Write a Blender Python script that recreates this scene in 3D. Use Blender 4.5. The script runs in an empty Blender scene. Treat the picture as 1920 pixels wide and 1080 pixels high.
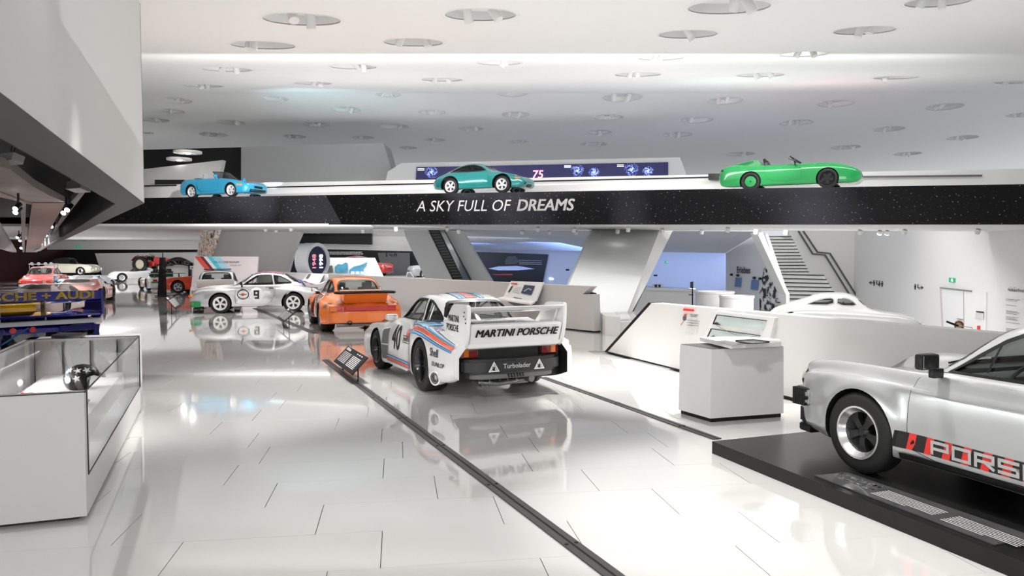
import bpy, bmesh, math, random
from mathutils import Vector, Matrix
from mathutils.bvhtree import BVHTree
from mathutils.geometry import tessellate_polygon, delaunay_2d_cdt
random.seed(4)
SC = bpy.context.scene
COL = SC.collection
PI = math.pi
# ---------------------------------------------------------------- camera, world, lights, exposure
CAM_H, FOC = 1.85, 1400.0
PITCH = math.atan(60 / FOC)
cam_d = bpy.data.cameras.new('camera')
cam_d.sensor_width = 36
cam_d.lens = 36 * FOC / 1920
cam_d.clip_end = 400
cam = bpy.data.objects.new('camera', cam_d)
cam.location = (0, 0, CAM_H)
cam.rotation_euler = (PI / 2 - PITCH, 0, 0)
COL.objects.link(cam)
SC.camera = cam
world = bpy.data.worlds.new('world')
world.use_nodes = True
world.node_tree.nodes['Background'].inputs[0].default_value = (0.93, 0.96, 1.0, 1)
world.node_tree.nodes['Background'].inputs[1].default_value = 0.50
SC.world = world
SC.view_settings.view_transform = 'Standard'
SC.view_settings.look = 'None'
SC.view_settings.gamma = 1
SC.view_settings.use_curve_mapping = False
SC.view_settings.exposure = 0.62
SC.cycles.use_denoising = True
SC.cycles.max_bounces = 8
SC.cycles.transparent_max_bounces = 12
SC.cycles.sample_clamp_indirect = 6
SC.cycles.caustics_reflective = False
SC.cycles.caustics_refractive = False


def spot(loc, target, power, size=60, blend=0.5, rad=0.08, col=(1, 0.98, 0.95)):
    d = bpy.data.lights.new('spotlight', 'SPOT')
    d.energy = power
    d.spot_size = math.radians(size)
    d.spot_blend = blend
    d.shadow_soft_size = rad
    d.color = col
    o = bpy.data.objects.new('spotlight', d)
    o.location = loc
    o.rotation_euler = (Vector(target) - Vector(loc)).to_track_quat('-Z', 'Y').to_euler()
    COL.objects.link(o)
    return o


def area(loc, target, power, sx, sy, col=(1, 1, 1)):
    d = bpy.data.lights.new('arealight', 'AREA')
    d.shape = 'RECTANGLE'
    d.size, d.size_y = sx, sy
    d.energy = power
    d.color = col
    o = bpy.data.objects.new('arealight', d)
    o.location = loc
    o.rotation_euler = (Vector(target) - Vector(loc)).to_track_quat('-Z', 'Y').to_euler()
    COL.objects.link(o)
    return o
area((0, -4, 4.0), (0, 8, 1.2), 430, 14, 3)  # added frontal fill behind the camera, no fixture there
area((1, 23, 6.6), (1, 34, 4.5), 420, 26, .6)  # added fill turned away from the camera, brightens the bridge ledge
area((1, 18, 4.0), (1, 18.01, 9), 310, 22, 22)     # added fill facing up, brightens the near ceiling, no fixture
area((2, 34, 4.9), (2, 34.01, 11), 320, 30, 8)  # added fill facing up above the bridge deck, brightens the ceiling
area((-8, 31, 2.9), (-9, 36, 1.2), 160, 10, 4)     # added fill for the walls under the bridge
area((-17, 48, 2.95), (-17, 48, 0), 380, 26, 20)  # added fills from here to the blue ones, gallery and lower level
area((-30, 52, 2.9), (-30, 54, 0), 320, 7, 8)
area((-24, 35, 2.2), (-24, 35, 0), 160, 6, 14)
area((12, 29, 2.9), (12, 31, 0), 520, 7, 8)
area((13, 38, 2.95), (12, 38.5, 0), 50, 7, 4)
area((-5, 43, 2.95), (-5, 46, 0), 260, 12, 3)
area((-3, 48, 1.6), (-3, 53, 1.5), 60, 3, 3, (.35, .5, 1))
area((12, 46, 2.0), (12, 52, 2.3), 200, 8, 2, (.35, .50, 1))
area((3.5, 46, 2.0), (3.5, 52, 2.6), 110, 5, 2, (.25, .42, 1))
# added spots: on the bridge cars, coloured washes on the ceiling, pools on the floor
for x, y, sx, sy, w in ((-13.3, 34, -4, 16, 17000), (-1.6, 30, -1, 14, 8500), (8.6, 26, 5.2, 13, 5600)):
    spot((sx, sy, 6.4), (x, y, 5.5), w * .55, 13, .8, .12)
for p, t, w, cl in (((-12, 36, 5.2), (-10, 43, 10.8), 900, (.45, .85, 1)), ((14, 30, 5.0), (15, 39, 10.4), 500, (1, .35, .45)), ((10, 29, 5.0), (10, 38, 10.2), 500, (.5, 1, .85))):
    spot(p, t, w, 70, 1, .2, cl)
for p, t, w, sz in (((-2.5, 12, 6.2), (-3.6, 9.8, 0), 1500, 46), ((1.5, 6, 5.3), (2.4, 5.4, 0), 700, 56), ((3.2, 9.5, 5.9), (2.4, 10.6, 0), 1500, 50), ((0, 15, 6.7), (.2, 12.3, 0), 1600, 44),
                    ((-4, 22, 7.7), (-5, 20, 0), 1500, 46), ((-8, 25, 8.1), (-9, 23.5, 0), 1500, 40), ((-3.6, 8.2, 5.6), (-4.4, 7.4, .5), 300, 24), ((2.8, 13, 6.4), (2.6, 12.2, .6), 900, 44),
                    ((1.0, 3.8, 5.1), (2.9, 5.6, .6), 130, 44)):
    spot(p, t, w, sz, .6, .10)
spot((-2.2, 3.2, 4.9), (-.2, 10.6, .6), 520, 26, .8, .12)  # added spot, brightens the rear of the winged coupe
spot((.2, 3.4, 4.9), (2.6, 8.6, .4), 330, 26, .8, .12)  # added spot, brightens the white pedestal


# ---------------------------------------------------------------- helpers
CP, SP = math.cos(PITCH), math.sin(PITCH)


def ray(px, py):
    x, y = (px - 960) / FOC, (540 - py) / FOC
    return Vector((x, CP + y * SP, y * CP - SP))


def G(px, py, h=0.0):
    """point seen at a pixel, on the level h"""
    d = ray(px, py)
    t = (h - CAM_H) / d.z
    return Vector((d.x * t, d.y * t, h))


def D(px, py, z):
    """point seen at a pixel, z metres into the hall"""
    d = ray(px, py)
    t = z / d.y
    return Vector((d.x * t, z, CAM_H + d.z * t))


def onplane(px, py, p0, n):
    d = ray(px, py)
    c = Vector((0, 0, CAM_H))
    t = (Vector(p0) - c).dot(n) / d.dot(n)
    return c + d * t


MATS = {}


def mat(name, col, rough=0.4, metal=0.0, coat=0.0, var=0.03, scale=6.0, bump=0.0, emit=0.0, trans=0.0, alpha=1.0, ior=1.45, spec=0.5):
    if name in MATS:
        return MATS[name]
    m = bpy.data.materials.new(name)
    m.use_nodes = True
    nt = m.node_tree
    b = nt.nodes['Principled BSDF']
    b.inputs['Roughness'].default_value = rough
    b.inputs['Metallic'].default_value = metal
    b.inputs['Coat Weight'].default_value = coat
    b.inputs['Coat Roughness'].default_value = 0.04
    b.inputs['IOR'].default_value = ior
    b.inputs['Specular IOR Level'].default_value = spec
    b.inputs['Transmission Weight'].default_value = trans
    b.inputs['Alpha'].default_value = alpha
    tc = nt.nodes.new('ShaderNodeTexCoord')
    nz = nt.nodes.new('ShaderNodeTexNoise')
    nz.inputs['Scale'].default_value = scale
    nz.inputs['Detail'].default_value = 3
    nt.links.new(tc.outputs['Object'], nz.inputs['Vector'])
    mx = nt.nodes.new('ShaderNodeMix')
    mx.data_type = 'RGBA'
    c = tuple(col)
    mx.inputs[6].default_value = tuple(max(0, v * (1 - var)) for v in c) + (1,)
    mx.inputs[7].default_value = tuple(min(1, v * (1 + var)) for v in c) + (1,)
    nt.links.new(nz.outputs['Fac'], mx.inputs[0])
    nt.links.new(mx.outputs[2], b.inputs['Base Color'])
    if bump:
        bp = nt.nodes.new('ShaderNodeBump')
        bp.inputs['Strength'].default_value = bump
        bp.inputs['Distance'].default_value = 0.01
        nt.links.new(nz.outputs['Fac'], bp.inputs['Height'])
        nt.links.new(bp.outputs[0], b.inputs['Normal'])
    if emit:
        b.inputs['Emission Color'].default_value = c + (1,)
        b.inputs['Emission Strength'].default_value = emit
    MATS[name] = m
    return m


def glassmat(name, tint, alpha=0.25, rough=0.02):
    """thin pane: transparent layer with a mirror-like sheen"""
    if name in MATS:
        return MATS[name]
    m = bpy.data.materials.new(name)
    m.use_nodes = True
    nt = m.node_tree
    nt.nodes.remove(nt.nodes['Principled BSDF'])
    out = nt.nodes['Material Output']
    tr = nt.nodes.new('ShaderNodeBsdfTransparent')
    tr.inputs[0].default_value = tuple(tint) + (1,)
    gl = nt.nodes.new('ShaderNodeBsdfGlossy')
    gl.inputs['Roughness'].default_value = rough
    lw = nt.nodes.new('ShaderNodeLayerWeight')
    lw.inputs['Blend'].default_value = .5
    pw = nt.nodes.new('ShaderNodeMath')
    pw.operation = 'POWER'
    pw.inputs[1].default_value = 4.5
    nt.links.new(lw.outputs['Facing'], pw.inputs[0])
    nz = nt.nodes.new('ShaderNodeTexNoise')
    nz.inputs['Scale'].default_value = 3
    ad = nt.nodes.new('ShaderNodeMath')
    ad.operation = 'MULTIPLY_ADD'
    ad.inputs[1].default_value = 0.01
    nt.links.new(nz.outputs['Fac'], ad.inputs[0])
    sc_ = nt.nodes.new('ShaderNodeMath')
    sc_.operation = 'MULTIPLY_ADD'
    sc_.inputs[1].default_value = .75
    sc_.inputs[2].default_value = .03
    nt.links.new(pw.outputs[0], sc_.inputs[0])
    nt.links.new(sc_.outputs[0], ad.inputs[2])
    mx = nt.nodes.new('ShaderNodeMixShader')
    nt.links.new(ad.outputs[0], mx.inputs[0])
    nt.links.new(tr.outputs[0], mx.inputs[1])
    nt.links.new(gl.outputs[0], mx.inputs[2])
    nt.links.new(mx.outputs[0], out.inputs[0])
    MATS[name] = m
    return m


def mesh_obj(name, me, m=None, parent=None, smooth=None):
    if m is not None and not me.materials:
        for q in (m if isinstance(m, (list, tuple)) else [m]):
            me.materials.append(q)
    if smooth:
        me.polygons.foreach_set('use_smooth', [True] * len(me.polygons))
        me.set_sharp_from_angle(angle=math.radians(smooth))
    o = bpy.data.objects.new(name, me)
    COL.objects.link(o)
    if parent is not None:
        o.parent = parent
    return o


def obj(name, bm, m=None, parent=None, smooth=None, normals=True):
    if normals:
        bmesh.ops.recalc_face_normals(bm, faces=bm.faces)
    me = bpy.data.meshes.new(name)
    bm.to_mesh(me)
    bm.free()
    return mesh_obj(name, me, m, parent, smooth)


def tag(o, label, cat, group=None):
    o['label'] = label
    o['category'] = cat
    if group:
        o['group'] = group
    return o


def struct(o):
    o['kind'] = 'structure'
    return o


def empty(name, loc=(0, 0, 0), rz=0.0, parent=None):
    o = bpy.data.objects.new(name, None)
    o.location = loc
    o.rotation_euler = (0, 0, rz)
    o.empty_display_size = 0.2
    COL.objects.link(o)
    if parent is not None:
        o.parent = parent
    return o


def kids(o):
    return [c for c in bpy.data.objects if c.parent == o]


def copy_tree(o, parent=None, ch=None):
    c = o.copy()
    COL.objects.link(c)
    if parent is not None:
        c.parent = parent
    for k in list(o.children):
        copy_tree(k, c)
    return c


def add_box(bm, c, s, R=None):
    """box of size s about c, optionally rotated"""
    vs = []
    for dx in (-.5, .5):
        for dy in (-.5, .5):
            for dz in (-.5, .5):
                v = Vector((dx * s[0], dy * s[1], dz * s[2]))
                if R is not None:
                    v = R @ v
                vs.append(bm.verts.new(v + Vector(c)))
    for f in ((0, 1, 3, 2), (4, 6, 7, 5), (0, 4, 5, 1), (2, 3, 7, 6), (0, 2, 6, 4), (1, 5, 7, 3)):
        bm.faces.new([vs[i] for i in f])
    return vs


def bx(c, s, R=None, bev=0.0):
    bm = bmesh.new()
    add_box(bm, c, s, R)
    if bev:
        bmesh.ops.recalc_face_normals(bm, faces=bm.faces)
        bmesh.ops.bevel(bm, geom=bm.edges[:], offset=bev, segments=2, affect='EDGES', profile=0.6)
    return bm


def add_tube(bm, pts, r, n=8, cap=True):
    pts = [Vector(p) for p in pts]
    rs = r if isinstance(r, (list, tuple)) else [r] * len(pts)
    rings = []
    up = None
    for i, p in enumerate(pts):
        a = pts[max(0, i - 1)]
        b = pts[min(len(pts) - 1, i + 1)]
        t = (b - a).normalized()
        if up is None:
            up = Vector((0, 0, 1)) if abs(t.z) < .9 else Vector((1, 0, 0))
        s = t.cross(up).normalized()
        up = s.cross(t).normalized()
        rings.append([bm.verts.new(p + (s * math.cos(2 * PI * k / n) + up * math.sin(2 * PI * k / n)) * rs[i]) for k in range(n)])
    for a, b in zip(rings, rings[1:]):
        for k in range(n):
            bm.faces.new((a[k], a[(k + 1) % n], b[(k + 1) % n], b[k]))
    if cap:
        bm.faces.new(rings[0][::-1])
        bm.faces.new(rings[-1])


def tube(pts, r, n=8):
    bm = bmesh.new()
    add_tube(bm, pts, r, n)
    return bm


def add_lathe(bm, prof, n=24, M=None, mats=None, close=False):
    """prof: (radius, axial) pairs about the y axis"""
    rings = []
    for (r, a) in prof:
        ring = []
        for k in range(n):
            t = 2 * PI * k / n
            v = Vector((r * math.cos(t), a, r * math.sin(t)))
            if M is not None:
                v = M @ v
            ring.append(bm.verts.new(v))
        rings.append(ring)
    prs = list(zip(rings, rings[1:]))
    if close:
        prs.append((rings[-1], rings[0]))
    for i, (a, b) in enumerate(prs):
        for k in range(n):
            f = bm.faces.new((a[k], a[(k + 1) % n], b[(k + 1) % n], b[k]))
            if mats:
                f.material_index = mats[i]
    if not close:
        for rr in (rings[0], rings[-1]):
            if (rr[0].co - rr[n // 2].co).length > 1e-4:
                bm.faces.new(rr)


def lathe(prof, n=24, M=None, close=False):
    bm = bmesh.new()
    add_lathe(bm, prof, n, M, None, close)
    return bm


MZ = Matrix.Rotation(PI / 2, 4, 'X')    # y axis -> z axis


def prism(pts, off):
    """polygon in space extruded by a vector"""
    bm = bmesh.new()
    add_prism(bm, pts, off)
    return bm


def add_prism(bm, pts, off):
    off = Vector(off)
    a = [bm.verts.new(Vector(p)) for p in pts]
    b = [bm.verts.new(Vector(p) + off) for p in pts]
    n = len(a)
    bm.faces.new(a)
    bm.faces.new(b[::-1])
    for i in range(n):
        bm.faces.new((a[i], a[(i + 1) % n], b[(i + 1) % n], b[i]))


def smooth_poly(p, it=2, closed=True):
    for _ in range(it):
        q = []
        n = len(p)
        for i in range(n if closed else n - 1):
            a, b = p[i], p[(i + 1) % n]
            q.append((a[0] * .75 + b[0] * .25, a[1] * .75 + b[1] * .25))
            q.append((a[0] * .25 + b[0] * .75, a[1] * .25 + b[1] * .75))
        p = q
    return p


def flat_poly(polys):
    """2-D polygons -> flat mesh in (x, y)"""
    bm = bmesh.new()
    for p in polys:
        vs = [bm.verts.new((x, y, 0)) for x, y in p]
        for t in tessellate_polygon([[Vector((x, y, 0)) for x, y in p]]):
            try:
                bm.faces.new([vs[i] for i in t])
            except ValueError:
                pass
    bmesh.ops.dissolve_limit(bm, angle_limit=0.001, verts=bm.verts, edges=bm.edges)
    return bm


def circle_pts(cx, cy, r, n=28, ry=None):
    return [(cx + r * math.cos(2 * PI * k / n), cy + (ry or r) * math.sin(2 * PI * k / n)) for k in range(n)]


def text_bm(s, h, x=0, y=0, bold=0.0, shear=0.0, sx=1.0, align='LEFT', spacing=1.0):
    cu = bpy.data.curves.new('t', 'FONT')
    cu.body = s
    cu.size = h * 1.42
    cu.shear = shear
    cu.resolution_u = 3
    cu.align_x = align
    cu.space_character = spacing
    cu.fill_mode = 'BOTH'
    o = bpy.data.objects.new('t', cu)
    COL.objects.link(o)
    dg = bpy.context.evaluated_depsgraph_get()
    dg.update()
    me = bpy.data.meshes.new_from_object(o.evaluated_get(dg))
    bpy.data.objects.remove(o)
    bpy.data.curves.remove(cu)
    bm = bmesh.new()
    bm.from_mesh(me)
    bpy.data.meshes.remove(me)
    for v in bm.verts:
        v.co = Vector((v.co.x * sx + x, v.co.y + y, 0))
    bmesh.ops.remove_doubles(bm, verts=bm.verts, dist=1e-5)
    if bold:    # heavier strokes: the letters doubled a hair apart
        cs = []
        for dx in (-.5, .5):
            for dy in (-.25, .25):
                b = bm.copy()
                for v in b.verts:
                    v.co.x += dx * bold * h * 2.2
                    v.co.y += dy * bold * h * 2.2
                cs.append(b)
        bm.free()
        bm = bm_join(*cs)
    return bm


def bm_join(*bms):
    out = bmesh.new()
    for b in bms:
        me = bpy.data.meshes.new('j')
        b.to_mesh(me)
        b.free()
        out.from_mesh(me)
        bpy.data.meshes.remove(me)
    return out


def gridcut(bm, st):
    for ax in (0, 1):
        lo = min(v.co[ax] for v in bm.verts)
        hi = max(v.co[ax] for v in bm.verts)
        k = math.floor(lo / st) + 1
        while k * st < hi:
            n = Vector((1, 0, 0)) if ax == 0 else Vector((0, 1, 0))
            bmesh.ops.bisect_plane(bm, geom=bm.verts[:] + bm.edges[:] + bm.faces[:], plane_co=n * (k * st), plane_no=n)
            k += 1
    return bm


def flat_print(name, bm, origin, ux, uy, m, parent=None, off=0.004):
    """put a flat (x,y) mesh on a plane: origin + x*ux + y*uy, lifted by off along ux x uy"""
    ux, uy = Vector(ux).normalized(), Vector(uy).normalized()
    n = ux.cross(uy).normalized()
    o = Vector(origin) + n * off
    for v in bm.verts:
        v.co = o + ux * v.co.x + uy * v.co.y
    return obj(name, bm, m, parent, normals=False)


def slab(name, pts, off, m, parent=None):
    return obj(name, prism(pts, off), m, parent)


# ---------------------------------------------------------------- common materials
M_white = mat('white_lacquer', (.80, .79, .78), .35, var=.015)
M_wall = mat('white_plaster', (.74, .735, .725), .7, var=.015, bump=.02)
M_ceil = mat('white_ceiling', (.88, .87, .855), .75, var=.015)
M_grey = mat('grey_plaster', (.42, .42, .42), .6, var=.03)
M_lgrey = mat('light_grey_panel', (.58, .575, .57), .5, var=.02)
M_black = mat('black_satin', (.007, .007, .008), .35, spec=.35)
M_dark = mat('near_black_matt', (.006, .006, .007), .6)
M_rubber = mat('tyre_rubber', (.011, .011, .011), .6, var=.15, scale=20, bump=.15)
M_plastic = mat('black_plastic', (.011, .011, .011), .35, var=.1)
M_chrome = mat('chrome', (.75, .75, .75), .08, 1.0)
M_alu = mat('silver_rim', (.62, .62, .63), .25, .9)
M_steel = mat('dull_steel', (.25, .25, .25), .35, .9, var=.2, scale=14)
M_glass = glassmat('car_glass', (.80, .85, .84))
M_dglass = glassmat('dark_car_glass', (.25, .27, .28))
M_case = glassmat('showcase_glass', (.985, .99, .99))
ORD = ['first', 'second', 'third', 'fourth', 'fifth', 'sixth', 'seventh', 'eighth', 'ninth', 'tenth', 'eleventh', 'twelfth', 'thirteenth', 'fourteenth', 'fifteenth', 'sixteenth', 'seventeenth', 'eighteenth', 'nineteenth', 'twentieth', 'twenty-first', 'twenty-second', 'twenty-third', 'twenty-fourth', 'twenty-fifth', 'twenty-sixth', 'twenty-seventh']
M_red = mat('red_print', (.75, .03, .02), .4)
M_ink = mat('black_print', (.01, .01, .01), .4)
M_wprint = mat('white_print', (.85, .85, .85), .4)
M_bulb = mat('lamp_glow', (1, .98, .94), .4, emit=14)
# ---------------------------------------------------------------- cars
# car space: x runs backwards from the front axle, y to the car's right, z up
def pchip(P):
    xs = [p[0] for p in P]
    ys = [p[1] for p in P]
    n = len(xs)
    if n == 1:
        return lambda x: ys[0]
    h = [xs[i + 1] - xs[i] for i in range(n - 1)]
    d = [(ys[i + 1] - ys[i]) / h[i] for i in range(n - 1)]
    m = [d[0]] + [0.0] * (n - 2) + [d[-1]]
    for i in range(1, n - 1):
        if d[i - 1] * d[i] > 0:
            w1, w2 = 2 * h[i] + h[i - 1], h[i] + 2 * h[i - 1]
            m[i] = (w1 + w2) / (w1 / d[i - 1] + w2 / d[i])

    def f(x):
        if x <= xs[0]:
            return ys[0]
        if x >= xs[-1]:
            return ys[-1]
        i = 0
        while x > xs[i + 1]:
            i += 1
        t = (x - xs[i]) / h[i]
        return (ys[i] * (1 + 2 * t) * (1 - t) ** 2 + m[i] * h[i] * t * (1 - t) ** 2
                + ys[i + 1] * t * t * (3 - 2 * t) + m[i + 1] * h[i] * t * t * (t - 1))
    return f


def catmull(pts, sub):
    out = []
    n = len(pts)
    for i in range(n - 1):
        p1, p2 = pts[i], pts[i + 1]
        p0 = pts[i - 1] if i > 0 else (2 * p1[0] - p2[0], 2 * p1[1] - p2[1])
        p3 = pts[i + 2] if i + 2 < n else (2 * p2[0] - p1[0], 2 * p2[1] - p1[1])
        for k in range(sub):
            t = k / sub
            out.append(tuple(.5 * (2 * p1[j] + (p2[j] - p0[j]) * t + (2 * p0[j] - 5 * p1[j] + 4 * p2[j] - p3[j]) * t * t
                                   + (3 * p1[j] - p0[j] - 3 * p2[j] + p3[j]) * t ** 3) for j in (0, 1)))
    out.append(pts[-1])
    return out


BASE911 = dict(
    zb=[(-.9, .34), (-.8, .25), (-.6, .20), (-.3, .19), (2.6, .19), (3.0, .22), (3.15, .26), (3.3, .36)],
    ym=[(-.9, .50), (-.85, .65), (-.72, .735), (-.4, .785), (0, .81), (.5, .80), (1.2, .795), (1.8, .81), (2.27, .835), (2.7, .825), (3.0, .79), (3.15, .735), (3.25, .65), (3.3, .55)],
    zm=[(-.9, .46), (-.5, .53), (3.3, .5)],
    ys=[(-.9, .44), (-.84, .55), (-.72, .62), (-.4, .655), (0, .68), (.5, .72), (1.2, .74), (1.9, .735), (2.3, .71), (2.8, .65), (3.1, .58), (3.3, .42)],
    zs=[(-.9, .56), (-.86, .67), (-.78, .765), (-.6, .825), (-.3, .855), (.2, .865), (.6, .865), (1.2, .872), (1.8, .885), (2.2, .875), (2.6, .82), (3.0, .735), (3.2, .66), (3.3, .54)],
    yg=[(-.9, .30), (-.84, .38), (-.7, .42), (-.4, .48), (0, .54), (.4, .62), (.7, .685), (1.2, .70), (1.8, .695), (2.2, .64), (2.6, .55), (3.0, .44), (3.3, .3)],
    zg=[(-.9, .565), (-.84, .625), (-.7, .68), (-.4, .745), (0, .805), (.4, .865), (.7, .89), (1.2, .90), (1.8, .91), (2.2, .90), (2.6, .84), (3.0, .745), (3.2, .665), (3.3, .545)],
    yr=[(-.9, .16), (0, .33), (.42, .47), (.6, .55), (.85, .555), (1.05, .55), (1.4, .55), (1.9, .52), (2.2, .47), (2.5, .41), (2.8, .34), (3.3, .2)],
    zr=[(-.9, .57), (-.84, .63), (-.7, .68), (-.4, .745), (0, .81), (.4, .875), (.55, .91), (.7, 1.00), (.85, 1.10), (1.0, 1.185), (1.15, 1.232), (1.45, 1.255), (1.9, 1.21), (2.2, 1.105), (2.5, .965), (2.8, .84), (3.0, .76), (3.2, .67), (3.3, .55)],
    zt=[(-.9, .575), (-.84, .635), (-.7, .685), (-.4, .75), (0, .82), (.36, .885), (.6, 1.045), (.85, 1.20), (1.0, 1.275), (1.2, 1.315), (1.45, 1.33), (1.9, 1.285), (2.2, 1.17), (2.5, 1.02), (2.8, .885), (3.0, .80), (3.2, .695), (3.3, .57)],
)


def spec(base, **kw):
    d = dict(base)
    d.update(kw)
    return d


def body_bm(S, nx=72, sub=6, flares=()):
    F = {k: pchip(v) for k, v in S.items()}
    x0, x1 = S['ym'][0][0], S['ym'][-1][0]
    bm = bmesh.new()
    rings = []
    for i in range(nx + 1):
        t = i / nx
        t = t + .055 * (-math.sin(2 * PI * t)) * 1.2
        x = x0 + (x1 - x0) * t
        g = {k: f(x) for k, f in F.items()}
        zb, ym, zm = g['zb'], g['ym'], g['zm']
        ys, zs = g['ys'], g['zs']
        low = catmull([(0, zb), (ym * .5, zb), (ym * .88, zb + .005), (ym * .975, zb + .05), (ym * .995, (zb + zm) / 2), (ym, zm),
                       (ym - .12 * (ym - ys) - .005, zm + .6 * (zs - zm)), (ys + .45 * (ym - ys) * (1 if zs - zm > .2 else .8), zs - .085 * min(1, (zs - zm) / .3)), (ys, zs),
                       (g['yg'], g['zg']), (g['yr'], g['zr']), (g['yr'] * .6, g['zr'] + .72 * (g['zt'] - g['zr'])), (0, g['zt'])], sub)
        ring = []
        for (y, z) in low:
            for (fx, fz, R, A, W) in flares:
                d = math.hypot(x - fx, z - fz)
                if y > .45 and z < .95:
                    if d < R:
                        w = 1.0
                    else:
                        w = max(0, 1 - (d - R) / W)
                        w = w * w * (3 - 2 * w)
                    lim = min(1, (y - .45) / .2)
                    y += A * w * lim
            ring.append((y, z))
        full = [(-y, z) for (y, z) in ring[::-1]] + ring[1:-1]
        rings.append([bm.verts.new((x, y, z)) for y, z in full])
    # ring starts at top centre, down the left side, under, up the right side
    n = len(rings[0])
    for a, b in zip(rings, rings[1:]):
        for k in range(n):
            bm.faces.new((a[k], b[k], b[(k + 1) % n], a[(k + 1) % n]))
    for r in (rings[0], rings[-1]):
        c = bm.verts.new((r[0].co.x + (-.015 if r is rings[0] else .015), 0, sum(v.co.z for v in r) / n))
        for k in range(n):
            bm.faces.new((r[k], r[(k + 1) % n], c))
    bmesh.ops.recalc_face_normals(bm, faces=bm.faces)
    return bm


def cavity_bm(S, xa, xb, zf=.42, n=14, open_top=False, wall=.05):
    F = {k: pchip(v) for k, v in S.items()}
    bm = bmesh.new()
    rings = []
    for i in range(n + 1):
        x = xa + (xb - xa) * i / n
        zg, yg, zr, yr, zt = (F[k](x) for k in ('zg', 'yg', 'zr', 'yr', 'zt'))
        w = yg - wall * .8
        if open_top:
            P = [(0, zf), (w, zf), (w, zg - .1), (w - .01, zg + .3), (0, zg + .3)]
        else:
            zr = max(zr, zg + .03)
            zt = max(zt, zg + .06)
            P = [(0, zf), (w, zf), (w, zg - .02), (yr - wall * .6, zr - wall * .5), (yr * .6, zr + .72 * (zt - zr) - wall * .7), (0, zt - wall * .8)]
        full = [(-y, z) for y, z in P[::-1]] + P[1:-1]
        rings.append([bm.verts.new((x, y, z)) for y, z in full])
    m = len(rings[0])
    for a, b in zip(rings, rings[1:]):
        for k in range(m):
            bm.faces.new((a[k], b[k], b[(k + 1) % m], a[(k + 1) % m]))
    bm.faces.new(rings[0])
    bm.faces.new(rings[-1][::-1])
    bmesh.ops.recalc_face_normals(bm, faces=bm.faces)
    return bm


def boolean(bm, cutters, mats):
    """difference with a list of (bmesh, material)"""
    me = bpy.data.meshes.new('b')
    bm.to_mesh(me)
    for m in mats:
        me.materials.append(m)
    o = bpy.data.objects.new('b', me)
    COL.objects.link(o)
    tmp = []
    for cb, cm in cutters:
        bmesh.ops.recalc_face_normals(cb, faces=cb.faces)
        cme = bpy.data.meshes.new('c')
        cb.to_mesh(cme)
        cb.free()
        cme.materials.append(cm)
        co = bpy.data.objects.new('c', cme)
        COL.objects.link(co)
        md = o.modifiers.new('x', 'BOOLEAN')
        md.operation = 'DIFFERENCE'
        md.solver = 'EXACT'
        md.material_mode = 'TRANSFER'
        md.object = co
        tmp.append(co)
    dg = bpy.context.evaluated_depsgraph_get()
    dg.update()
    out = bpy.data.meshes.new_from_object(o.evaluated_get(dg))
    for q in tmp + [o]:
        mm = q.data
        bpy.data.objects.remove(q)
        bpy.data.meshes.remove(mm)
    return out


AX = {  # side: (ray direction, map (u, v) -> start point)
    'L': (Vector((0, 1, 0)), lambda u, v: Vector((u, -3, v))),
    'R': (Vector((0, -1, 0)), lambda u, v: Vector((u, 3, v))),
    'F': (Vector((1, 0, 0)), lambda u, v: Vector((-4, u, v))),
    'B': (Vector((-1, 0, 0)), lambda u, v: Vector((7, u, v))),
    'T': (Vector((0, 0, -1)), lambda u, v: Vector((u, v, 4))),
}


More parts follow.
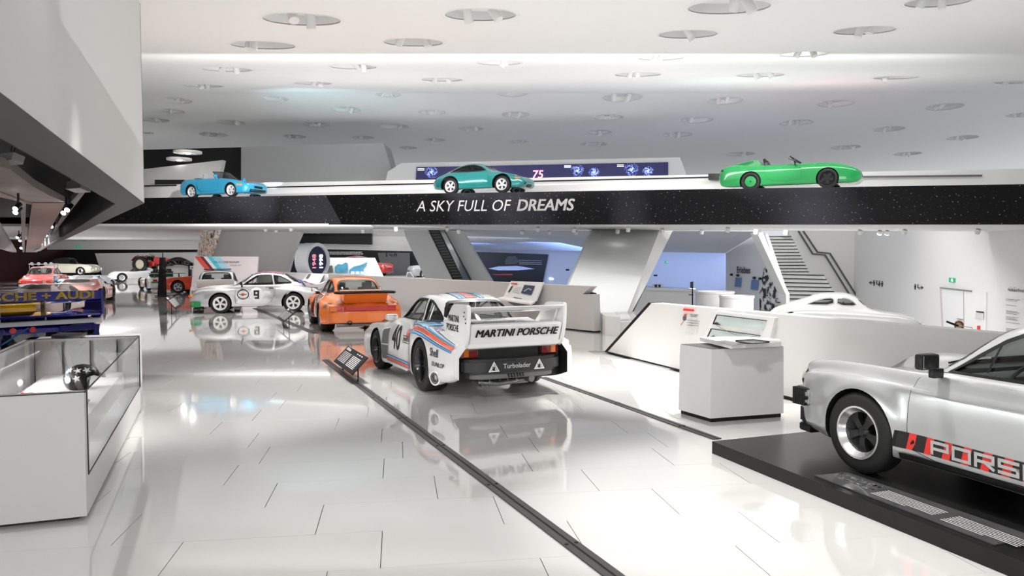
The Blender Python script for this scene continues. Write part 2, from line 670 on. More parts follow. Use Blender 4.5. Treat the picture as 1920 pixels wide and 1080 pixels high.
class Car:
    def __init__(s, name, label, S, paint, nx=72, sub=6, flares=(), group=None):
        s.root = empty(name)
        tag(s.root, label, 'car', group)
        s.S, s.paint = S, paint
        s.bm = body_bm(S, nx, sub, flares)
        s.bvh = BVHTree.FromBMesh(s.bm)
        s.cut = []
        s.st = .06 if nx > 50 else .12

    def place(s, front_left, heading, track=.72, h=0.0):
        """put the front-left wheel's foot on a point, car nose along heading"""
        hv = Vector((heading[0], heading[1], 0)).normalized()
        right = Vector((hv.y, -hv.x, 0))
        s.root.location = Vector((front_left[0], front_left[1], h)) + right * track
        s.root.rotation_euler = (0, 0, math.atan2(-hv.y, -hv.x))

    def project(s, bm, side, off=.004, mirror=False):
        d, f = AX[side]
        bad = []
        for v in bm.verts:
            st = f(v.co.x, v.co.y)
            hit, n, i, dist = s.bvh.ray_cast(st, d)
            if hit is None:
                bad.append(v)
                continue
            if n.dot(d) > 0:
                n = -n
            v.co = hit + n * off
        if bad:
            bmesh.ops.delete(bm, geom=bad, context='VERTS')
        return bm

    def patch(s, name, polys, side, m, off=.004, parent=None, thick=0.0, st=None, bmin=None):
        bm = bmin if bmin is not None else flat_poly(polys)
        gridcut(bm, st or s.st)
        s.project(bm, side, off)
        if not bm.faces:
            bm.free()
            return None
        if side in 'L':
            pass
        bmesh.ops.recalc_face_normals(bm, faces=bm.faces)
        if thick:
            bmesh.ops.solidify(bm, geom=bm.faces[:], thickness=thick)
        return obj(name, bm, m, parent or s.root, smooth=40)

    def text(s, name, txt, side, u, v, h, m, off=.007, bold=.0, shear=0, sx=1.0, parent=None, rot=0.0):
        bm = text_bm(txt, h, bold=bold, shear=shear, sx=sx)
        if side == 'R' or side == 'F':
            for w in bm.verts:
                w.co.x *= -1
        if rot:
            bmesh.ops.rotate(bm, verts=bm.verts, matrix=Matrix.Rotation(rot, 3, 'Z'))
        for w in bm.verts:
            w.co.x += u
            w.co.y += v
        gridcut(bm, .05)
        s.project(bm, side, off)
        if not bm.faces:
            bm.free()
            return None
        return obj(name, bm, m, parent or s.root)

    def cut_side(s, poly, m=None):
        bm = prism([(u, -1.5, v) for u, v in poly], (0, 3, 0))
        s.cut.append((bm, m or M_plastic))

    def cut_end(s, poly, xa, xb, m=None):
        bm = prism([(xa, u, v) for u, v in poly], (xb - xa, 0, 0))
        s.cut.append((bm, m or M_plastic))

    def cut_arch(s, x, z, r, yin=.5, yout=1.3):
        for sg in (-1, 1):
            bm = bmesh.new()
            add_lathe(bm, [(r, yin * sg), (r, yout * sg)], 36, Matrix.Translation((x, 0, z)))
            s.cut.append((bm, M_dark))

    def finish(s, smooth=32, sills=True):
        me = boolean(s.bm, s.cut, [s.paint])
        s.bm.free()
        s.body = mesh_obj('body', me, None, s.root, smooth)
        return s.body


def ring_poly(poly, w):
    """outline band of a polygon grown outward by w: list of quads"""
    n = len(poly)
    A = sum(poly[i][0] * poly[(i + 1) % n][1] - poly[(i + 1) % n][0] * poly[i][1] for i in range(n))
    sg = 1 if A > 0 else -1
    out = []
    for i in range(n):
        a, b, c = Vector(poly[i - 1]), Vector(poly[i]), Vector(poly[(i + 1) % n])
        n1 = Vector(((b - a).y, -(b - a).x)).normalized() * sg
        n2 = Vector(((c - b).y, -(c - b).x)).normalized() * sg
        nn = (n1 + n2)
        nn = nn.normalized() * min(w / max(.35, nn.length / 2), w * 2)
        out.append(b + nn)
    return out


def band(poly, w, w2=0.0):
    o = ring_poly(poly, w)
    i_ = ring_poly(poly, -w2) if w2 else [Vector(p) for p in poly]
    bm = bmesh.new()
    A = [bm.verts.new((p[0], p[1], 0)) for p in i_]
    B = [bm.verts.new((p[0], p[1], 0)) for p in o]
    n = len(A)
    for k in range(n):
        bm.faces.new((A[k], A[(k + 1) % n], B[(k + 1) % n], B[k]))
    return bm


def line_band(pts, w):
    """open strip of width w along points"""
    bm = bmesh.new()
    prev = None
    n = len(pts)
    for i, p in enumerate(pts):
        a = Vector(pts[max(0, i - 1)])
        b = Vector(pts[min(n - 1, i + 1)])
        t = (b - a).normalized()
        q = Vector((-t.y, t.x)) * w / 2
        c = Vector(p)
        cur = (bm.verts.new((c.x + q.x, c.y + q.y, 0)), bm.verts.new((c.x - q.x, c.y - q.y, 0)))
        if prev:
            bm.faces.new((prev[0], prev[1], cur[1], cur[0]))
        prev = cur
    return bm


# ------------------------------------------------ wheels
def wheel_meshes(R, W, rr, style, tyre_m, rim_m, spoke_m, dish=.03, nseg=40):
    """meshes of one left-hand wheel (outer face at -y, axle at the origin)"""
    o = -W / 2
    t = lathe([(rr, o + .012), (rr + .012, o), (R - .05, o - .004), (R - .018, o + .008), (R - .004, o + .028), (R, o + .045),
               (R, o + W * .30), (R - .008, o + W * .31), (R - .008, o + W * .34), (R, o + W * .35), (R, o + W * .64), (R - .008, o + W * .65),
               (R - .008, o + W * .68), (R, o + W * .69), (R, -o - .045), (R - .018, -o - .008), (R - .05, -o), (rr, -o)], nseg, close=True)
    rim = lathe([(rr + .008, o + .004), (rr + .006, o - .006), (rr - .008, o - .004), (rr - .014, o + .006), (rr - .044, o + .016 + dish * .7), (rr - .046, o + .06 + dish),
                 (rr - .035, -o - .02), (rr, -o - .01), (rr + .004, o + .02)], nseg, close=True)
    disc = lathe([(.0, o + .10 + dish), (rr - .034, o + .10 + dish), (rr - .034, o + .115 + dish), (0, o + .115 + dish)], nseg)
    yo = o + .018 + dish
    hub = lathe([(0, yo - .012), (.026, yo - .012), (.034, yo - .004), (.05, yo + .004), (.058, yo + .02), (.05, yo + .09), (0, yo + .09)], 20)
    spk = bmesh.new()
    if style == 'fuchs':
        P = [(.03, .022), (.07, .026), (rr * .52, .030), (rr * .68, .044), (rr * .80, .054), (rr - .040, .060)]
        pts = [(a, b) for a, b in P] + [(a, -b) for a, b in P[::-1]]
        bmv = [spk.verts.new((a, yo + .016 * (1 - math.sin(PI * min(1, a / rr))) - .004, b)) for a, b in pts]
        bkv = [spk.verts.new((a, yo + .05, b * .9)) for a, b in pts]
        n = len(bmv)
        h = n // 2
        for i in range(h - 1):
            spk.faces.new((bmv[i], bmv[i + 1], bmv[n - 2 - i], bmv[n - 1 - i]))
        for i in range(n):
            spk.faces.new((bmv[i], bmv[(i + 1) % n], bkv[(i + 1) % n], bkv[i]))
        nsp = 5
    elif style == 'five':
        P = [(.03, .03), (rr * .5, .036), (rr - .040, .05)]
        pts = [(a, yo + .0, b) for a, b in P] + [(a, yo, -b) for a, b in P[::-1]]
        add_prism(spk, pts, (0, .035, 0))
        nsp = 5
    elif style == 'bbs':
        for sg in (-1, 1):
            pts = [(.03, yo, -.006), (.03, yo, .006), (rr - .03, yo + .01, sg * .045 + .007), (rr - .03, yo + .01, sg * .045 - .007)]
            add_prism(spk, pts, (0, .018, 0))
        nsp = 16
    else:   # closed disc
        add_lathe(spk, [(0, yo - .01), (rr * .55, yo - .006), (rr - .02, yo + .005), (rr - .02, yo + .02), (0, yo + .02)], nseg)
        nsp = 1
    bmesh.ops.recalc_face_normals(spk, faces=spk.faces)
    out = []
    for nm, b, m, sm in (('tyre', t, tyre_m, 35), ('rim', rim, rim_m, 30), ('brake_disc', disc, M_discd, 30), ('hub', hub, spoke_m, 40), ('spoke', spk, spoke_m, 35)):
        bmesh.ops.recalc_face_normals(b, faces=b.faces)
        me = bpy.data.meshes.new(nm)
        b.to_mesh(me)
        b.free()
        me.materials.append(m)
        me.polygons.foreach_set('use_smooth', [True] * len(me.polygons))
        me.set_sharp_from_angle(angle=math.radians(sm))
        out.append(me)
    return out, nsp


M_discd = mat('dark_brake_disc', (.05, .05, .052), .45, .6, var=.2)


def add_wheels(car, axles, style='fuchs', rim_m=None, spoke_m=None, dish=.03, nseg=40, turn=0.0, style_list=None):
    """axles: (x, R, W, rimR, yc) with yc the wheel centre distance from the middle"""
    for ai, (x, R, W, rr, yc) in enumerate(axles):
        st = style_list[ai] if style_list else style
        ms, nsp = wheel_meshes(R, W, rr, st, M_rubber, rim_m or M_alu, spoke_m or M_alu, dish, nseg)
        for sg in (-1, 1):
            w = mesh_obj('wheel', ms[0], None, car.root if isinstance(car, Car) else car)
            w.location = (x, sg * yc, R)
            if sg > 0:
                w.rotation_euler = (0, 0, PI)
            elif ai == 0 and turn:
                w.rotation_euler = (0, 0, turn)
            for q in (1, 2, 3):
                mesh_obj(('', 'rim', 'brake_disc', 'hub')[q], ms[q], None, w)
            for k in range(nsp):
                p = mesh_obj('spoke' if nsp > 1 else 'wheel_disc', ms[4], None, w)
                p.rotation_euler = (0, 2 * PI * k / nsp + .3, 0)


def seat_bm(x, y, z=.38, s=1.0):
    bm = bx((x, y, z + .06), (.46 * s, .46 * s, .16), bev=.04)
    R = Matrix.Rotation(.28, 3, 'Y')
    b2 = bx((x + .27, y, z + .36), (.13, .46 * s, .62), R, bev=.05)
    b3 = bx((x + .39, y, z + .70), (.09, .26, .18), R, bev=.03)
    return bm_join(bm, b2, b3)


def steering(car, x=.98, y=-.34, z=.80):
    bm = bmesh.new()
    M = Matrix.Translation((x, y, z)) @ Matrix.Rotation(-1.25, 4, 'Y') @ Matrix.Rotation(PI / 2, 4, 'X')
    add_lathe(bm, [(.185 + .014 * math.cos(t * PI / 3), .014 * math.sin(t * PI / 3)) for t in range(6)], 22, M, close=True)
    add_tube(bm, [(x - .02, y, z), (x - .35, y, z - .08)], .02)
    add_tube(bm, [(x, y - .18, z), (x, y + .18, z)], .012)
    obj('steering_wheel', bm, M_plastic, car.root, 40)


def interior(car, seats=True, m=None):
    m = m or M_plastic
    if seats:
        for y in (-.34, .34):
            obj('seat', seat_bm(1.28, y), m, car.root, 40)
    steering(car)
    obj('dashboard', bx((.80, 0, .80), (.24, 1.18, .18), bev=.04), m, car.root, 40)


DLO_F = [(.68, .905), (.86, 1.04), (1.04, 1.165), (1.14, 1.212), (1.25, 1.228), (1.42, 1.234), (1.57, 1.228), (1.63, .920)]
DLO_R = [(1.69, .922), (1.635, 1.224), (1.75, 1.212), (1.90, 1.165), (2.08, 1.07), (2.20, .985), (2.215, .955), (2.18, .935)]
WIN_B = smooth_poly([(-.52, .96), (-.30, .935), (.30, .935), (.52, .96), (.47, 1.18), (.36, 1.245), (-.36, 1.245), (-.47, 1.18)], 1)
WIN_F = smooth_poly([(-.59, .94), (-.35, .905), (.35, .905), (.59, .94), (.51, 1.18), (.40, 1.24), (-.40, 1.24), (-.51, 1.18)], 1)
DOOR = [(.48, .27), (.46, .45), (.46, .70), (.50, .86), (.62, .895), (1.1, .905), (1.60, .905), (1.69, .895), (1.70, .80), (1.69, .62), (1.62, .45), (1.50, .30), (1.35, .27)]


def build_911(name, label, paint, S=BASE911, flares=(), arch=((0, .33, .345), (2.27, .33, .35)), axles=None, style='fuchs', rim_m=None, spoke_m=None,
              dish=.03, nx=72, sub=6, glass=None, trim=None, group=None, doors=True, quarter=True, hi=True, winb=None, dish_w=None, inter=None):
    c = Car(name, label, S, paint, nx, sub, flares, group)
    glass = glass or M_glass
    trim = trim or M_black
    winb = winb or WIN_B
    c.cut.append((cavity_bm(S, .66, 2.32), M_plastic))
    c.cut_side(DLO_F)
    if quarter:
        c.cut_side(DLO_R)
    c.cut_end(winb, 1.75, 3.6)
    c.cut_end(WIN_F, 1.2, .2)
    for (x, z, r) in arch:
        c.cut_arch(x, z, r)
    for sd in 'LR':
        gl = c.patch('side_window', [DLO_F], sd, glass, off=-.012)
        c.patch('window_seal', None, sd, trim, off=.003, bmin=band(DLO_F, .006, .012))
        # vent window post
        c.patch('window_post', None, sd, trim, off=.002, bmin=line_band([(1.02, 1.14), (.98, .94)], .018))
        if quarter:
            c.patch('quarter_window', [DLO_R], sd, glass, off=-.012)
            c.patch('window_seal', None, sd, trim, off=.003, bmin=band(DLO_R, .006, .012))
        if doors:
            c.patch('door_gap', None, sd, M_dark, off=.0015, bmin=band(smooth_poly(DOOR, 1), .006))
            c.patch('door', [[p for p in smooth_poly(DOOR, 1)]], sd, paint, off=.003)
            hm = M_chrome if trim is not M_black else M_plastic
            sg = -1 if sd == 'L' else 1
            q = c.bvh.ray_cast(AX[sd][1](1.58, .80), AX[sd][0])[0]
            obj('door_handle', bx(q + Vector((0, sg * .02, 0)), (.15, .022, .028), bev=.008), hm, c.root, 40)
    c.patch('rear_window', [winb], 'B', glass, off=-.012)
    c.patch('window_seal', None, 'B', trim, off=.003, bmin=band(winb, .008, .014))
    c.patch('windscreen', [WIN_F], 'F', glass, off=-.012)
    c.patch('window_seal', None, 'F', trim, off=.003, bmin=band(WIN_F, .008, .014))
    interior(c, m=inter)
    c.finish()
    axles = axles or [(0, .315, .19, .205, .70), (2.27, .318, .21, .205, .70)]
    add_wheels(c, axles, style, rim_m, spoke_m, dish, 48 if hi else 24)
    return c


def wipers(c):
    for y in (-.45, .1):
        p = [c.bvh.ray_cast(AX['F'][1](yy, zz), AX['F'][0])[0] + Vector((-.02, 0, .01)) for yy, zz in ((y, .925), (y + .42, .955))]
        obj('wiper', tube(p, .008, 6), M_black, c.root)


def mirror(c, side, x=.72, z=.97, m=None, y=.82):
    sg = -1 if side == 'L' else 1
    bm = bx((x, sg * (y + .06), z), (.07, .17, .115), bev=.022)
    o = obj('door_mirror', bm, m or M_black, c.root, 40)
    obj('mirror_glass', bx((x + .037, sg * (y + .06), z), (.004, .145, .09), bev=.0), M_chrome, o)
    obj('mirror_foot', bx((x + .01, sg * (y - .02), z - .085), (.05, .10, .07), bev=.012), m or M_black, o, 40)
    return o


def headlights(c, x=-.60, z=.655, y=.60, r=.115, ring=None):
    """round lamps in the front wings"""
    for sg in (-1, 1):
        M = Matrix.Translation((x, sg * y, z)) @ Matrix.Rotation(PI / 2, 4, 'Z') @ Matrix.Rotation(-.35, 4, 'X')
        bm = lathe([(0, .17), (r * .5, .163), (r * .9, .14), (r, .12), (r, .02), (0, .02)], 24, M)
        o = obj('headlight', bm, M_lamp, c.root, 40)
        obj('headlight_ring', lathe([(r + .012, .10), (r + .014, .13), (r * .96, .145), (r * .9, .13)], 24, M, close=True), ring or M_chrome, o, 40)


M_lamp = mat('lamp_glass', (.62, .65, .68), .06, .4, coat=1)
M_orangelens = mat('amber_lens', (.85, .22, .02), .12, coat=1)
M_redlens = mat('red_lens', (.55, .01, .01), .12, coat=1)
# ---------------------------------------------------------------- floor
M_tile = mat('white_floor_tile', (.74, .73, .715), .07, var=.012, scale=1.3, coat=.9, ior=1.6)
M_joint = mat('tile_joint', (.34, .33, .32), .7)
E1 = Vector((.9885, .1517, 0)).normalized()
E2 = Vector((-E1.y, E1.x, 0))
TL, TR, V0 = 1.27, .605, 5.03
base_poly = [(-60, -8), (10.4, -8), (1.95, 14.2), (6, 18), (7, 26), (1.98, 24), (1.98, 17.95), (-9.1, 32.6), (-14.5, 39.8), (-14.5, 75), (-60, 75)]
floor = struct(slab('floor', [(x, y, -.022) for x, y in base_poly], (0, 0, -.25), M_joint))


def inpoly(x, y, P):
    c = False
    for i in range(len(P)):
        (x1, y1), (x2, y2) = P[i - 1], P[i]
        if (y1 > y) != (y2 > y) and x < (x2 - x1) * (y - y1) / (y2 - y1) + x1:
            c = not c
    return c


def tile_bm(bm, u0, v0, du=TL, dv=TR):
    a, b, c, d = .0026, .0008, .0, 0
    P = [(u0 + a, v0 + b), (u0 + du - a, v0 + b), (u0 + du - a, v0 + dv - b), (u0 + a, v0 + dv - b)]
    P = [E1 * u + E2 * v for u, v in P]
    vs = [bm.verts.new((p.x, p.y, z)) for z in (0, -.02) for p in P]
    bm.faces.new(vs[:4])
    for i in range(4):
        bm.faces.new((vs[i], vs[(i + 1) % 4], vs[4 + (i + 1) % 4], vs[4 + i]))


bm = bmesh.new()
tile_bm(bm, 0, 0)
bmesh.ops.recalc_face_normals(bm, faces=bm.faces)
for f in bm.faces:
    if abs(f.normal.z) > .5 and f.normal.z < 0:
        f.normal_flip()
tile_me = bpy.data.meshes.new('floor_tile')
bm.to_mesh(tile_me)
bm.free()
tile_me.materials.append(M_tile)
offs = {0: -.552, -1: -.111, 1: -.977, 2: -1.40}
cells = []
rt = random.Random(3)
for r in range(-22, 112):
    v = V0 + r * TR
    o = offs.get(r, rt.uniform(0, TL))
    for k in range(-48, 20):
        u = o + k * TL
        c = E1 * (u + TL / 2) + E2 * (v + TR / 2)
        if not inpoly(c.x, c.y, base_poly) or c.x < -42 or c.y > 66:
            continue
        px = 960 + FOC * c.x / max(c.y, .1)
        vis = c.y > 3.7 and -150 < px < 2070
        cells.append((0 if vis else 1, c.length, u, v))
cells.sort()
far = bmesh.new()
n1 = 0
for q, d, u, v in cells:
    if n1 < 300 and q == 0:
        t = mesh_obj('floor_tile', tile_me, None, floor)
        p = E1 * u + E2 * v
        t.location = (p.x, p.y, rt.uniform(-.0004, .0004))
        n1 += 1
    else:
        tile_bm(far, u, v)
ft = obj('far_floor_tiles', far, M_tile, floor, normals=False)
ft['kind'] = 'stuff'
struct(slab('lower_floor', [(-14, 18.5, -3.0), (40, 18.5, -3.0), (40, 90, -3.0), (-14, 90, -3.0)], (0, 0, -.2), mat('lower_floor', (.6, .6, .6), .25, var=.02)))
struct(slab('lower_floor_front', [(1.5, 14.7, -1.9), (10.6, -8, -1.9), (24, -8, -1.9), (24, 45, -1.9), (6, 45, -1.9), (6.0, 18, -1.9)], (0, 0, -.1), mat('lower_floor', (.6, .6, .6), .25)))


# inlaid steel tracks
M_track = mat('brushed_track_steel', (.085, .085, .085), .38, .7, var=.35, scale=40)


def track(a, b, w, label):
    a, b = Vector(a), Vector(b)
    t = (b - a).normalized()
    s = Vector((-t.y, t.x, 0))
    root = empty('floor_track', a)
    tag(root, label, 'floor track')
    L = (b - a).length
    M = Matrix((t, s, Vector((0, 0, 1)))).transposed()
    for sg in (-1, 1):
        bm = bmesh.new()
        add_box(bm, (0, 0, 0), (L, w * .42, .012), M)
        for v in bm.verts:
            v.co += t * L / 2 + s * sg * w * .29 + Vector((0, 0, .004))
        obj('rail', bm, M_track, root)
    bm = bmesh.new()
    add_box(bm, (0, 0, 0), (L, w * .22, .008), M)
    for v in bm.verts:
        v.co += t * L / 2 + Vector((0, 0, .002))
    obj('slot', bm, M_dark, root)
    bm = bmesh.new()
    k = .6
    while k < L:
        for sg in (-1, 1):
            add_lathe(bm, [(0, -.003), (.013, -.003), (.013, .003), (0, .003)], 10, Matrix.Translation(t * k + s * sg * w * .30 + Vector((0, 0, .011))) @ MZ)
        k += 1.35
    obj('screw', bm, M_dark, root)['kind'] = 'stuff'
    return root


track(G(1165, 1092), G(610, 675), .115, 'steel floor track running under the small tilted sign')
track(G(1345, 824), G(1018, 708), .10, 'shorter steel floor track ending at the black plinth')
track(G(590, 625), G(478, 578), .16, 'steel floor track under the silver number 9 car')

# ---------------------------------------------------------------- ceiling with round lamp recesses
PA = (Vector((0, 0, 4.6)), Vector((0, -.15, 1)).normalized())
PB = (Vector((0, 42, 10.9)), Vector((0, .004, 1)).normalized())


def ceil_pt(px, py):
    p = onplane(px, py, *PA)
    if 0 < p.y < 42:
        return p, 0
    return onplane(px, py, *PB), 1


REC = [(700, 85, 330), (1465, 65, 310), (535, 195, 270), (1178, 183, 255), (380, 298, 205), (920, 287, 200), (1545, 270, 190), (275, 368, 165), (748, 357, 160), (1300, 342, 180),
       (165, 432, 120), (585, 423, 110), (1070, 405, 110), (1602, 400, 138), (890, 470, 130), (145, 477, 100), (1258, 482, 120), (1617, 491, 125), (75, 516, 110), (395, 525, 120),
       (765, 535, 110), (1095, 543, 125), (1425, 552, 105), (320, 577, 120), (668, 585, 100), (962, 590, 95), (1270, 600, 90), (1630, 607, 85), (1155, 634, 80), (35, 570, 60)]
REC = [(260 + x / 2.286, y / 2.286, w / 2.286) for x, y, w in REC]
REC2 = [(655, 32, 350), (1550, 10, 260), (480, 148, 250), (1235, 132, 250), (365, 248, 200), (975, 233, 200), (265, 320, 200), (790, 322, 200), (1372, 333, 180), (1890, 352, 170),
        (200, 418, 170), (640, 432, 150), (1115, 444, 150), (1580, 458, 150), (140, 503, 130), (520, 515, 135), (945, 526, 140), (1340, 553, 130), (1655, 590, 130), (1905, 492, 110),
        (435, 577, 130), (1155, 631, 125), (705, 660, 125), (1420, 659, 115), (75, 618, 120), (100, 567, 110)]
REC += [(1080 + x / 2.286, y / 2.286, w / 2.286) for x, y, w in REC2]
# recesses beyond the top of the view
facets = [[], []]
for (x, y, w) in REC:
    p, k = ceil_pt(x, y)
    facets[k].append((p, w / 2 * p.y / FOC * .97))
for (x, y, r) in ((-1.5, 9.5, .75), (2.6, 10.5, .75), (6.5, 9, .75), (-6, 10.5, .75), (0.5, 5.5, .75), (5, 4.5, .75), (-3.6, 6.0, .75)):
    facets[0].append((Vector((x, y, 4.6 + .15 * y)), r))


def holed_sheet(name, outline, holes, zf, n=28):
    pts, faces = [Vector(p) for p in outline], [list(range(len(outline)))]
    edges = []
    for (c, r) in holes:
        k = len(pts)
        pts += [Vector((c.x + r * math.cos(-2 * PI * i / n), c.y + r * math.sin(-2 * PI * i / n))) for i in range(n)]
        faces.append(list(range(k, k + n)))
    v, e, f, ov, oe, of = delaunay_2d_cdt(pts, edges, faces, 0, 1e-5)
    bm = bmesh.new()
    vs = [bm.verts.new((p.x, p.y, zf(p.x, p.y))) for p in v]
    for fa, src in zip(f, of):
        cx = sum(v[i].x for i in fa) / len(fa)
        cy = sum(v[i].y for i in fa) / len(fa)
        if any((cx - c.x) ** 2 + (cy - c.y) ** 2 < (r * .995) ** 2 for c, r in holes):
            continue
        try:
            bm.faces.new([vs[i] for i in fa])
        except ValueError:
            pass
    for f_ in bm.faces:
        f_.normal_update()
        if f_.normal.z > 0:
            f_.normal_flip()
    return obj(name, bm, M_ceil, normals=False)


zA = lambda x, y: 4.6 + .15 * y
zB = lambda x, y: 10.9 - .004 * (y - 42)
struct(holed_sheet('ceiling', [(-40, -6), (40, -6), (40, 42), (-40, 42)], facets[0], zA))
struct(holed_sheet('ceiling_far', [(-60, 42), (70, 42), (70, 90), (-60, 90)], facets[1], zB))


M_recess = mat('recess_white', (.80, .80, .79), .5)
rc = random.Random(8)
k = 0
rows_ = {}
for fi, fl in enumerate(facets):
    for (p, r) in fl:
        root = empty('recessed_ceiling_light', p)
        pxx = 960 + FOC * p.x / p.y
        yy_ = 480 - FOC * (p.z - CAM_H) / p.y
        row = 'first' if 0 < yy_ < 50 else 'second' if 50 <= yy_ < 97 else None
        if row:
            rows_.setdefault(row, []).append((pxx, root))
        lab_ = 'smaller round recessed light farther back in the white ceiling'
        if yy_ < 0:
            lab_ = 'round recessed light overhead, nearer than the front row'
        tag(root, lab_, 'ceiling light', 'round recessed ceiling lights')
        sl = .15 if fi == 0 else -.004
        n = 28
        bm = bmesh.new()
        H = r * .26
        ring = lambda rr, dz: [bm.verts.new((rr * math.cos(2 * PI * i / n), rr * math.sin(2 * PI * i / n), dz + sl * rr * math.sin(2 * PI * i / n))) for i in range(n)]
        R0, R1, R2 = ring(r * 1.10, -.004), ring(r * .995, .03), ring(r * .98, H)
        for A, B in ((R0, R1), (R1, R2)):
            for i in range(n):
                bm.faces.new((A[i], A[(i + 1) % n], B[(i + 1) % n], B[i]))
        bm.faces.new(R2)
        obj('recess', bm, M_recess, root, 30)
        if fi == 0 or p.y < 50:
            spot((p.x, p.y, p.z + H * .3), (p.x + rc.uniform(-.6, .6), p.y - rc.uniform(.2, 2.2), 0), (240 if fi == 0 else 170) * (p.z / 6) ** 1.2 * rc.uniform(.5, 1.6) * (.25 if p.y < 11.5 else .6 if p.y < 17 else 1.5), 80, .8, r * .12)
        for j in range(2):
            a = rc.uniform(0, 2 * PI)
            rr = r * .45
            px_ = (rr * math.cos(a), rr * math.sin(a), H * .35 + sl * rr * math.sin(a))
            tilt = Matrix.Translation(px_) @ Matrix.Rotation(rc.uniform(-.6, .6), 4, 'X') @ Matrix.Rotation(rc.uniform(-.6, .6), 4, 'Y') @ MZ
            s_ = r * .13
            lamp = obj('lamp_head', lathe([(s_, -s_ * 2.0), (s_, s_ * 1.2), (0, s_ * 1.2)], 14, tilt), M_white, root, 40)
            add = bmesh.new()
            add_lathe(add, [(0, -s_ * 1.9), (s_ * .88, -s_ * 1.9), (s_ * .88, -s_ * 1.8), (0, -s_ * 1.8)], 14, tilt)
            obj('lens', add, M_bulb if rc.random() < .55 else M_plastic, lamp)
            obj('bracket', tube([Vector(px_) + Vector((0, 0, s_)), (px_[0], px_[1], H + .0)], s_ * .2, 6), M_white, lamp)

for row, L_ in rows_.items():
    for i, (x_, o_) in enumerate(sorted(L_, key=lambda t: t[0])):
        o_['label'] = 'large round ceiling recess, %s from the left in the %s row from the top' % (ORD[i], row)
# ---------------------------------------------------------------- bridge
BZ = lambda px: 28.6 / (1 + .375 * (px - 960) / FOC)
M_band = mat('bridge_fascia', (.012, .012, .014), .3, var=.2, scale=.5, spec=.2)
nt = M_band.node_tree
b = nt.nodes['Principled BSDF']
tc = nt.nodes.new('ShaderNodeTexCoord')
mixes = b.inputs['Base Color'].links[0].from_node.outputs[2]
nzc = nt.nodes.new('ShaderNodeTexNoise')
nzc.inputs['Scale'].default_value = .16
nt.links.new(tc.outputs['Object'], nzc.inputs['Vector'])
cr = nt.nodes.new('ShaderNodeValToRGB')
cr.color_ramp.elements[0].position = .52
cr.color_ramp.elements[0].color = (.004, .004, .005, 1)
cr.color_ramp.elements[1].position = .72
cr.color_ramp.elements[1].color = (.07, .07, .09, 1)
nt.links.new(nzc.outputs['Fac'], cr.inputs[0])
last = cr.outputs[0]
for sc, th in ((7.0, .10), (15.0, .085)):
    vo = nt.nodes.new('ShaderNodeTexVoronoi')
    vo.inputs['Scale'].default_value = sc
    nt.links.new(tc.outputs['Object'], vo.inputs['Vector'])
    lt = nt.nodes.new('ShaderNodeMath')
    lt.operation = 'LESS_THAN'
    lt.inputs[1].default_value = th
    nt.links.new(vo.outputs['Distance'], lt.inputs[0])
    mx = nt.nodes.new('ShaderNodeMix')
    mx.data_type = 'RGBA'
    nt.links.new(lt.outputs[0], mx.inputs[0])
    nt.links.new(last, mx.inputs[6])
    mx.inputs[7].default_value = (.28, .28, .32, 1)
    last = mx.outputs[2]
nt.links.new(last, b.inputs['Base Color'])
TL_, TRt = D(120, 373.5, BZ(120)), D(2000, 344, BZ(2000))
BL_, BR_ = D(120, 421, BZ(120)), D(2000, 421, BZ(2000))
bt = (TRt - TL_)
bdir = Vector((bt.x, bt.y, 0)).normalized()
bnrm = Vector((-bdir.y, bdir.x, 0))
bridge = struct(slab('bridge', [TL_ + bnrm * .06, TRt + bnrm * .06, BR_ + bnrm * .06, BL_ + bnrm * .06], bnrm * 6.5, M_wall))
struct(slab('bridge_fascia', [TL_, TRt, BR_, BL_], bnrm * .055, M_band, bridge))
# lettering on the fascia
fo = D(781, 396.5, BZ(781)) - bnrm * .004
uxf = (D(1078, 394.2, BZ(1078)) - D(781, 396.5, BZ(781)))
Lw = uxf.length
t1 = text_bm('A SKY FULL OF', .43, shear=.22, sx=1.0)
w1 = max(v.co.x for v in t1.verts)
t2 = text_bm('DREAMS', .43, shear=.22, bold=.032)
for v in t2.verts:
    v.co.x += w1 + .20
w2 = max(v.co.x for v in t2.verts)
tt = bm_join(t1, t2)
for v in tt.verts:
    v.co.x *= Lw / w2
uxn = uxf.normalized()
lw = flat_print('fascia_lettering', tt, fo, uxn, (0, 0, 1), M_wprint, bridge, .012)
# pale ledge behind the cars with its dark handrail slot
def ledge(px0, px1, yt0, yt1, yb0, yb1, dz, name, m, th=.3):
    return slab(name, [D(px0, yt0, BZ(px0) + dz), D(px1, yt1, BZ(px1) + dz), D(px1, yb1, BZ(px1) + dz), D(px0, yb0, BZ(px0) + dz)], bnrm * th, m)
struct(ledge(150, 2000, 349, 315, 378, 352, 4.2, 'bridge_parapet', M_white))
rl = ledge(480, 1350, 350.5, 330.5, 352.8, 333.5, 4.1, 'handrail', M_black, .05)
tag(rl, 'long dark handrail along the bridge behind the blue and teal cars', 'handrail')
rl = ledge(1590, 1842, 330, 327.5, 333.5, 331, 4.1, 'handrail', mat('grey_handrail', (.12, .12, .12), .4), .05)
tag(rl, 'dark grey handrail ending in a round tip, right of the green roadster', 'handrail')
tag(ledge(1328, 1362, 325.5, 325, 337, 336.5, 3.9, 'black_box', M_black, .4), 'black box on the bridge ledge left of the green roadster', 'box')
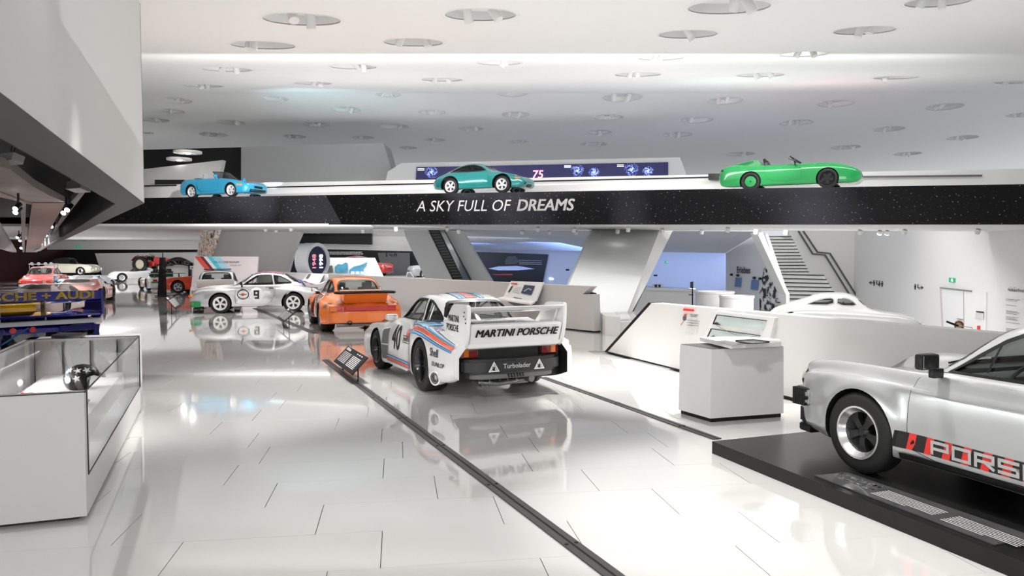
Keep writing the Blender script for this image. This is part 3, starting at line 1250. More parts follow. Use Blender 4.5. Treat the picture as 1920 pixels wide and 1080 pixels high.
# small lamps under the bridge
sp_px = [(282, 426), (411, 426), (497, 427), (517, 430), (545, 426), (680, 431), (742, 425), (838, 425), (860, 432), (979, 434), (1008, 425), (1030, 434), (1076, 427), (1080, 435), (1158, 430), (1178, 425), (1242, 428),
         (1316, 431), (1365, 426), (1417, 430), (1425, 434), (1473, 431), (1613, 431), (1650, 432), (1664, 432), (1697, 430), (1834, 428)]
for i_sp, (x, y) in enumerate(sorted(sp_px)):
    zz = BZ(x) + 1.0 + (y - 424) * .45
    zb = D(x, 421, BZ(x)).z
    q = D(x, y - 1.5, zz)
    root = empty('bridge_spotlight', (q.x, q.y, zb))
    tag(root, 'small white spotlight under the dark bridge, %s from the left' % ORD[i_sp], 'spotlight', 'small spotlights under the bridge')
    Mt = Matrix.Rotation(.5, 4, 'X') @ MZ
    obj('lamp_head', lathe([(0, .0), (.085, .0), (.085, -.16), (0, -.16)], 12, Matrix.Translation((0, -.02, -.05)) @ Mt), M_white, root, 40)
    obj('lens', lathe([(0, -.165), (.07, -.165), (.07, -.162), (0, -.162)], 12, Matrix.Translation((0, -.02, -.05)) @ Mt), M_bulb, root)

# ---------------------------------------------------------------- upper storey behind the bridge
struct(slab('wall_back_upper', [D(262, 281, 50), D(456, 276, 50), D(456, 372, 50), D(262, 372, 50)], (0, .4, 0), M_dark))
struct(slab('wall_back_panel', [D(452, 276, 49), D(719, 268, 49), D(735, 322, 49), D(745, 355, 49), D(452, 365, 49)], (0, 3, 0), M_grey))
struct(slab('wall_back_low', [D(262, 318, 46), D(418, 300, 46), D(408, 345, 46), D(262, 352, 46)], (0, .5, 0), M_lgrey))
rr_ = ledge(262, 330, 347.5, 346, 350, 348.5, 4.15, 'handrail', M_black, .05)
tag(rr_, 'short dark handrail beside the tall white wall', 'handrail')
obj_ = slab('reception_desk', [D(290, 337, 44), D(345, 337, 44), D(345, 349, 44), D(290, 349, 44)], (0, 1, 0), M_plastic)
tag(obj_, 'dark counter on the bridge left of the blue cabriolet', 'counter')
for (x, y, w) in ((352, 286, 50), (336, 299, 44)):
    q = D(x, y, 46)
    rd = w / 2 * 46 / FOC
    root = empty('hanging_disc_lamp', q)
    tag(root, 'pale round disc lamp against the black upper wall, ' + ('upper' if y < 290 else 'lower') + ' of the two', 'lamp')
    obj('stem', tube([(0, 0, .05), (0, 0, .25)], .03, 6), M_black, root)
    obj('disc', lathe([(0, -.05), (rd, -.05), (rd, .08), (0, .08)], 28, MZ), M_ceil, root, 40)
    obj('bulb', lathe([(0, -.1), (.14, -.1), (.14, 0), (0, 0)], 14, Matrix.Translation((.05, -.1, 0)) @ MZ), M_bulb, root)
# digital wall
struct(slab('wall_back_screen', [D(752, 306, 47), D(1275, 295, 47), D(1290, 335, 47), D(722, 345, 47), D(727, 322, 47)], (0, 2, 0), M_wall))
scr = slab('media_screen', [D(781, 313.5, 46.9), D(1253, 304, 46.9), D(1253, 340, 46.9), D(779, 350, 46.9)], (0, .08, 0), mat('screen_blue', (.010, .010, .07), .3, emit=.45))
tag(scr, 'long dark blue media screen with white swirls behind the bridge', 'screen')
M_gal = mat('screen_galaxy', (.30, .40, 1.0), .4, emit=1.6)
rg = random.Random(5)
def galaxy(px, py, rad):
    bm = bmesh.new()
    c = D(px, py, 46.85)
    for k in range(260):
        arm = k % 3
        t = rg.random() ** .7
        a = arm * 2.09 + t * 3.0 + rg.gauss(0, .45)
        rr = t * rad
        x, z = c.x + rr * math.cos(a), c.z + rr * math.sin(a) * .9
        s = .006 + .022 * rg.random() * (1.2 - t)
        vs = [bm.verts.new((x + dx * s, c.y, z + dz * s)) for dx, dz in ((-1, 0), (0, -1), (1, 0), (0, 1))]
        bm.faces.new(vs)
    for rr in (.05,):
        vs = [bm.verts.new((c.x + rr * math.cos(a * PI / 6), c.y, c.z + rr * math.sin(a * PI / 6))) for a in range(12)]
        bm.faces.new(vs)
    o = obj('galaxy_print', bm, M_gal, scr)
for g_ in ((809, 323, .42), (1083, 320, .42), (1114, 323, .34), (1184, 318, .46), (1215, 321, .34)):
    galaxy(*g_)
M_scrw = mat('screen_white', (.8, .8, 1), .4, emit=1.2)
for (x, y) in ((783, 317), (1058, 311.5), (1157, 310)):
    for j in range(2):
        q = D(x, y + j * 2.6, 46.85)
        flat_print('screen_caption', flat_poly([[(0, 0), (.42, 0), (.42, .045), (0, .045)]]), q, (1, 0, 0), (0, 0, 1), M_scrw, scr, 0)
flat_print('screen_numeral', text_bm('75', .50, bold=.01, shear=.15), D(997, 334, 46.8), (1, 0, 0), (0, 0, 1), mat('screen_pink', (1, .35, .5), .4, emit=1.3), scr, 0)

# ---------------------------------------------------------------- hanging white volume, left
C0 = D(270, 380, 15)
N0 = D(-60, 126, 4.55)
N0.z = C0.z
N0 = onplane(-60, 126, C0, Vector((0, 0, 1)))
Fa = D(74, 471, 45)
wl = [C0, N0, N0 + Vector((0, 0, 12)), C0 + Vector((0, 0, 12))]
e_ = (N0 - C0).normalized()
wn = Vector((-e_.y, e_.x, 0))
if wn.x > 0:
    wn = -wn
struct(slab('wall_left', wl, wn * .35, mat('volume_white', (.70, .695, .68), .7, var=.01)))
far_w = (Fa - C0)
struct(slab('wall_left_return', [C0 + Vector((.0, .02, 0)), D(74, 471, 45), D(74, 300, 45), C0 + Vector((0, .02, 12))], (-.3, 0, 0), M_wall))
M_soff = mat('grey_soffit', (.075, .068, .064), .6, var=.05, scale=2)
in_c, in_n, in_f = onplane(217, 381, C0, Vector((0, 0, 1))), onplane(-60, 221, C0, Vector((0, 0, 1))), D(74, 469, 45)
dz_ = Vector((0, 0, -.012))
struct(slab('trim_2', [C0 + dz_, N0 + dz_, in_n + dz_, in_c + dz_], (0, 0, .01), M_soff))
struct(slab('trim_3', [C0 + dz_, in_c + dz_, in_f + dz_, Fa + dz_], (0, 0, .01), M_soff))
# dark technical ceiling behind the frame
struct(slab('ceiling_left', [in_n + Vector((0, 0, 1.0)), in_c + Vector((0, 0, 1.0)), in_f + Vector((0, 0, .9)), Vector((-34, 60, Fa.z + .9)), Vector((-34, 2, C0.z + 1))], (0, 0, .1), M_dark))
struct(slab('trim_13', [in_n, in_c, in_c + Vector((0, 0, 1.0)), in_n + Vector((0, 0, 1.0))], (-.05, 0.02, 0), M_dark))
struct(slab('trim_14', [in_c, in_f, in_f + Vector((0, 0, .9)), in_c + Vector((0, 0, 1.0))], (-.05, .05, 0), M_dark))
M_wood = mat('pinkish_wood_panel', (.27, .18, .15), .5, var=.25, scale=2.5)
M_woodg = mat('grey_wood_panel', (.22, .19, .17), .5, var=.2, scale=2)
def panel(name, pts, m, th=(0, 0, .12), lab=None):
    o = slab(name, [D(*p) for p in pts], th, m)
    struct(o)
    return o
panel('trim_4', [(60, 381, 17), (122, 381, 17), (70, 473, 50), (48, 473, 50)], M_wood)
panel('trim_5', [(-40, 300, 8), (18, 317, 9), (66, 352, 11.5), (96, 368, 13), (122, 379, 16.8), (60, 379, 16.8), (-40, 345, 12)], M_woodg)
panel('trim_6', [(-40, 345, 12.2), (60, 379, 17), (60, 384, 17), (-40, 360, 12.5)], M_wood)
panel('trim_7', [(-60, 395, 12), (0, 425, 18), (31, 473, 50), (22, 473, 50), (-60, 450, 14)], M_grey)
panel('trim_8', [(38, 376, 16), (49, 374, 16), (46, 473, 50), (42, 473, 50)], M_woodg)
panel('trim_9', [(128, 383, 19), (158, 352, 16), (160, 360, 16.4), (88, 455, 40)], M_woodg)
for (x, y, z, a) in ((22, 298, 9, .5), (148, 350, 14, .5)):
    q = D(x, y, z)
    R = Matrix.Rotation(-.45, 3, 'Z') @ Matrix.Rotation(-.3, 3, 'X')
    root = empty('ceiling_loudspeaker', q)
    tag(root, 'grey box loudspeaker hanging under the dark ceiling, ' + ('nearer one' if z < 10 else 'one near the white corner'), 'loudspeaker')
    k_ = z / 14
    obj('housing', bx((0, 0, 0), (.42 * k_, .22 * k_, .16 * k_), R, bev=.01), mat('speaker_grey', (.30, .29, .28), .5), root)
    obj('bracket', tube([(0, 0, .05), (.1, .05, .5)], .02, 6), M_black, root)
dl_n = {'left': 0, 'right': 0}
for i, (x, y) in enumerate([(30, 394), (30, 401), (33, 447), (38, 453), (40, 467), (127, 396), (120, 402), (97, 427), (87, 443), (78, 453), (74, 459), (72, 463), (68, 466), (58, 410) if False else (84, 448)]):
    z = 14 + (y - 394) * .42
    r = .62 * (7.5 if y < 405 else 5.5 if y < 440 else 4.2) * z / FOC
    q = D(x, y, z)
    root = empty('ceiling_downlight', q)
    rowl = 'left' if x < 50 else 'right'
    nr_ = dl_n[rowl]
    dl_n[rowl] += 1
    tag(root, 'black downlight in the %s row under the dark ceiling, %s from the front' % (rowl, ORD[nr_]), 'downlight', 'black downlights under the dark ceiling')
    Tm = Matrix.Rotation(-.95, 4, 'X') @ MZ
    obj('housing', lathe([(r, -.02), (r * 1.1, r * 3.0), (0, r * 3.0)], 16, Matrix.Translation((0, 0, r * .8)) @ Tm), M_black, root, 40)
    obj('lens', lathe([(0, -.035), (r * .95, -.035), (r * .95, .01), (0, .01)], 16, Matrix.Translation((0, 0, r * .8)) @ Tm), mat('cool_lamp_glow', (.85, .93, 1), .4, emit=9), root)
    obj('stem', tube([(0, r * 1.5, r * 1.5), (0, r * 1.5, r * 3 + .5)], .02, 6), M_black, root)
    spot(q - Vector((0, 0, .05)), (q.x, q.y - .5, 0), 260, 80, .7, .05, (.93, .96, 1))

# ---------------------------------------------------------------- far left gallery
struct(slab('ceiling_gallery', [D(60, 424, 31.5) + Vector((0, 0, .0)), D(700, 424, 31.5), D(700, 452, 60), D(-200, 452, 60), D(-200, 424, 31.5)], (0, 0, .1), M_wall))
struct(slab('wall_back_bulkhead', [D(-200, 450, 59.5), D(440, 450, 59.5), D(440, 468, 59.5), D(-200, 468, 59.5)], (0, .3, 0), M_wall))
struct(slab('wall_back_black', [D(-400, 466, 62), D(440, 466, 62), D(440, 522, 62), D(-400, 522, 62)], (0, .3, 0), M_dark))
struct(slab('wall_far_left', [Vector((-37, 2, -.1)), Vector((-37, 62, -.1)), Vector((-37, 62, 6)), Vector((-37, 2, 6))], (-.3, 0, 0), mat('dark_red_wall', (.03, .002, .004), .5)))
struct(slab('wall_back_white', [D(178, 475, 61), D(450, 472, 61), D(450, 522, 61), D(193, 522, 61)], (0, .3, 0), M_white))
struct(slab('display_platform', [G(-60, 521) * 1, G(470, 521), G(470, 521) + Vector((0, 7, 0)), G(-60, 521) + Vector((0, 7, 0))], (0, 0, .42), M_white)) if False else None
for i_g, (x, y, lx) in enumerate(((208, 448, 0), (217, 443, 0), (305, 447.5, 0), (318, 443, 0), (326, 442, 0), (352, 437, 0), (365, 434, 0))):
    q = D(x, y, 36 + (y - 424) * .95)
    root = empty('gallery_spotlight', q)
    tag(root, 'small bright spotlight in the low gallery ceiling, %s from the left' % ORD[i_g], 'spotlight', 'spotlights in the low gallery ceiling')
    obj('lamp_head', lathe([(0, .1), (.09, .1), (.09, -.05), (0, -.05)], 12, MZ), M_white, root, 40)
    obj('lens', lathe([(0, -.07), (.08, -.07), (.08, -.05), (0, -.05)], 12, MZ), M_bulb, root)
M_green = mat('exit_green', (.0, .30, .10), .4, emit=.5)
def exit_sign(px, py, z, w, h, label, facing=(1, 0, 0)):
    q = D(px, py, z)
    s_ = z / FOC
    o = obj('exit_sign', bx(q, (w * s_, .04, h * s_), bev=0), M_green)
    tag(o, label, 'exit sign')
    flat_print('running_figure', text_bm('', .1) if False else flat_poly([[(-.30, -.36), (-.18, -.36), (-.16, -.1), (-.04, -.1), (0, -.34), (.1, -.34), (.06, .1), (.16, .02), (.2, .08), (.04, .26), (-.14, .26), (-.26, .1), (-.2, .06)], circle_pts(-.02, .36, .08, 10), [(.25, -.08), (.38, -.08), (.36, -.2), (.5, 0), (.36, .2), (.38, .08), (.25, .08)]]),
               q + Vector((0, -.022, 0)), (w * s_ * .8, 0, 0), (0, 0, 1), M_wprint, o, 0)
    for v in o.children[0].data.vertices:
        d_ = v.co - (q + Vector((0, -.022, 0)))
        v.co = q + Vector((d_.x * w * s_ * .8, -.024, d_.z * h * s_ * .9))
    return o
exit_sign(147, 462, 59.44, 8, 3.6, 'green exit sign on the white bulkhead above the cream car')

# grey slanted wall and hanging photo poster
W1 = slab('wall_centre', [D(414, 433, 38), D(567, 431, 38), D(553, 462, 38), D(536, 520, 38), D(536, 552, 38), D(380, 552, 38), D(392, 500, 38)], (0, .5, 0), mat('warm_grey_wall', (.66, .65, .64), .6, var=.02))
struct(W1)
M_post = mat('poster_colours', (.5, .4, .35), .5)
nt = M_post.node_tree
b = nt.nodes['Principled BSDF']
tc = nt.nodes.new('ShaderNodeTexCoord')
mp = nt.nodes.new('ShaderNodeMapping')
mp.inputs['Scale'].default_value = (5, 1, 1.2)
mp.inputs['Rotation'].default_value = (0, .35, 0)
nz = nt.nodes.new('ShaderNodeTexNoise')
nz.inputs['Scale'].default_value = 1.6
nz.inputs['Detail'].default_value = 5
nt.links.new(tc.outputs['Object'], mp.inputs[0])
nt.links.new(mp.outputs[0], nz.inputs['Vector'])
cr = nt.nodes.new('ShaderNodeValToRGB')
cr.color_ramp.interpolation = 'CONSTANT'
e = cr.color_ramp.elements
e[0].color = (.05, .05, .04, 1)
e[1].position = .40
e[1].color = (.55, .55, .52, 1)
for p_, c_ in ((.46, (.75, .22, .10, 1)), (.50, (.8, .78, .74, 1)), (.56, (.22, .30, .22, 1)), (.60, (.75, .74, .70, 1)), (.66, (.6, .08, .05, 1))):
    n_ = e.new(p_)
    n_.color = c_
nt.links.new(nz.outputs['Fac'], cr.inputs[0])
nt.links.new(cr.outputs[0], b.inputs['Base Color'])
po = slab('hanging_poster', [D(378, 430, 36), D(415, 430, 36), D(398, 482, 36), D(368, 482, 36)], (0, .08, 0), M_post)
tag(po, 'slanted colourful photo poster hanging above the arch panel', 'poster')

# renner panel with stripes
zp = 34.5
rp = empty('slogan_panel', D(430, 530, zp))
rp.location.z = 0
tag(rp, 'pinkish white slogan panel with diagonal red, maroon and blue stripes', 'display panel')
def part_slab(name, px_pts, z, off, m, parent):
    o = slab(name, [D(x, y, z) - parent.location for x, y in px_pts], off, m, parent)
    return o
M_pinkw = mat('pinkish_panel', (.74, .66, .66), .4, var=.01)
part_slab('board', [(365, 480.5), (484, 481), (480, 541), (358, 541)], zp, (0, .12, 0), M_pinkw, rp)
for (a, b_, m) in ((365, 375, mat('stripe_red', (.78, .10, .07), .4)), (375, 381, mat('stripe_maroon', (.16, .03, .06), .4)), (381, 388, M_wprint), (388, 397, mat('stripe_turquoise', (.10, .62, .72), .4)), (397, 412, mat('stripe_pale_blue', (.42, .66, .80), .4))):
    part_slab('stripe', [(a, 481), (b_, 481), (b_ + 22, 508), (a + 22, 508)], zp - .02, (0, .015, 0), m, rp)
def ptext(txt, px, py, z, h_px, m, parent=None, name='lettering', bold=0, shear=0, sx=1.0, dy=-.02):
    q = D(px, py, z)
    q.y += dy
    if parent is not None:
        q = q - parent.location
    return flat_print(name, text_bm(txt, h_px * z / FOC, bold=bold, shear=shear, sx=sx), q, (1, 0, 0), (0, 0, 1), m, parent, .0)
ptext('EIN ECHTER RENNER', 401, 493.5, zp, 3.6, M_ink, rp, shear=.2, sx=.98)
ptext('A REAL HIT', 431, 499, zp, 3.0, mat('grey_print', (.3, .3, .3), .5), rp, shear=.2)
# arch with tyre maker's lettering
ar = empty('lettered_arch', D(340, 548, 44))
ar.location.z = 0
tag(ar, 'black curved arch with white lettering above the orange-red car', 'arch')
za = 44
def arc(px0, py0, px1, py1, sag, n=14):
    return [(px0 + (px1 - px0) * t / n, py0 + (py1 - py0) * t / n - sag * math.sin(PI * t / n)) for t in range(n + 1)]
part_slab('arch_board', arc(300, 499, 366, 499, 17) + arc(300, 499, 366, 499, 17 - 9)[::-1][:0] + [(366, 503)] + [(366 - k * 66 / 12, 503 - 6.5 * math.sin(PI * k / 12)) for k in range(13)], za, (0, .2, 0), M_black, ar)
part_slab('arch_leg', [(300, 498), (304, 498), (304, 539), (300, 539)], za, (0, .2, 0), M_black, ar)
part_slab('arch_leg', [(353, 498), (357, 498), (357, 539), (353, 539)], za, (0, .2, 0), M_black, ar)
part_slab('white_sheet', [(304, 499), (354, 499), (354, 538), (304, 538)], za + .3, (0, .1, 0), M_white, ar)
part_slab('small_board', [(356, 498.5), (376, 498.5), (376, 505), (356, 505)], za - .1, (0, .06, 0), M_white, ar)
ptext('DUNLOP', 357.5, 503.6, za - .1, 3.0, M_ink, ar, bold=.03, sx=1.3, dy=-.02)
for i, ch in enumerate('DUNLOP'):
    a = (i - 2.5) / 3.2
    q = D(333.5 + a * 33 , 494.5 + 7.0 * a * a, za - .03) - ar.location
    bm = text_bm(ch, 6.4 * za / FOC, bold=.05, align='CENTER', sx=1.45)
    bmesh.ops.rotate(bm, verts=bm.verts, matrix=Matrix.Rotation(-a * .62, 3, 'Z'))
    flat_print('letter', bm, q, (1, 0, 0), (0, 0, 1), M_wprint, ar, 0)
# dark pylon with arrow
py_ = empty('arrow_pylon', D(304, 552, 34))
py_.location.z = 0
tag(py_, 'tall black pylon with a pointed arrow board beside the arch', 'pylon')
part_slab('post', [(299, 483), (305, 483), (307, 556), (295, 556)], 34, (0, .3, 0), M_black, py_)
part_slab('arrow_board', [(303, 500), (314, 509), (303, 517)], 33.9, (0, .1, 0), M_black, py_)
part_slab('foot', [(290, 554.5), (312, 554.5), (312, 556), (290, 556)], 33.8, (0, .8, 0), M_black, py_)
ptext('', 300, 490, 34, 3, M_wprint, py_) if False else None
part_slab('mast', [(304.2, 475), (304.9, 475), (304.9, 483), (304.2, 483)], 34, (0, .05, 0), M_black, py_)

# ---------------------------------------------------------------- centre background beyond the ramp parapet
bn = slab('fascia_banner', [D(560, 433, 41), D(697, 431.5, 41), D(697, 459, 41), D(556, 456, 41)], (0, .3, 0), M_black)
tag(bn, 'black banner ending in the letters AMS under the bridge', 'banner')
ptext('DREAMS', 552, 438.5, 40.95, 8.2, M_wprint, bn, bold=.01, sx=1.12)
bn2 = slab('wall_centre_band', [D(556, 455, 41.2), D(775, 462, 41.2), D(775, 471, 41.2), D(548, 466, 41.2)], (0, .3, 0), M_wall)
struct(bn2)
struct(slab('wall_centre_upper', [D(697, 431, 42), D(800, 431, 42), D(800, 475, 42), D(697, 459, 42)], (0, .3, 0), M_wall))
struct(slab('wall_centre_black', [D(535, 466, 52), D(800, 466, 52), D(800, 530, 52), D(535, 530, 52)], (0, .3, 0), M_dark))
ws = ptext('WILLKOMMEN 1948 FERRY', 604, 475, 50.5, 2.0, M_wprint) if False else None
cap = empty('wall_caption', D(640, 476, 51))
tag(cap, 'two rows of tiny white lettering on the black wall', 'lettering')
for j in range(2):
    bm = bmesh.new()
    x = 603.0
    while x < (678 - j * -2):
        w = rg.uniform(.8, 1.6)
        q = D(x, 473.8 + j * 3.2, 51.0) - cap.location
        vs = [bm.verts.new(q + Vector((dx * 51 / FOC, 0, dz * 51 / FOC))) for dx, dz in ((0, 0), (w, 0), (w, 1.8), (0, 1.8))]
        bm.faces.new(vs)
        x += w + rg.choice((.35, .35, .9))
    obj('caption_line', bm, M_wprint, cap)['kind'] = 'stuff'
M_spotg = mat('photo_backdrop_grey', (.10, .10, .10), .6, var=.3, scale=.4)
ph = slab('backdrop_panel', [D(708, 474, 50.5), D(768, 474, 50.5), D(770, 535, 50.5), D(722, 535, 50.5)], (0, .1, 0), M_spotg)
tag(ph, 'dark grey backdrop with a pale year number behind the red car', 'backdrop')
ptext('1960', 722, 482, 50.45, 8, M_wprint, ph, bold=.02)
jb = empty('jubilee_panel', D(655, 520, 44))
jb.location.z = .2
tag(jb, 'white slant-ended panel with outlined 75 and blue landscape print', 'display panel')
part_slab('board', [(596, 483), (702, 483.5), (726, 535), (596, 535)], 44, (0, .2, 0), M_white, jb)
b75 = text_bm('7', 18 * 44 / FOC, shear=.1)
for (ox, oy, s_) in ((0, 0, 1),):
    ptext('7', 601, 509, 43.95, 15, M_ink, jb, bold=.02, shear=.15)
    ptext('7', 602, 508, 43.9, 12.0, M_white, jb, shear=.15)
    ptext('5', 608, 509, 43.93, 9, M_ink, jb, shear=.15)
b75.free()
M_teal = mat('landscape_blue', (.06, .25, .38), .5, var=.7, scale=3)
part_slab('landscape_print', [(628, 500), (634, 495), (641, 496), (648, 492), (652, 494), (652, 511), (628, 511)], 43.9, (0, .03, 0), M_teal, jb)
part_slab('landscape_print', [(655, 506), (663, 500), (676, 497), (689, 491), (686, 499), (680, 504), (684, 512), (655, 512)], 43.9, (0, .03, 0), M_teal, jb)
part_slab('dark_print', [(612, 501), (616, 498), (623, 498), (625, 511), (611, 511)], 43.9, (0, .03, 0), M_spotg, jb)
for k_ in range(3):
    part_slab('screen', [(658 + k_ * 9, 509), (664.5 + k_ * 9, 509), (664.5 + k_ * 9, 513.5), (658 + k_ * 9, 513.5)], 43.8, (0, .05, 0), mat('pale_screen', (.5, .65, 1), .4, emit=.9), jb)
# round portal
rgp = empty('ring_portal', D(586, 516, 36))
rgp.location.z = .15
tag(rgp, 'upright white ring portal with year numbers on its dark inner screen', 'ring portal')
cq = D(586, 489, 36) - rgp.location
Rm = Vector((.90, -.44, 0)).to_track_quat('Y', 'Z').to_matrix().to_4x4()
Mr = Matrix.Translation(cq) @ Rm
obj('ring', lathe([(.70, -.35), (.86, -.35), (.86, .35), (.70, .35)], 48, Mr, close=True), mat('portal_white', (.68, .69, .71), .4), rgp, 30)
obj('inner_screen', lathe([(0, .22), (.70, .22), (.70, .26), (0, .26)], 48, Mr), mat('portal_screen', (.02, .025, .06), .3), rgp)
qy = Mr @ Vector((0, .27, 0))
axx = Rm @ Vector((1, 0, 0))
if axx.x < 0:
    axx = -axx
for j, (t_, m_) in enumerate((('1998', M_scrw), ('1948', mat('screen_rose', (.8, .3, .35), .4, emit=.6)))):
    bmn = text_bm(t_, .26, bold=.03)
    bmesh.ops.rotate(bmn, verts=bmn.verts, matrix=Matrix.Rotation(PI / 2, 3, 'Z'))
    flat_print('year_number', bmn, qy + axx * (.42 - j * .5) + Vector((0, 0, -.42)), axx, (0, 0, 1), m_, rgp, .01)

# slanted columns and escalator
CZ = 37
cA = struct(slab('column_slanted', [D(757, 431, CZ), D(802, 431, CZ), D(856, 540, CZ), D(806, 540, CZ), D(761, 446, CZ)], (0, 1.2, 0), mat('column_grey', (.45, .455, .46), .6)))
es = empty('escalator', D(868, 540, CZ))
es.location.z = 0
tag(es, 'dark escalator climbing between the two slanted grey columns', 'escalator')
part_slab('truss', [(801, 431), (836, 431), (892, 540), (856, 540)], CZ + .4, (0, 1, 0), M_black, es)
part_slab('glass_balustrade', [(824, 431), (832, 431), (888, 540), (876, 540)], CZ - .2, (0, .05, 0), mat('dark_teal_glass', (.05, .09, .11), .15, coat=1), es)
part_slab('handrail', [(832, 431), (834, 431), (891, 540), (888, 540)], CZ - .3, (0, .12, 0), M_black, es)
for k_ in range(20):
    t_ = k_ / 20
    x0, y0 = 805 + 54 * t_, 434 + 104 * t_
    part_slab('step', [(x0, y0), (x0 + 16, y0 - .6), (x0 + 17, y0 + 1.6), (x0 + 1, y0 + 2.4)], CZ + .1, (0, .3, 0), mat('step_grey', (.05, .05, .05), .5), es)
struct(slab('column_slanted_rear', [D(834, 431, CZ + .3), D(866, 433, CZ + .3), D(930, 540, CZ + .3), D(893, 540, CZ + .3)], (0, 2, 0), mat('column_grey', (.45, .455, .46), .6)))
# blue-lit room
M_bluew = mat('room_wall', (.62, .64, .68), .6)
struct(slab('wall_blue_room', [D(840, 466, 55), D(1363, 474, 50), D(1363, 640, 50), D(840, 620, 55)], (0, .3, 0), M_bluew))
struct(slab('ceiling_blue_room', [D(840, 431, 39), D(1425, 434, 35.5), D(1361, 474.5, 40.5), D(1361, 474.5, 50), D(840, 466.5, 55)], (0, 0, .1), M_bluew))
pb = slab('light_streak_poster', [D(889, 472, 53), D(1028.5, 477, 53), D(1017.7, 530, 53), D(918, 530, 53)], (0, .2, 0), M_black)
tag(pb, 'large black poster with a white and red light streak', 'poster')
M_glowst = mat('streak_white', (.65, .75, 1), .5)
def pprint(name, pts, z, m, par, dy=-.03):
    return flat_print(name, flat_poly([[(0, 0), (1, 0), (1, 1), (0, 1)]]), (0, 0, 0), (1, 0, 0), (0, 0, 1), m, par) if False else obj(name, prism([D(x, y, z + dy) for x, y in pts], (0, .01, 0)), m, par)
pprint('streak_print', [(915, 503.5), (935, 499.5), (970, 498.5), (1003, 504), (970, 507), (935, 507)], 53, M_glowst, pb)
pprint('streak_print', [(920, 514.5), (960, 513.5), (962, 515.5), (930, 515.5)], 53, M_red, pb)
for j in range(3):
    pprint('caption_line', [(973, 487.5 + 3.3 * j), (1016, 488.5 + 3.3 * j), (1016, 489.8 + 3.3 * j), (973, 488.8 + 3.3 * j)], 53, mat('grey_print', (.3, .3, .3), .5), pb)
pprint('car_print', [(947, 488), (952, 481), (966, 480), (974, 490), (968, 495), (947, 496)], 53, mat('dim_print', (.07, .07, .075), .5), pb)
# glowing shelf strips
M_strip = mat('blue_light_strip', (.45, .58, 1), .5, emit=5)
sh = slab('light_shelf', [D(1030, 521, 53), D(1068, 524, 53), D(1068, 527, 53), D(1030, 524, 53)], (0, .3, 0), M_strip)
tag(sh, 'thin bluish light strip left of the great column', 'light strip')
ct = empty('wall_counter', D(1250, 560, 44))
ct.location.z = 0
tag(ct, 'long white wall counter with a blue light strip behind', 'counter')
part_slab('counter_body', [(1190, 541), (1304, 545), (1300, 590), (1180, 590)], 43, (0, 2, 0), M_white, ct)
part_slab('counter_top', [(1185, 538), (1306, 543), (1306, 547), (1185, 543)], 42.8, (0, 2.6, 0), M_white, ct)
part_slab('light_strip', [(1190, 536.5), (1304, 541), (1304, 543), (1190, 538.5)], 46, (0, .2, 0), M_strip, ct)
bm_ = obj('brochure_holder', bx(D(1233, 536, 43.5), (.55, .2, .22)), M_white)
tag(bm_, 'small white holder with dark leaflets on the wall counter', 'holder')
obj('leaflet', bx(D(1229, 536, 43.5) + Vector((0, -.12, 0)), (.14, .04, .17)), M_black, bm_)
obj('leaflet', bx(D(1236, 536, 43.5) + Vector((0, -.12, 0)), (.12, .04, .17)), M_black, bm_)
exit_sign(1251, 491.5, 51.0, 9, 5, 'small green exit sign on the blue-lit wall')
for i, (x, y, l_) in enumerate([(1064, 506, 'left of the great column'), (1229, 516.5, 'right of the great column')]):
    o = obj('wall_speaker', bx(D(x, y, 43), (.2, .18, .1), bev=.02), M_black)
    tag(o, 'tiny black wall lamp ' + l_, 'wall lamp')
ps = empty('camera_stand', D(1298, 575, 40))
ps.location.z = 0
tag(ps, 'thin black stand with a narrow box head beside the round counters', 'stand')
part_slab('post', [(1297.6, 540), (1299.6, 540), (1299.6, 580), (1297.6, 580)], 36, (0, .05, 0), M_black, ps)
part_slab('head', [(1295, 529), (1300, 528), (1300, 540), (1295, 540)], 36, (0, .1, 0), M_black, ps)
part_slab('arm', [(1292, 552), (1300, 552), (1300, 553.5), (1292, 553.5)], 36, (0, .05, 0), M_black, ps)
# the great column
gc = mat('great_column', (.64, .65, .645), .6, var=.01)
b0, b1, b2 = G(1040, 594), D(1182.5, 600, 23.0), D(1182.5, 600, 23)
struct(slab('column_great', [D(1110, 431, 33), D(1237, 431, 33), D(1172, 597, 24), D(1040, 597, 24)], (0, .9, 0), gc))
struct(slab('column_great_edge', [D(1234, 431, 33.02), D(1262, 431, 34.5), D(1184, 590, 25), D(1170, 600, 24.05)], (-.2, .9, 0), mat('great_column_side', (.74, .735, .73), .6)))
struct(slab('trim_10', [D(1211, 538, 27.2), D(1213, 535, 27.2), D(1183, 594, 24.6), D(1179, 598, 24.4)], (0, .1, 0), M_black))
# 'Erleben' wall
ew = empty('experience_wall', D(1410, 585, 34))
ew.location.z = -1.9
ew['kind'] = 'structure'
wallE = None
ew_p0 = D(1361, 475, 40)
en = (D(1475, 552, 34) - D(1361, 475, 40))
eu = Vector((en.x, en.y, 0)).normalized()
enn = Vector((eu.y, -eu.x, 0))
bpy.data.objects.remove(ew)
wallE = slab('wall_right_blue', [onplane(x, y, ew_p0, enn) for x, y in ((1361, 475), (1421, 437), (1434, 437), (1467, 535), (1475, 552), (1475, 610), (1361, 610))], -enn * .15, M_bluew)
struct(wallE)
def eprint(name, pts, m, off=.03, par=wallE):
    P = [onplane(x, y, ew_p0 + enn * off, enn) for x, y in pts]
    return obj(name, prism(P, -enn * .02), m, par)
q = onplane(1381, 511.5, ew_p0 + enn * .05, enn)
flat_print('wall_lettering', text_bm('Erleben', .33, sx=1.0, bold=.03), q, eu, (0, 0, 1), M_ink, wallE, 0)
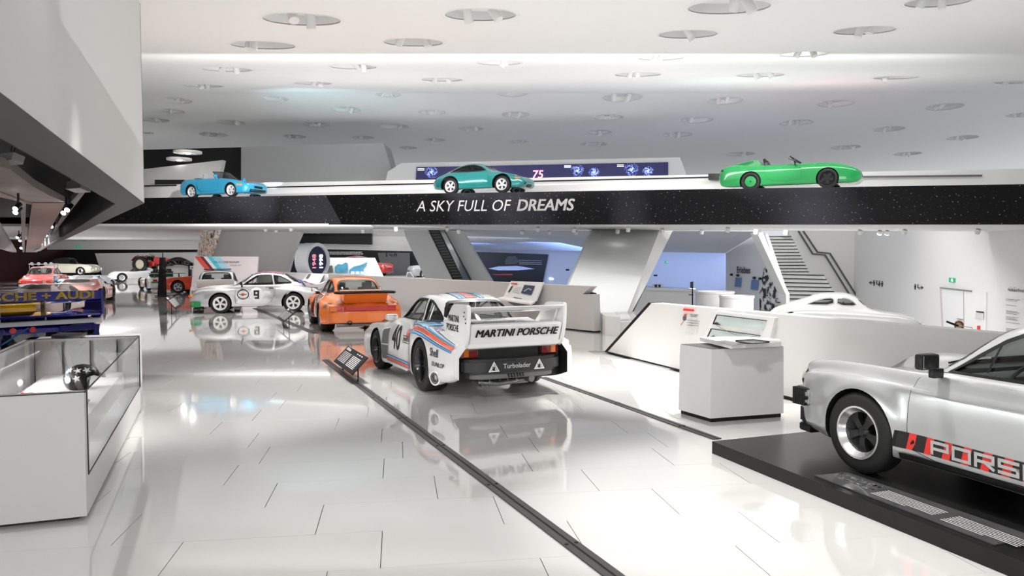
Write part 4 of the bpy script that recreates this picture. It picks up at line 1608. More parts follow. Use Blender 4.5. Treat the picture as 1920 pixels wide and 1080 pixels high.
for pts, l_ in (([(1379, 520), (1390, 521), (1388, 538.5), (1377, 537.5)], 'nearer the lettering'), ([(1409, 524.5), (1422, 525.5), (1420, 544), (1407, 542.5)], 'nearer the stairs')):
    o = eprint('blue_picture', pts, mat('print_blue', (.10, .19, .42), .4), .06, None)
    tag(o, 'small blue picture on the lettered wall, ' + l_, 'picture')
for i_k, (x, y) in enumerate(((1372, 515), (1384, 516.5), (1415, 521), (1426, 522.5))):
    o = obj('wall_spotlight', lathe([(0, 0), (.07, 0), (.07, .16), (0, .16)], 10, Matrix.Translation(onplane(x, y, ew_p0 + enn * .15, enn))), M_black)
    tag(o, 'tiny black spotlight above the blue pictures, %s from the left' % ORD[i_k], 'spotlight', 'black spotlights above the blue pictures')
M_bw = mat('black_white_photo', (.5, .5, .5), .5)
nt = M_bw.node_tree
b = nt.nodes['Principled BSDF']
nz = nt.nodes.new('ShaderNodeTexNoise')
nz.inputs['Scale'].default_value = 3.2
nz.inputs['Detail'].default_value = 4
tc = nt.nodes.new('ShaderNodeTexCoord')
nt.links.new(tc.outputs['Object'], nz.inputs['Vector'])
cr = nt.nodes.new('ShaderNodeValToRGB')
cr.color_ramp.elements[0].position = .46
cr.color_ramp.elements[0].color = (.01, .01, .012, 1)
cr.color_ramp.elements[1].position = .54
cr.color_ramp.elements[1].color = (.62, .62, .65, 1)
nt.links.new(nz.outputs['Fac'], cr.inputs[0])
nt.links.new(cr.outputs[0], b.inputs['Base Color'])
o = eprint('photo_print', [(1437, 478), (1452, 505), (1467, 548), (1464, 583), (1424, 581), (1424, 545), (1430, 515)], M_bw, .05, None)
tag(o, 'large black and white workshop photo print at the foot of the stairs', 'photo print')
# stair stringer and staircase
struct(slab('stair_stringer', [D(1419, 435, 34.8), D(1430, 435, 34.8), D(1478, 551, 33.4), D(1478, 640, 33.4), D(1474, 640, 33.4), D(1474, 553, 33.4)], (0, 1, 0), M_wall))
st = empty('staircase', (D(1530, 600, 34).x, 34, -1.9))
tag(st, 'long white staircase climbing to the upper floor behind the white wall', 'staircase')
M_step = mat('pale_stone_step', (.56, .56, .53), .5, var=.06, scale=3)
for k_ in range(12):
    y0 = 443 + 6.05 * k_
    xl, xr = 1433 + 3.4 * k_, 1484 + 3.0 * k_
    part_slab('step', [(xl - 6, y0), (xr, y0 - .2), (xr, y0 + 5.2), (xl - 6, y0 + 5.2)], 41 - k_ * .36, (0, .5, 0), M_step, st)
    part_slab('nosing', [(xl - 6, y0 - .6), (xr, y0 - .8), (xr, y0 + .7), (xl - 6, y0 + .7)], 40.95 - k_ * .36, (0, .4, 0), M_plastic, st)
for k_ in range(14):
    y0 = 516 + 7.6 * k_
    xl, xr = 1460, 1546 + 4.5 * k_
    part_slab('step', [(xl, y0 - 1.5), (xr, y0 + .6), (xr, y0 + 7), (xl, y0 + 6.2)], 36.4 - k_ * .32, (0, .5, 0), M_step, st)
    part_slab('nosing', [(xl, y0 - 2.5), (xr, y0 - .4), (xr, y0 + 1.2), (xl, y0 - .9)], 36.35 - k_ * .32, (0, .4, 0), M_plastic, st)
# stair flank and right wall
RW0, RWn = Vector((15.4, 0, 0)), Vector((-1, .1, 0)).normalized()
RX = lambda z: 15.4 + .1 * z
struct(slab('wall_right', [Vector((RX(8), 8, -2)), Vector((RX(43), 43, -2)), Vector((RX(43), 43, 3.6)), Vector((RX(8), 8, 3.6))], (.4, 0, 0), M_wall))
struct(slab('wall_stair_back', [D(1480, 430, 43), D(1640, 430, 43), D(1640, 600, 43), D(1480, 600, 43)], (0, .3, 0), M_wall))
def rpt(px, py, off=.0):
    return onplane(px, py, RW0 + RWn * off, RWn)
hr = empty('stair_handrail', D(1556, 560, 42.7))
tag(hr, 'double dark handrail stepping down the white wall by the stairs', 'handrail')
for dx, dy in ((0, 0), (-9, 3)):
    P = [D(1506 + dx, 433, 42.7), D(1533 + dx, 473 + dy, 42.7), D(1556 + dx, 475 + dy, 42.7), D(1610 + dx + (1 if dx else 0), 561 + dy * 2, 42.7)]
    obj('rail', tube([p - hr.location for p in P], .055, 8), mat('rail_grey', (.10, .10, .10), .4), hr, 40)
    obj('bracket', bx(P[-1] - hr.location, (.12, .12, .2)), M_lgrey, hr)
# door with its closer, sign and prints
RU = Vector((-.1, -1, 0)).normalized()
def rprint(name, pts, m, off=.02, par=None, th=.015):
    P = [rpt(x, y, off) for x, y in pts]
    return obj(name, prism(P, -RWn * th), m, par)
dr_ = rprint('door_1', [(1765, 541), (1849, 548), (1847, 660), (1771, 660)], M_white, .05, None, .05)
struct(dr_)
rprint('door_gap', [(1806, 545), (1806.8, 545), (1807.8, 660), (1807, 660)], M_joint, .06, dr_)
rprint('door_closer', [(1762, 538.5), (1820, 544.5), (1820, 547), (1762, 540.5)], mat('closer_grey', (.2, .2, .2), .4), .10, dr_, .05)
rprint('door_handle', [(1794, 597), (1805, 599), (1805, 600.2), (1794, 598.2)], M_steel, .08, dr_)
rprint('door_edge', [(1762, 541), (1765, 541), (1771, 660), (1768, 660)], mat('door_edge_pink', (.6, .5, .48), .5), .055, dr_)
es_ = rprint('exit_sign', [(1779, 520.5), (1790.5, 521.5), (1790.5, 530), (1779, 529)], M_green, .03)
tag(es_, 'green and white exit sign above the white door', 'exit sign')
rprint('running_figure', [(1783, 522.5), (1786, 522), (1787, 528.5), (1782.5, 528)], M_wprint, .06, es_)
ds = rprint('door_notice', [(1830, 583), (1843.5, 584.5), (1843.5, 599), (1828, 597.5)], mat('notice_grey', (.62, .62, .62), .5), .08)
tag(ds, 'grey notice with a black head bar on the white door', 'notice')
rprint('head_bar', [(1830, 583), (1843.5, 584.5), (1843.5, 587), (1830, 585.3)], M_ink, .10, ds)
fr_ = rprint('fire_notice', [(1832, 610.5), (1837, 611), (1836.5, 619), (1831.5, 618.5)], M_red, .08)
tag(fr_, 'small red fire notice low on the white door', 'notice')


def picto(name, x0, y0, kinds, label):
    o = None
    root = empty(name, rpt(x0, y0, .02))
    tag(root, label, 'sign')
    x = x0
    for k_ in kinds:
        if k_ in '<>':
            pts = [(0, 0), (4, -3.2), (4.6, -2.4), (2.6, -.7), (7, -.5), (7, .6), (2.6, .5), (4.6, 2.4), (4, 3.2)]
            if k_ == '>':
                pts = [(7 - a, b_) for a, b_ in pts]
            dy = 0
        elif k_ == 'm':
            pts = [(0, -2.6), (3, -2.8), (3.2, 1), (2.4, 1), (2.3, 5.2), (.6, 5), (.5, 1), (-.1, .8)]
        elif k_ == 'w':
            pts = [(.8, -2.8), (2.4, -2.8), (3.6, 2), (2.4, 2), (2.2, 5), (1, 5), (.9, 2), (-.4, 2)]
        else:
            pts = [(0.6, -3), (1.8, -3), (2, 0), (4, .8), (5, 4), (4.2, 4.2), (3.2, 1.8), (.8, 1.5)]
        sl_ = (x - x0) * .11
        P = [rpt(x + a, y0 + b_ + sl_, .03) - root.location for a, b_ in pts]
        obj('pictogram' if k_ not in '<>' else 'arrow', prism(P, -RWn * .01), M_ink, root)
        if k_ not in '<>':
            P = [rpt(x + 1.6 + 1.1 * math.cos(t_), y0 - 4.4 + sl_ + 1.2 * math.sin(t_), .03) - root.location for t_ in [i_ * PI / 4 for i_ in range(8)]]
            obj('pictogram_head', prism(P, -RWn * .01), M_ink, root)
        x += {'<': 8, '>': 8}.get(k_, 5)
    return root
picto('toilet_sign', 1629, 530, '<mcwm', 'black pictograms with a left arrow on the white wall')
picto('toilet_sign', 1714, 538, 'mc>', 'black pictograms with a right arrow near the white door')
wt = empty('wall_text', rpt(1893, 545, .02))
tag(wt, 'printed wall text with a dark heading beside the silver coupe roof', 'wall text')
q = rpt(1890, 545.5, .03) - wt.location
flat_print('heading', text_bm('Ferdinand Porsche', .105, bold=.02), q, RU, (0, 0, 1), M_ink, wt, 0)
flat_print('subheading', text_bm('1875 - 1951', .06), rpt(1892, 540.5, .03) - wt.location, RU, (0, 0, 1), mat('grey_print', (.3, .3, .3), .5), wt, 0)
for k_, (n_) in enumerate((2, 1, 3, 3, 1, 4)):
    for j in range(n_):
        yy = 560 + k_ * 11 + j * 2.5
        P = [rpt(1886, yy, .03), rpt(1912 - (k_ * 7 + j * 5) % 9, yy + 2.5, .03), rpt(1912 - (k_ * 7 + j * 5) % 9, yy + 3.4, .03), rpt(1886, yy + .9, .03)]
        obj('text_line', prism([p - wt.location for p in P], -RWn * .005), mat('grey_print', (.3, .3, .3), .5), wt)

# ---------------------------------------------------------------- ramp parapets
a1, a2 = G(752, 581), G(1115, 624)
d1 = (a2 - a1).normalized()
n1_ = Vector((d1.y, -d1.x, 0))
if n1_.y > 0:
    n1_ = -n1_
P1 = lambda x, y, off=0: onplane(x, y, a1 + n1_ * off, n1_)
M_par = mat('parapet_grey', (.58, .565, .555), .45, var=.01)
struct(slab('wall_ramp_parapet', [P1(440, 553), P1(440, 506), P1(1108, 537), P1(1093, 551.5), P1(1112, 552), P1(1114.5, 621)], -n1_ * .22, M_par))
struct(slab('shade_slab_ramp', [P1(1100, 545, -.24), P1(1113, 550, -.24), P1(1121, 630.5, -.24), P1(1035, 624, -.24)], -n1_ * .1, M_black))  # black slab standing in for the shadow at the parapet end
a3, a4 = Vector((1.83, 14.2, 0)), Vector((3.67, 9.4, 0))
d2 = (a4 - a3).normalized()
n2_ = Vector((d2.y, -d2.x, 0))
if n2_.x > 0:
    n2_ = -n2_
P2 = lambda x, y, off=0: onplane(x, y, a3 + n2_ * off, n2_)
end = a3 + d2 * 20
top_a, top_b = P2(1222, 568), P2(1811, 620)
sl_ = (top_b - top_a)
top_end = top_a + sl_ * (16.5 / sl_.length)
bot_end = Vector((top_end.x, top_end.y, .03))
b_s = P2(1140, 659)
b_s.z = .03
struct(slab('wall_right_parapet', [b_s, top_a, top_end, bot_end], -n2_ * .22, mat('parapet_white', (.72, .71, .70), .4, var=.008)))
k1 = P2(1133, 661, -.02)
k1.z = .0
struct(slab('shade_slab_parapet', [k1, P2(1216, 567, -.02), P2(1226, 572, -.02), P2(1300, 600, -.02), bot_end - n2_ * .02 + Vector((0, 0, .2)), bot_end - n2_ * .02 - Vector((0, 0, .03))], -n2_ * .26, M_black))  # shadow gap along the parapet edges, put in as a black slab

# inclined desk on the ramp parapet (behind the winged coupe)
dk = empty('info_desk', P1(975, 560, .1))
dk.location.z = 0
tag(dk, 'white slanted information desk with a small dark picture on the ramp parapet', 'information desk')
def off1(pts, o):
    return [P1(x, y, o_) - dk.location for (x, y, o_) in pts]
obj('back_board', prism(off1([(958, 527, .03), (1018, 529.5, .03), (1004, 565, .30), (944, 556, .30)], 0), -n1_ * .05), M_white, dk)
obj('shelf', prism(off1([(944, 556, .30), (1004, 565, .30), (996, 569, .75), (929, 559, .75)], 0), (0, 0, -.04)), M_white, dk)
obj('shelf_support', prism(off1([(944, 561, .28), (1003, 568, .28), (1003, 576, .1), (965, 574, .1)], 0), (0, -.05, 0)), mat('dark_support', (.10, .10, .10), .4), dk)
def on_board(pts, m, name, dz=.02):
    A, B, C, E_ = [Vector(v) for v in off1([(958, 527, .03), (1018, 529.5, .03), (1004, 565, .30), (944, 556, .30)], 0)]
    out = []
    for u, v in pts:
        p = A * (1 - u) * (1 - v) + B * u * (1 - v) + C * u * v + E_ * (1 - u) * v
        out.append(p + n1_ * dz)
    return obj(name, prism(out, n1_ * .008), m, dk)
on_board([(.50, .18), (.82, .20), (.82, .70), (.50, .66)], mat('picture_dark', (.02, .035, .08), .3), 'picture')
on_board([(.56, .52), (.66, .34), (.78, .40), (.78, .46), (.68, .40), (.60, .56)], mat('picture_silver', (.3, .35, .5), .3), 'picture_print', .03)
on_board([(.06, .10), (.26, .11), (.26, .18), (.06, .17)], M_red, 'heading_tag')
on_board([(.12, .30), (.16, .30), (.13, .68), (.09, .68)], M_ink, 'figure_print')
for k_ in range(4):
    on_board([(.22, .32 + .1 * k_), (.44, .34 + .1 * k_), (.44, .355 + .1 * k_), (.22, .335 + .1 * k_)], mat('grey_print', (.3, .3, .3), .5), 'text_line')
on_board([(.34, .93), (.60, .95), (.60, .98), (.34, .96)], M_ink, 'text_line')
# second leaning board behind the silver car
ld = slab('leaning_board', [P1(578, 513, .05), P1(606, 514, .05), P1(592, 541, .45), P1(556, 538, .45)], -n1_ * .04, M_white)
tag(ld, 'white leaning board with a dark label behind the silver car', 'board')
obj('dark_label', prism([P1(579, 513.5, .10), P1(583, 513.7, .10), P1(577, 522, .22), P1(573.5, 521.6, .22)], n1_ * .01), M_spotg, ld)

# printed panel on the white parapet
ip = empty('info_board', P2(1290, 640, .01))
ip.location.z = 0
tag(ip, 'printed text and red heading with a small figure on the white parapet', 'printed panel')
def w2(pts, m, name, par=ip, off=.012, th=.008):
    return obj(name, prism([P2(x, y, off) - par.location for x, y in pts], -n2_ * th), m, par)
w2([(1281, 578.5), (1300.5, 580), (1300.5, 584), (1281, 582.5)], M_red, 'heading_tag')
w2([(1282, 590), (1285, 588.5), (1287, 590), (1286, 592), (1283, 592)], M_red, 'figure_cap')
w2([(1280.5, 593), (1286, 592.5), (1285.5, 600), (1282, 602), (1280, 599)], M_spotg, 'figure_coat')
w2([(1280.5, 602), (1282, 602), (1276.5, 610), (1275, 610)], mat('figure_tan', (.6, .35, .25), .5), 'figure_leg')
for k_ in range(4):
    w2([(1294, 589 + k_ * 1.6), (1308 - k_ % 2 * 3, 590 + k_ * 1.6), (1308 - k_ % 2 * 3, 590.6 + k_ * 1.6), (1294, 589.6 + k_ * 1.6)], mat('grey_print', (.3, .3, .3), .5), 'text_line')
for k_ in range(3):
    w2([(1289 - k_, 600.5 + k_ * 4.4), (1311 - k_, 602.5 + k_ * 4.4), (1311 - k_, 603.2 + k_ * 4.4), (1289 - k_, 601.2 + k_ * 4.4)], mat('grey_print', (.3, .3, .3), .5), 'text_line')
nb = empty('niche_panel', P2(1385, 640, .01))
nb.location.z = 0
tag(nb, 'raised white panel with two slanted pale green windows above the pedestal', 'display niche')
w2([(1344, 583), (1453, 596), (1440, 652), (1314, 640)], M_white, 'board', nb, .05, .05)
M_niche = mat('niche_green_glass', (.55, .64, .62), .08, coat=1)
for pts in ([(1344, 591), (1437, 602), (1430, 620), (1337, 608)], [(1334, 617), (1425, 630), (1420, 641), (1325.6, 634)]):
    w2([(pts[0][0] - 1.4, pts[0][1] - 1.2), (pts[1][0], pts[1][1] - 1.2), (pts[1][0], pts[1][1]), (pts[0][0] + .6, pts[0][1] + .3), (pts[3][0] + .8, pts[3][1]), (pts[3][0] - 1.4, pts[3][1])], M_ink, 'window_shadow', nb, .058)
    w2(pts, M_niche, 'window_pane', nb, .054)
for (x, y, s_) in ((1342, 607, 1), (1336, 632.5, 1.1)):
    w2([(x - 5 * s_, y + 1), (x - 3 * s_, y - 1.5 * s_), (x, y - 2.8 * s_), (x + 3 * s_, y - .5), (x + 7 * s_, y + 2), (x + 7 * s_, y + 2.8)], M_ink, 'car_silhouette', nb, .075, .02)
P = [P2(1343 + t_ * 84, 609 + 17 * math.sin(PI * t_ * .80) + (9 * t_ if t_ < .5 else 9 * t_), .08) - nb.location for t_ in [i_ / 12 for i_ in range(12)]]
obj('cable', tube(P, .004, 6), M_steel, nb)

# ---------------------------------------------------------------- white pedestal
c0, c1, c2 = G(1332.6, 792), G(1274, 775), G(1467, 782)
c3 = c1 + (c2 - c0)
pd = empty('pedestal', (c0 + c2 + c1 + c3) / 4)
tag(pd, 'white box pedestal with tilted reading board in front of the parapet', 'pedestal')
L = pd.location
bas = [c0, c1, c3, c2]
cen = sum(bas, Vector()) / 4
sc_ = lambda p, k_, z: cen + (p - cen) * k_ + Vector((0, 0, z)) - L
obj('plinth', prism([sc_(p, .97, 0) for p in bas], (0, 0, .045)), M_black, pd)
H_ = .815
bm = bmesh.new()
lo = [bm.verts.new(sc_(p, 1.02, .045)) for p in bas]
hi = [bm.verts.new(sc_(p, 1.0, H_)) for p in bas]
bm.faces.new(lo[::-1])
bm.faces.new(hi)
for i in range(4):
    bm.faces.new((lo[i], lo[(i + 1) % 4], hi[(i + 1) % 4], hi[i]))
obj('body', bm, mat('pedestal_white', (.70, .70, .69), .45, var=.008), pd)
obj('top_plate', prism([sc_(p, .985, H_) for p in bas], (0, 0, .004)), mat('top_grey', (.14, .13, .125), .4), pd)
tp = lambda px, py, h: G(px, py, h) - L
bd = obj('reading_board', prism([tp(1312, 639, H_ + .03), tp(1371, 654, H_ + .03), tp(1465, 649.5, H_ + .03), tp(1463, 643, H_ + .03), tp(1395, 638, H_ + .03)], (0, 0, .045)), M_white, pd)
tb = obj('tablet', prism([G(1379, 640.5, H_ + .085), G(1410, 644.5, H_ + .085), G(1443, 642.5, H_ + .085), G(1412, 638, H_ + .085)], (0, 0, .016)), M_black)
tag(tb, 'black framed tablet lying on the white pedestal', 'tablet')
obj('display', prism([G(1385, 640.3, H_ + .103), G(1410, 643.3, H_ + .103), G(1437, 642, H_ + .103), G(1412, 638.9, H_ + .103)], (0, 0, .002)), mat('tablet_display', (.6, .6, .58), .1), tb)
obj('printed_sheet', prism([tp(1343, 640, H_ + .078), tp(1375, 647, H_ + .078), tp(1392, 645.5, H_ + .078), tp(1360, 638.8, H_ + .078)], (0, 0, .003)), mat('sheet_grey', (.45, .45, .45), .4, var=.4, scale=30), bd)

# small white vitrine beyond the opening
vt = empty('glass_vitrine', G(1175, 628))
tag(vt, 'small white vitrine with glass top by the foot of the great column', 'vitrine')
L = vt.location
obj('cabinet', prism([G(1135, 628) - L, G(1163, 630) - L, G(1163, 630) - L + Vector((.1, 1.2, 0)), G(1135, 628) - L + Vector((.0, 1.2, 0))], (0, 0, .44)), M_white, vt)
q = G(1163, 630) - L
obj('cabinet', prism([q + Vector((.02, .5, 0)), q + Vector((.8, .8, 0)), q + Vector((.8, 1.7, 0)), q + Vector((.1, 1.3, 0))], (0, 0, .28)), M_white, vt)
obj('glass_box', prism([q + Vector((.0, .5, .30)), q + Vector((.75, .8, .30)), q + Vector((.75, 1.6, .30)), q + Vector((.05, 1.3, .30))], (0, 0, .16)), M_case, vt)
for k_ in range(4):
    obj('leaflet', bx(q + Vector((.15 + .15 * k_, 1.0 + .03 * k_, .29)), (.10, .14, .012)), M_lgrey if k_ % 2 else M_white, vt)
# round counters
for i, (x0, x1, yt, yb, z, rr) in enumerate(((1305, 1375, 546, 575, 34, 0), (1350, 1412, 554, 582, 31, 0))):
    cx, wd = (x0 + x1) / 2, (x1 - x0) / 2 * z / FOC
    q = D(cx, yt, z)
    root = empty('round_counter', (q.x, q.y, -1.9))
    tag(root, ('larger round white counter beside the black stand', 'smaller round white counter with a small print, nearer the stairs')[i], 'counter')
    hh = q.z + 1.9
    obj('drum', lathe([(wd, 0), (wd, hh - .08), (0, hh - .08)], 36, MZ), M_white, root, 30)
    obj('counter_rim', lathe([(wd * 1.0, hh - .12), (wd * 1.04, hh - .08), (wd * 1.04, hh), (wd * .9, hh), (wd * .9, hh - .1)], 36, MZ, close=True), M_white, root, 30)

# ---------------------------------------------------------------- black plinth and its caption sheet
p0, p1 = G(1335, 850), G(1890, 1080)
u_ = (p1 - p0).normalized()
v_ = Vector((-u_.y, u_.x, 0))
if v_.x < 0:
    v_ = -v_
p0 = p0 + Vector((0, 0, 0))
plh = .115
pl = empty('car_plinth', p0 + u_ * 3 + v_ * 1.2)
tag(pl, 'low black display plinth under the silver-white coupe', 'plinth')
L = pl.location
cs = [p0, p0 + u_ * 6.8, p0 + u_ * 6.8 + v_ * 2.35, p0 + v_ * 2.35]
bm = prism([c - L for c in cs], (0, 0, plh))
bmesh.ops.recalc_face_normals(bm, faces=bm.faces)
obj('deck', bm, mat('plinth_black', (.012, .012, .012), .25, var=.3, scale=9, spec=.35), pl)
M_sheetg = mat('caption_sheet', (.09, .09, .095), .12, var=.6, scale=4, coat=1)
s0, s1 = G(1527, 893, plh), G(1925, 1012, plh)
sv = v_ * -.0
sheet = [G(1527, 893, plh), G(1590, 888, plh), G(1940, 1009, plh), G(1865, 1024, plh)]
cs_ = empty('caption_panel', sum(sheet, Vector()) / 4)
tag(cs_, 'glossy caption strip with white lines of text on the black plinth', 'caption panel')
L = cs_.location
obj('panel', prism([p - L + Vector((0, 0, .002)) for p in sheet], (0, 0, .008)), M_sheetg, cs_)
A, B = G(1560, 889, plh), G(1900, 1016, plh)
ux = (B - A).normalized()
uy = Vector((-ux.y, ux.x, 0))
flat_print('caption_heading', text_bm('Porsche 911', .055, bold=.05), A - L + ux * .04 + uy * .03 + Vector((0, 0, .012)), ux, uy, M_wprint, cs_, 0)
flat_print('caption_heading', text_bm('Carrera 3.0', .055, bold=.05), A - L + ux * .08 - uy * .055 + Vector((0, 0, .012)), ux, uy, M_wprint, cs_, 0)
bm = bmesh.new()
for col_ in range(3):
    for j in range(7):
        a_ = .50 + col_ * .58
        w_ = .50 if j < 6 else .3
        o_ = A - L + ux * a_ + uy * (.045 - .026 * j) + Vector((0, 0, .0125))
        vs = [bm.verts.new(o_ + ux * x_ + uy * y_) for x_, y_ in ((0, 0), (w_, 0), (w_, .012), (0, .012))]
        bm.faces.new(vs)
obj('caption_lines', bm, mat('caption_grey', (.5, .5, .5), .4), cs_)['kind'] = 'stuff'


# ---------------------------------------------------------------- tilted signs on the tracks
def tilt_sign(foot, z, w, h, ang, label, yaw=0.0, tilt=.85, ht=.30):
    root = empty('tilted_sign', foot, yaw)
    tag(root, label, 'sign')
    R = Matrix.Rotation(tilt, 3, 'X')
    obj('panel', bx((0, 0, ht), (w, h, .018), R, bev=.002), M_black, root)
    n_ = R @ Vector((0, 0, 1))
    uy_ = R @ Vector((0, 1, 0))
    o_ = Vector((0, 0, ht)) + n_ * .011
    bm = bmesh.new()
    for c_ in range(2):
        for j in range(8):
            x_ = -w * .44 + c_ * w * .45
            y_ = h * .20 - j * h * .072
            vs = [bm.verts.new(o_ + Vector((1, 0, 0)) * a + uy_ * b_) for a, b_ in ((x_, y_), (x_ + w * .38, y_), (x_ + w * .38, y_ + h * .03), (x_, y_ + h * .03))]
            bm.faces.new(vs)
    obj('text_lines', bm, M_wprint, root)['kind'] = 'stuff'
    bm = bmesh.new()
    for (x_, y_, ww, hh) in ((-.44, .32, .22, .10), (-.44, .42, .14, .04), (.1, .36, .05, .05), (.2, .36, .05, .05), (.3, .36, .05, .05)):
        vs = [bm.verts.new(o_ + Vector((1, 0, 0)) * (x_ * w + a) + uy_ * (y_ * h + b_)) for a, b_ in ((0, 0), (ww * w, 0), (ww * w, hh * h), (0, hh * h))]
        bm.faces.new(vs)
    obj('sign_heading', bm, M_wprint, root)
    for sx_ in (-w * .40, w * .40):
        obj('leg', tube([(sx_, 0, .0), (sx_, 0, ht - .02)], .012, 8), M_black, root)
    return root


def sign_at(pa, pb, h, ht, label, tilt=.8):
    A_, B_ = G(*pa), G(*pb)
    v_d = B_ - A_
    m_ = (A_ + B_) / 2
    m_.z = .01
    tilt_sign(m_, 0, v_d.length * 1.08, h, 0, label, math.atan2(v_d.y, v_d.x), tilt, ht)


sign_at((641, 693), (674, 718), .34, .24, 'wide black tilted sign on legs on the track beside the winged coupe')
sign_at((531, 607), (543, 616), .42, .28, 'small black tilted sign between the silver and orange cars', .7)
sign_at((321, 590), (331, 583), .5, .34, 'black tilted sign in front of the far white racing cars', .9)

# ---------------------------------------------------------------- glass showcase, lower left
n0, n1g = G(163, 975.5), G(268, 762)
dv = (n1g - n0).normalized()
wv = Vector((-dv.y, dv.x, 0))
if wv.x > 0:
    wv = -wv
Ls = (n1g - n0).length
# left side follows the near front edge seen in the photograph
fe = (G(0, 993) - n0).normalized()
Wd = 1.17
sc = empty('glass_showcase', n0 + dv * Ls / 2 + fe * Wd / 2)
tag(sc, 'large white showcase with glass top and side holding a helmet', 'showcase')
L = sc.location
Hc = .90
A0, A1, A2, A3 = n0, n1g, n1g + fe * Wd, n0 + fe * Wd
def at_(u, v, h):
    return n0 + dv * u + fe * v + Vector((0, 0, h)) - L
M_csw = mat('showcase_white', (.66, .65, .645), .35, var=.01)
# inner tub open on top and on the right side
bm = bmesh.new()
add_prism(bm, [at_(.0, 0, 0.03), at_(0, Wd, .03), at_(0, Wd, Hc), at_(0, 0, Hc)], dv * .10)
obj('front_panel', bm, M_csw, sc)
obj('end_panel', prism([at_(Ls - .32, 0, .03), at_(Ls, 0, .03), at_(Ls, 0, Hc), at_(Ls - .32, 0, Hc)], fe * Wd), M_csw, sc)
obj('side_panel', prism([at_(.09, 0, .03), at_(Ls, 0, .03), at_(Ls, 0, .30), at_(.09, 0, .30)], fe * .05), M_csw, sc)
obj('side_panel', prism([at_(0, Wd, .03), at_(Ls, Wd, .03), at_(Ls, Wd, Hc), at_(0, Wd, Hc)], -fe * .10), M_csw, sc)
obj('shelf_floor', prism([at_(.05, 0.01, .26), at_(Ls - .3, 0.01, .26), at_(Ls - .3, Wd - .05, .26), at_(.05, Wd - .05, .26)], (0, 0, .04)), M_csw, sc)
obj('foot', prism([at_(.05, .06, 0), at_(Ls - .05, .06, 0), at_(Ls - .05, Wd - .05, 0), at_(.05, Wd - .05, 0)], (0, 0, .035)), M_black, sc)
obj('glass_top', prism([at_(.02, .0, Hc - .012), at_(Ls - .30, .0, Hc - .012), at_(Ls - .30, Wd - .06, Hc - .012), at_(.02, Wd - .06, Hc - .012)], (0, 0, .012)), M_case, sc)
obj('glass_side', prism([at_(.10, .0, .31), at_(Ls - .32, .0, .31), at_(Ls - .32, .0, Hc - .012), at_(.10, 0, Hc - .012)], fe * .01), M_case, sc)
fr = bmesh.new()
for a, b_ in ((at_(.10, -.002, .30), at_(Ls - .32, -.002, .30)), (at_(.10, -.002, .30), at_(.10, -.002, Hc)), (at_(Ls - .32, -.002, .30), at_(Ls - .32, -.002, Hc)), (at_(.02, -.001, Hc), at_(Ls - .30, -.001, Hc)),
              (at_(.02, 0, Hc), at_(.02, Wd - .06, Hc)), (at_(Ls - .30, 0, Hc), at_(Ls - .30, Wd - .06, Hc)), (at_(.02, Wd - .06, Hc), at_(Ls - .30, Wd - .06, Hc))):
    add_tube(fr, [a, b_], .006, 6)
obj('glass_edge', fr, M_plastic, sc)
obj('display_step', prism([at_(1.2, .16, .30), at_(Ls - .4, .16, .30), at_(Ls - .4, .95, .30), at_(1.2, .95, .30)], (0, 0, .20)), M_csw, sc)
for k_ in range(4):
    obj('back_slat', prism([at_(Ls - .34, .22 + .28 * k_, .3), at_(Ls - .34, .235 + .28 * k_, .3), at_(Ls - .34, .235 + .28 * k_, Hc - .03), at_(Ls - .34, .22 + .28 * k_, Hc - .03)], -dv * .02), M_plastic, sc)
area(n0 + dv * 2.0 + fe * (Wd - .2) + Vector((0, 0, Hc - .06)), n0 + dv * 2.0 + fe * .3 + Vector((0, 0, .35)), 34, 3.0, .03)
# helmet
hp = n0 + dv * (2.75) + fe * .42 + Vector((0, 0, .50))
hm = empty('racing_helmet', hp, .5)
tag(hm, 'black open helmet with white stars inside the glass showcase', 'helmet')
bm = bmesh.new()
bmesh.ops.create_uvsphere(bm, u_segments=32, v_segments=20, radius=.15)
for v in bm.verts:
    v.co.x *= 1.12
    v.co.z = v.co.z * 1.0
    if v.co.x > .03 and v.co.z < .04:
        v.co.x = .03 + (v.co.x - .03) * .25
    if v.co.z < -.10:
        v.co.z = -.10
    v.co.z += .10
hb = BVHTree.FromBMesh(bm)
obj('shell', bm, M_black, hm, 50)
stars = bmesh.new()
rs = random.Random(2)
for k_ in range(18):
    th, ph_ = 2 * PI * (k_ % 9) / 9 + .2, .15 + .55 * (k_ // 9)
    dd = Vector((math.cos(th) * math.cos(ph_), math.sin(th) * math.cos(ph_), math.sin(ph_)))
    hit, nn, _, _ = hb.ray_cast(Vector((0, 0, .1)) + dd * 1, -dd)
    if hit is None:
        continue
    t1_ = nn.cross(Vector((0, 0, 1))).normalized()
    t2_ = nn.cross(t1_)
    vs = [stars.verts.new(hit + nn * .003 + (t1_ * math.cos(i_ * PI / 5) + t2_ * math.sin(i_ * PI / 5)) * (.042 if i_ % 2 == 0 else .017)) for i_ in range(10)]
    cv = stars.verts.new(hit + nn * .006)
    for i_ in range(10):
        stars.faces.new((vs[i_], vs[(i_ + 1) % 10], cv))
obj('star_print', stars, M_wprint, hm)
obj('visor_peak', bx((.16, 0, .13), (.10, .22, .012), Matrix.Rotation(.3, 3, 'Y'), bev=.004), M_black, hm)
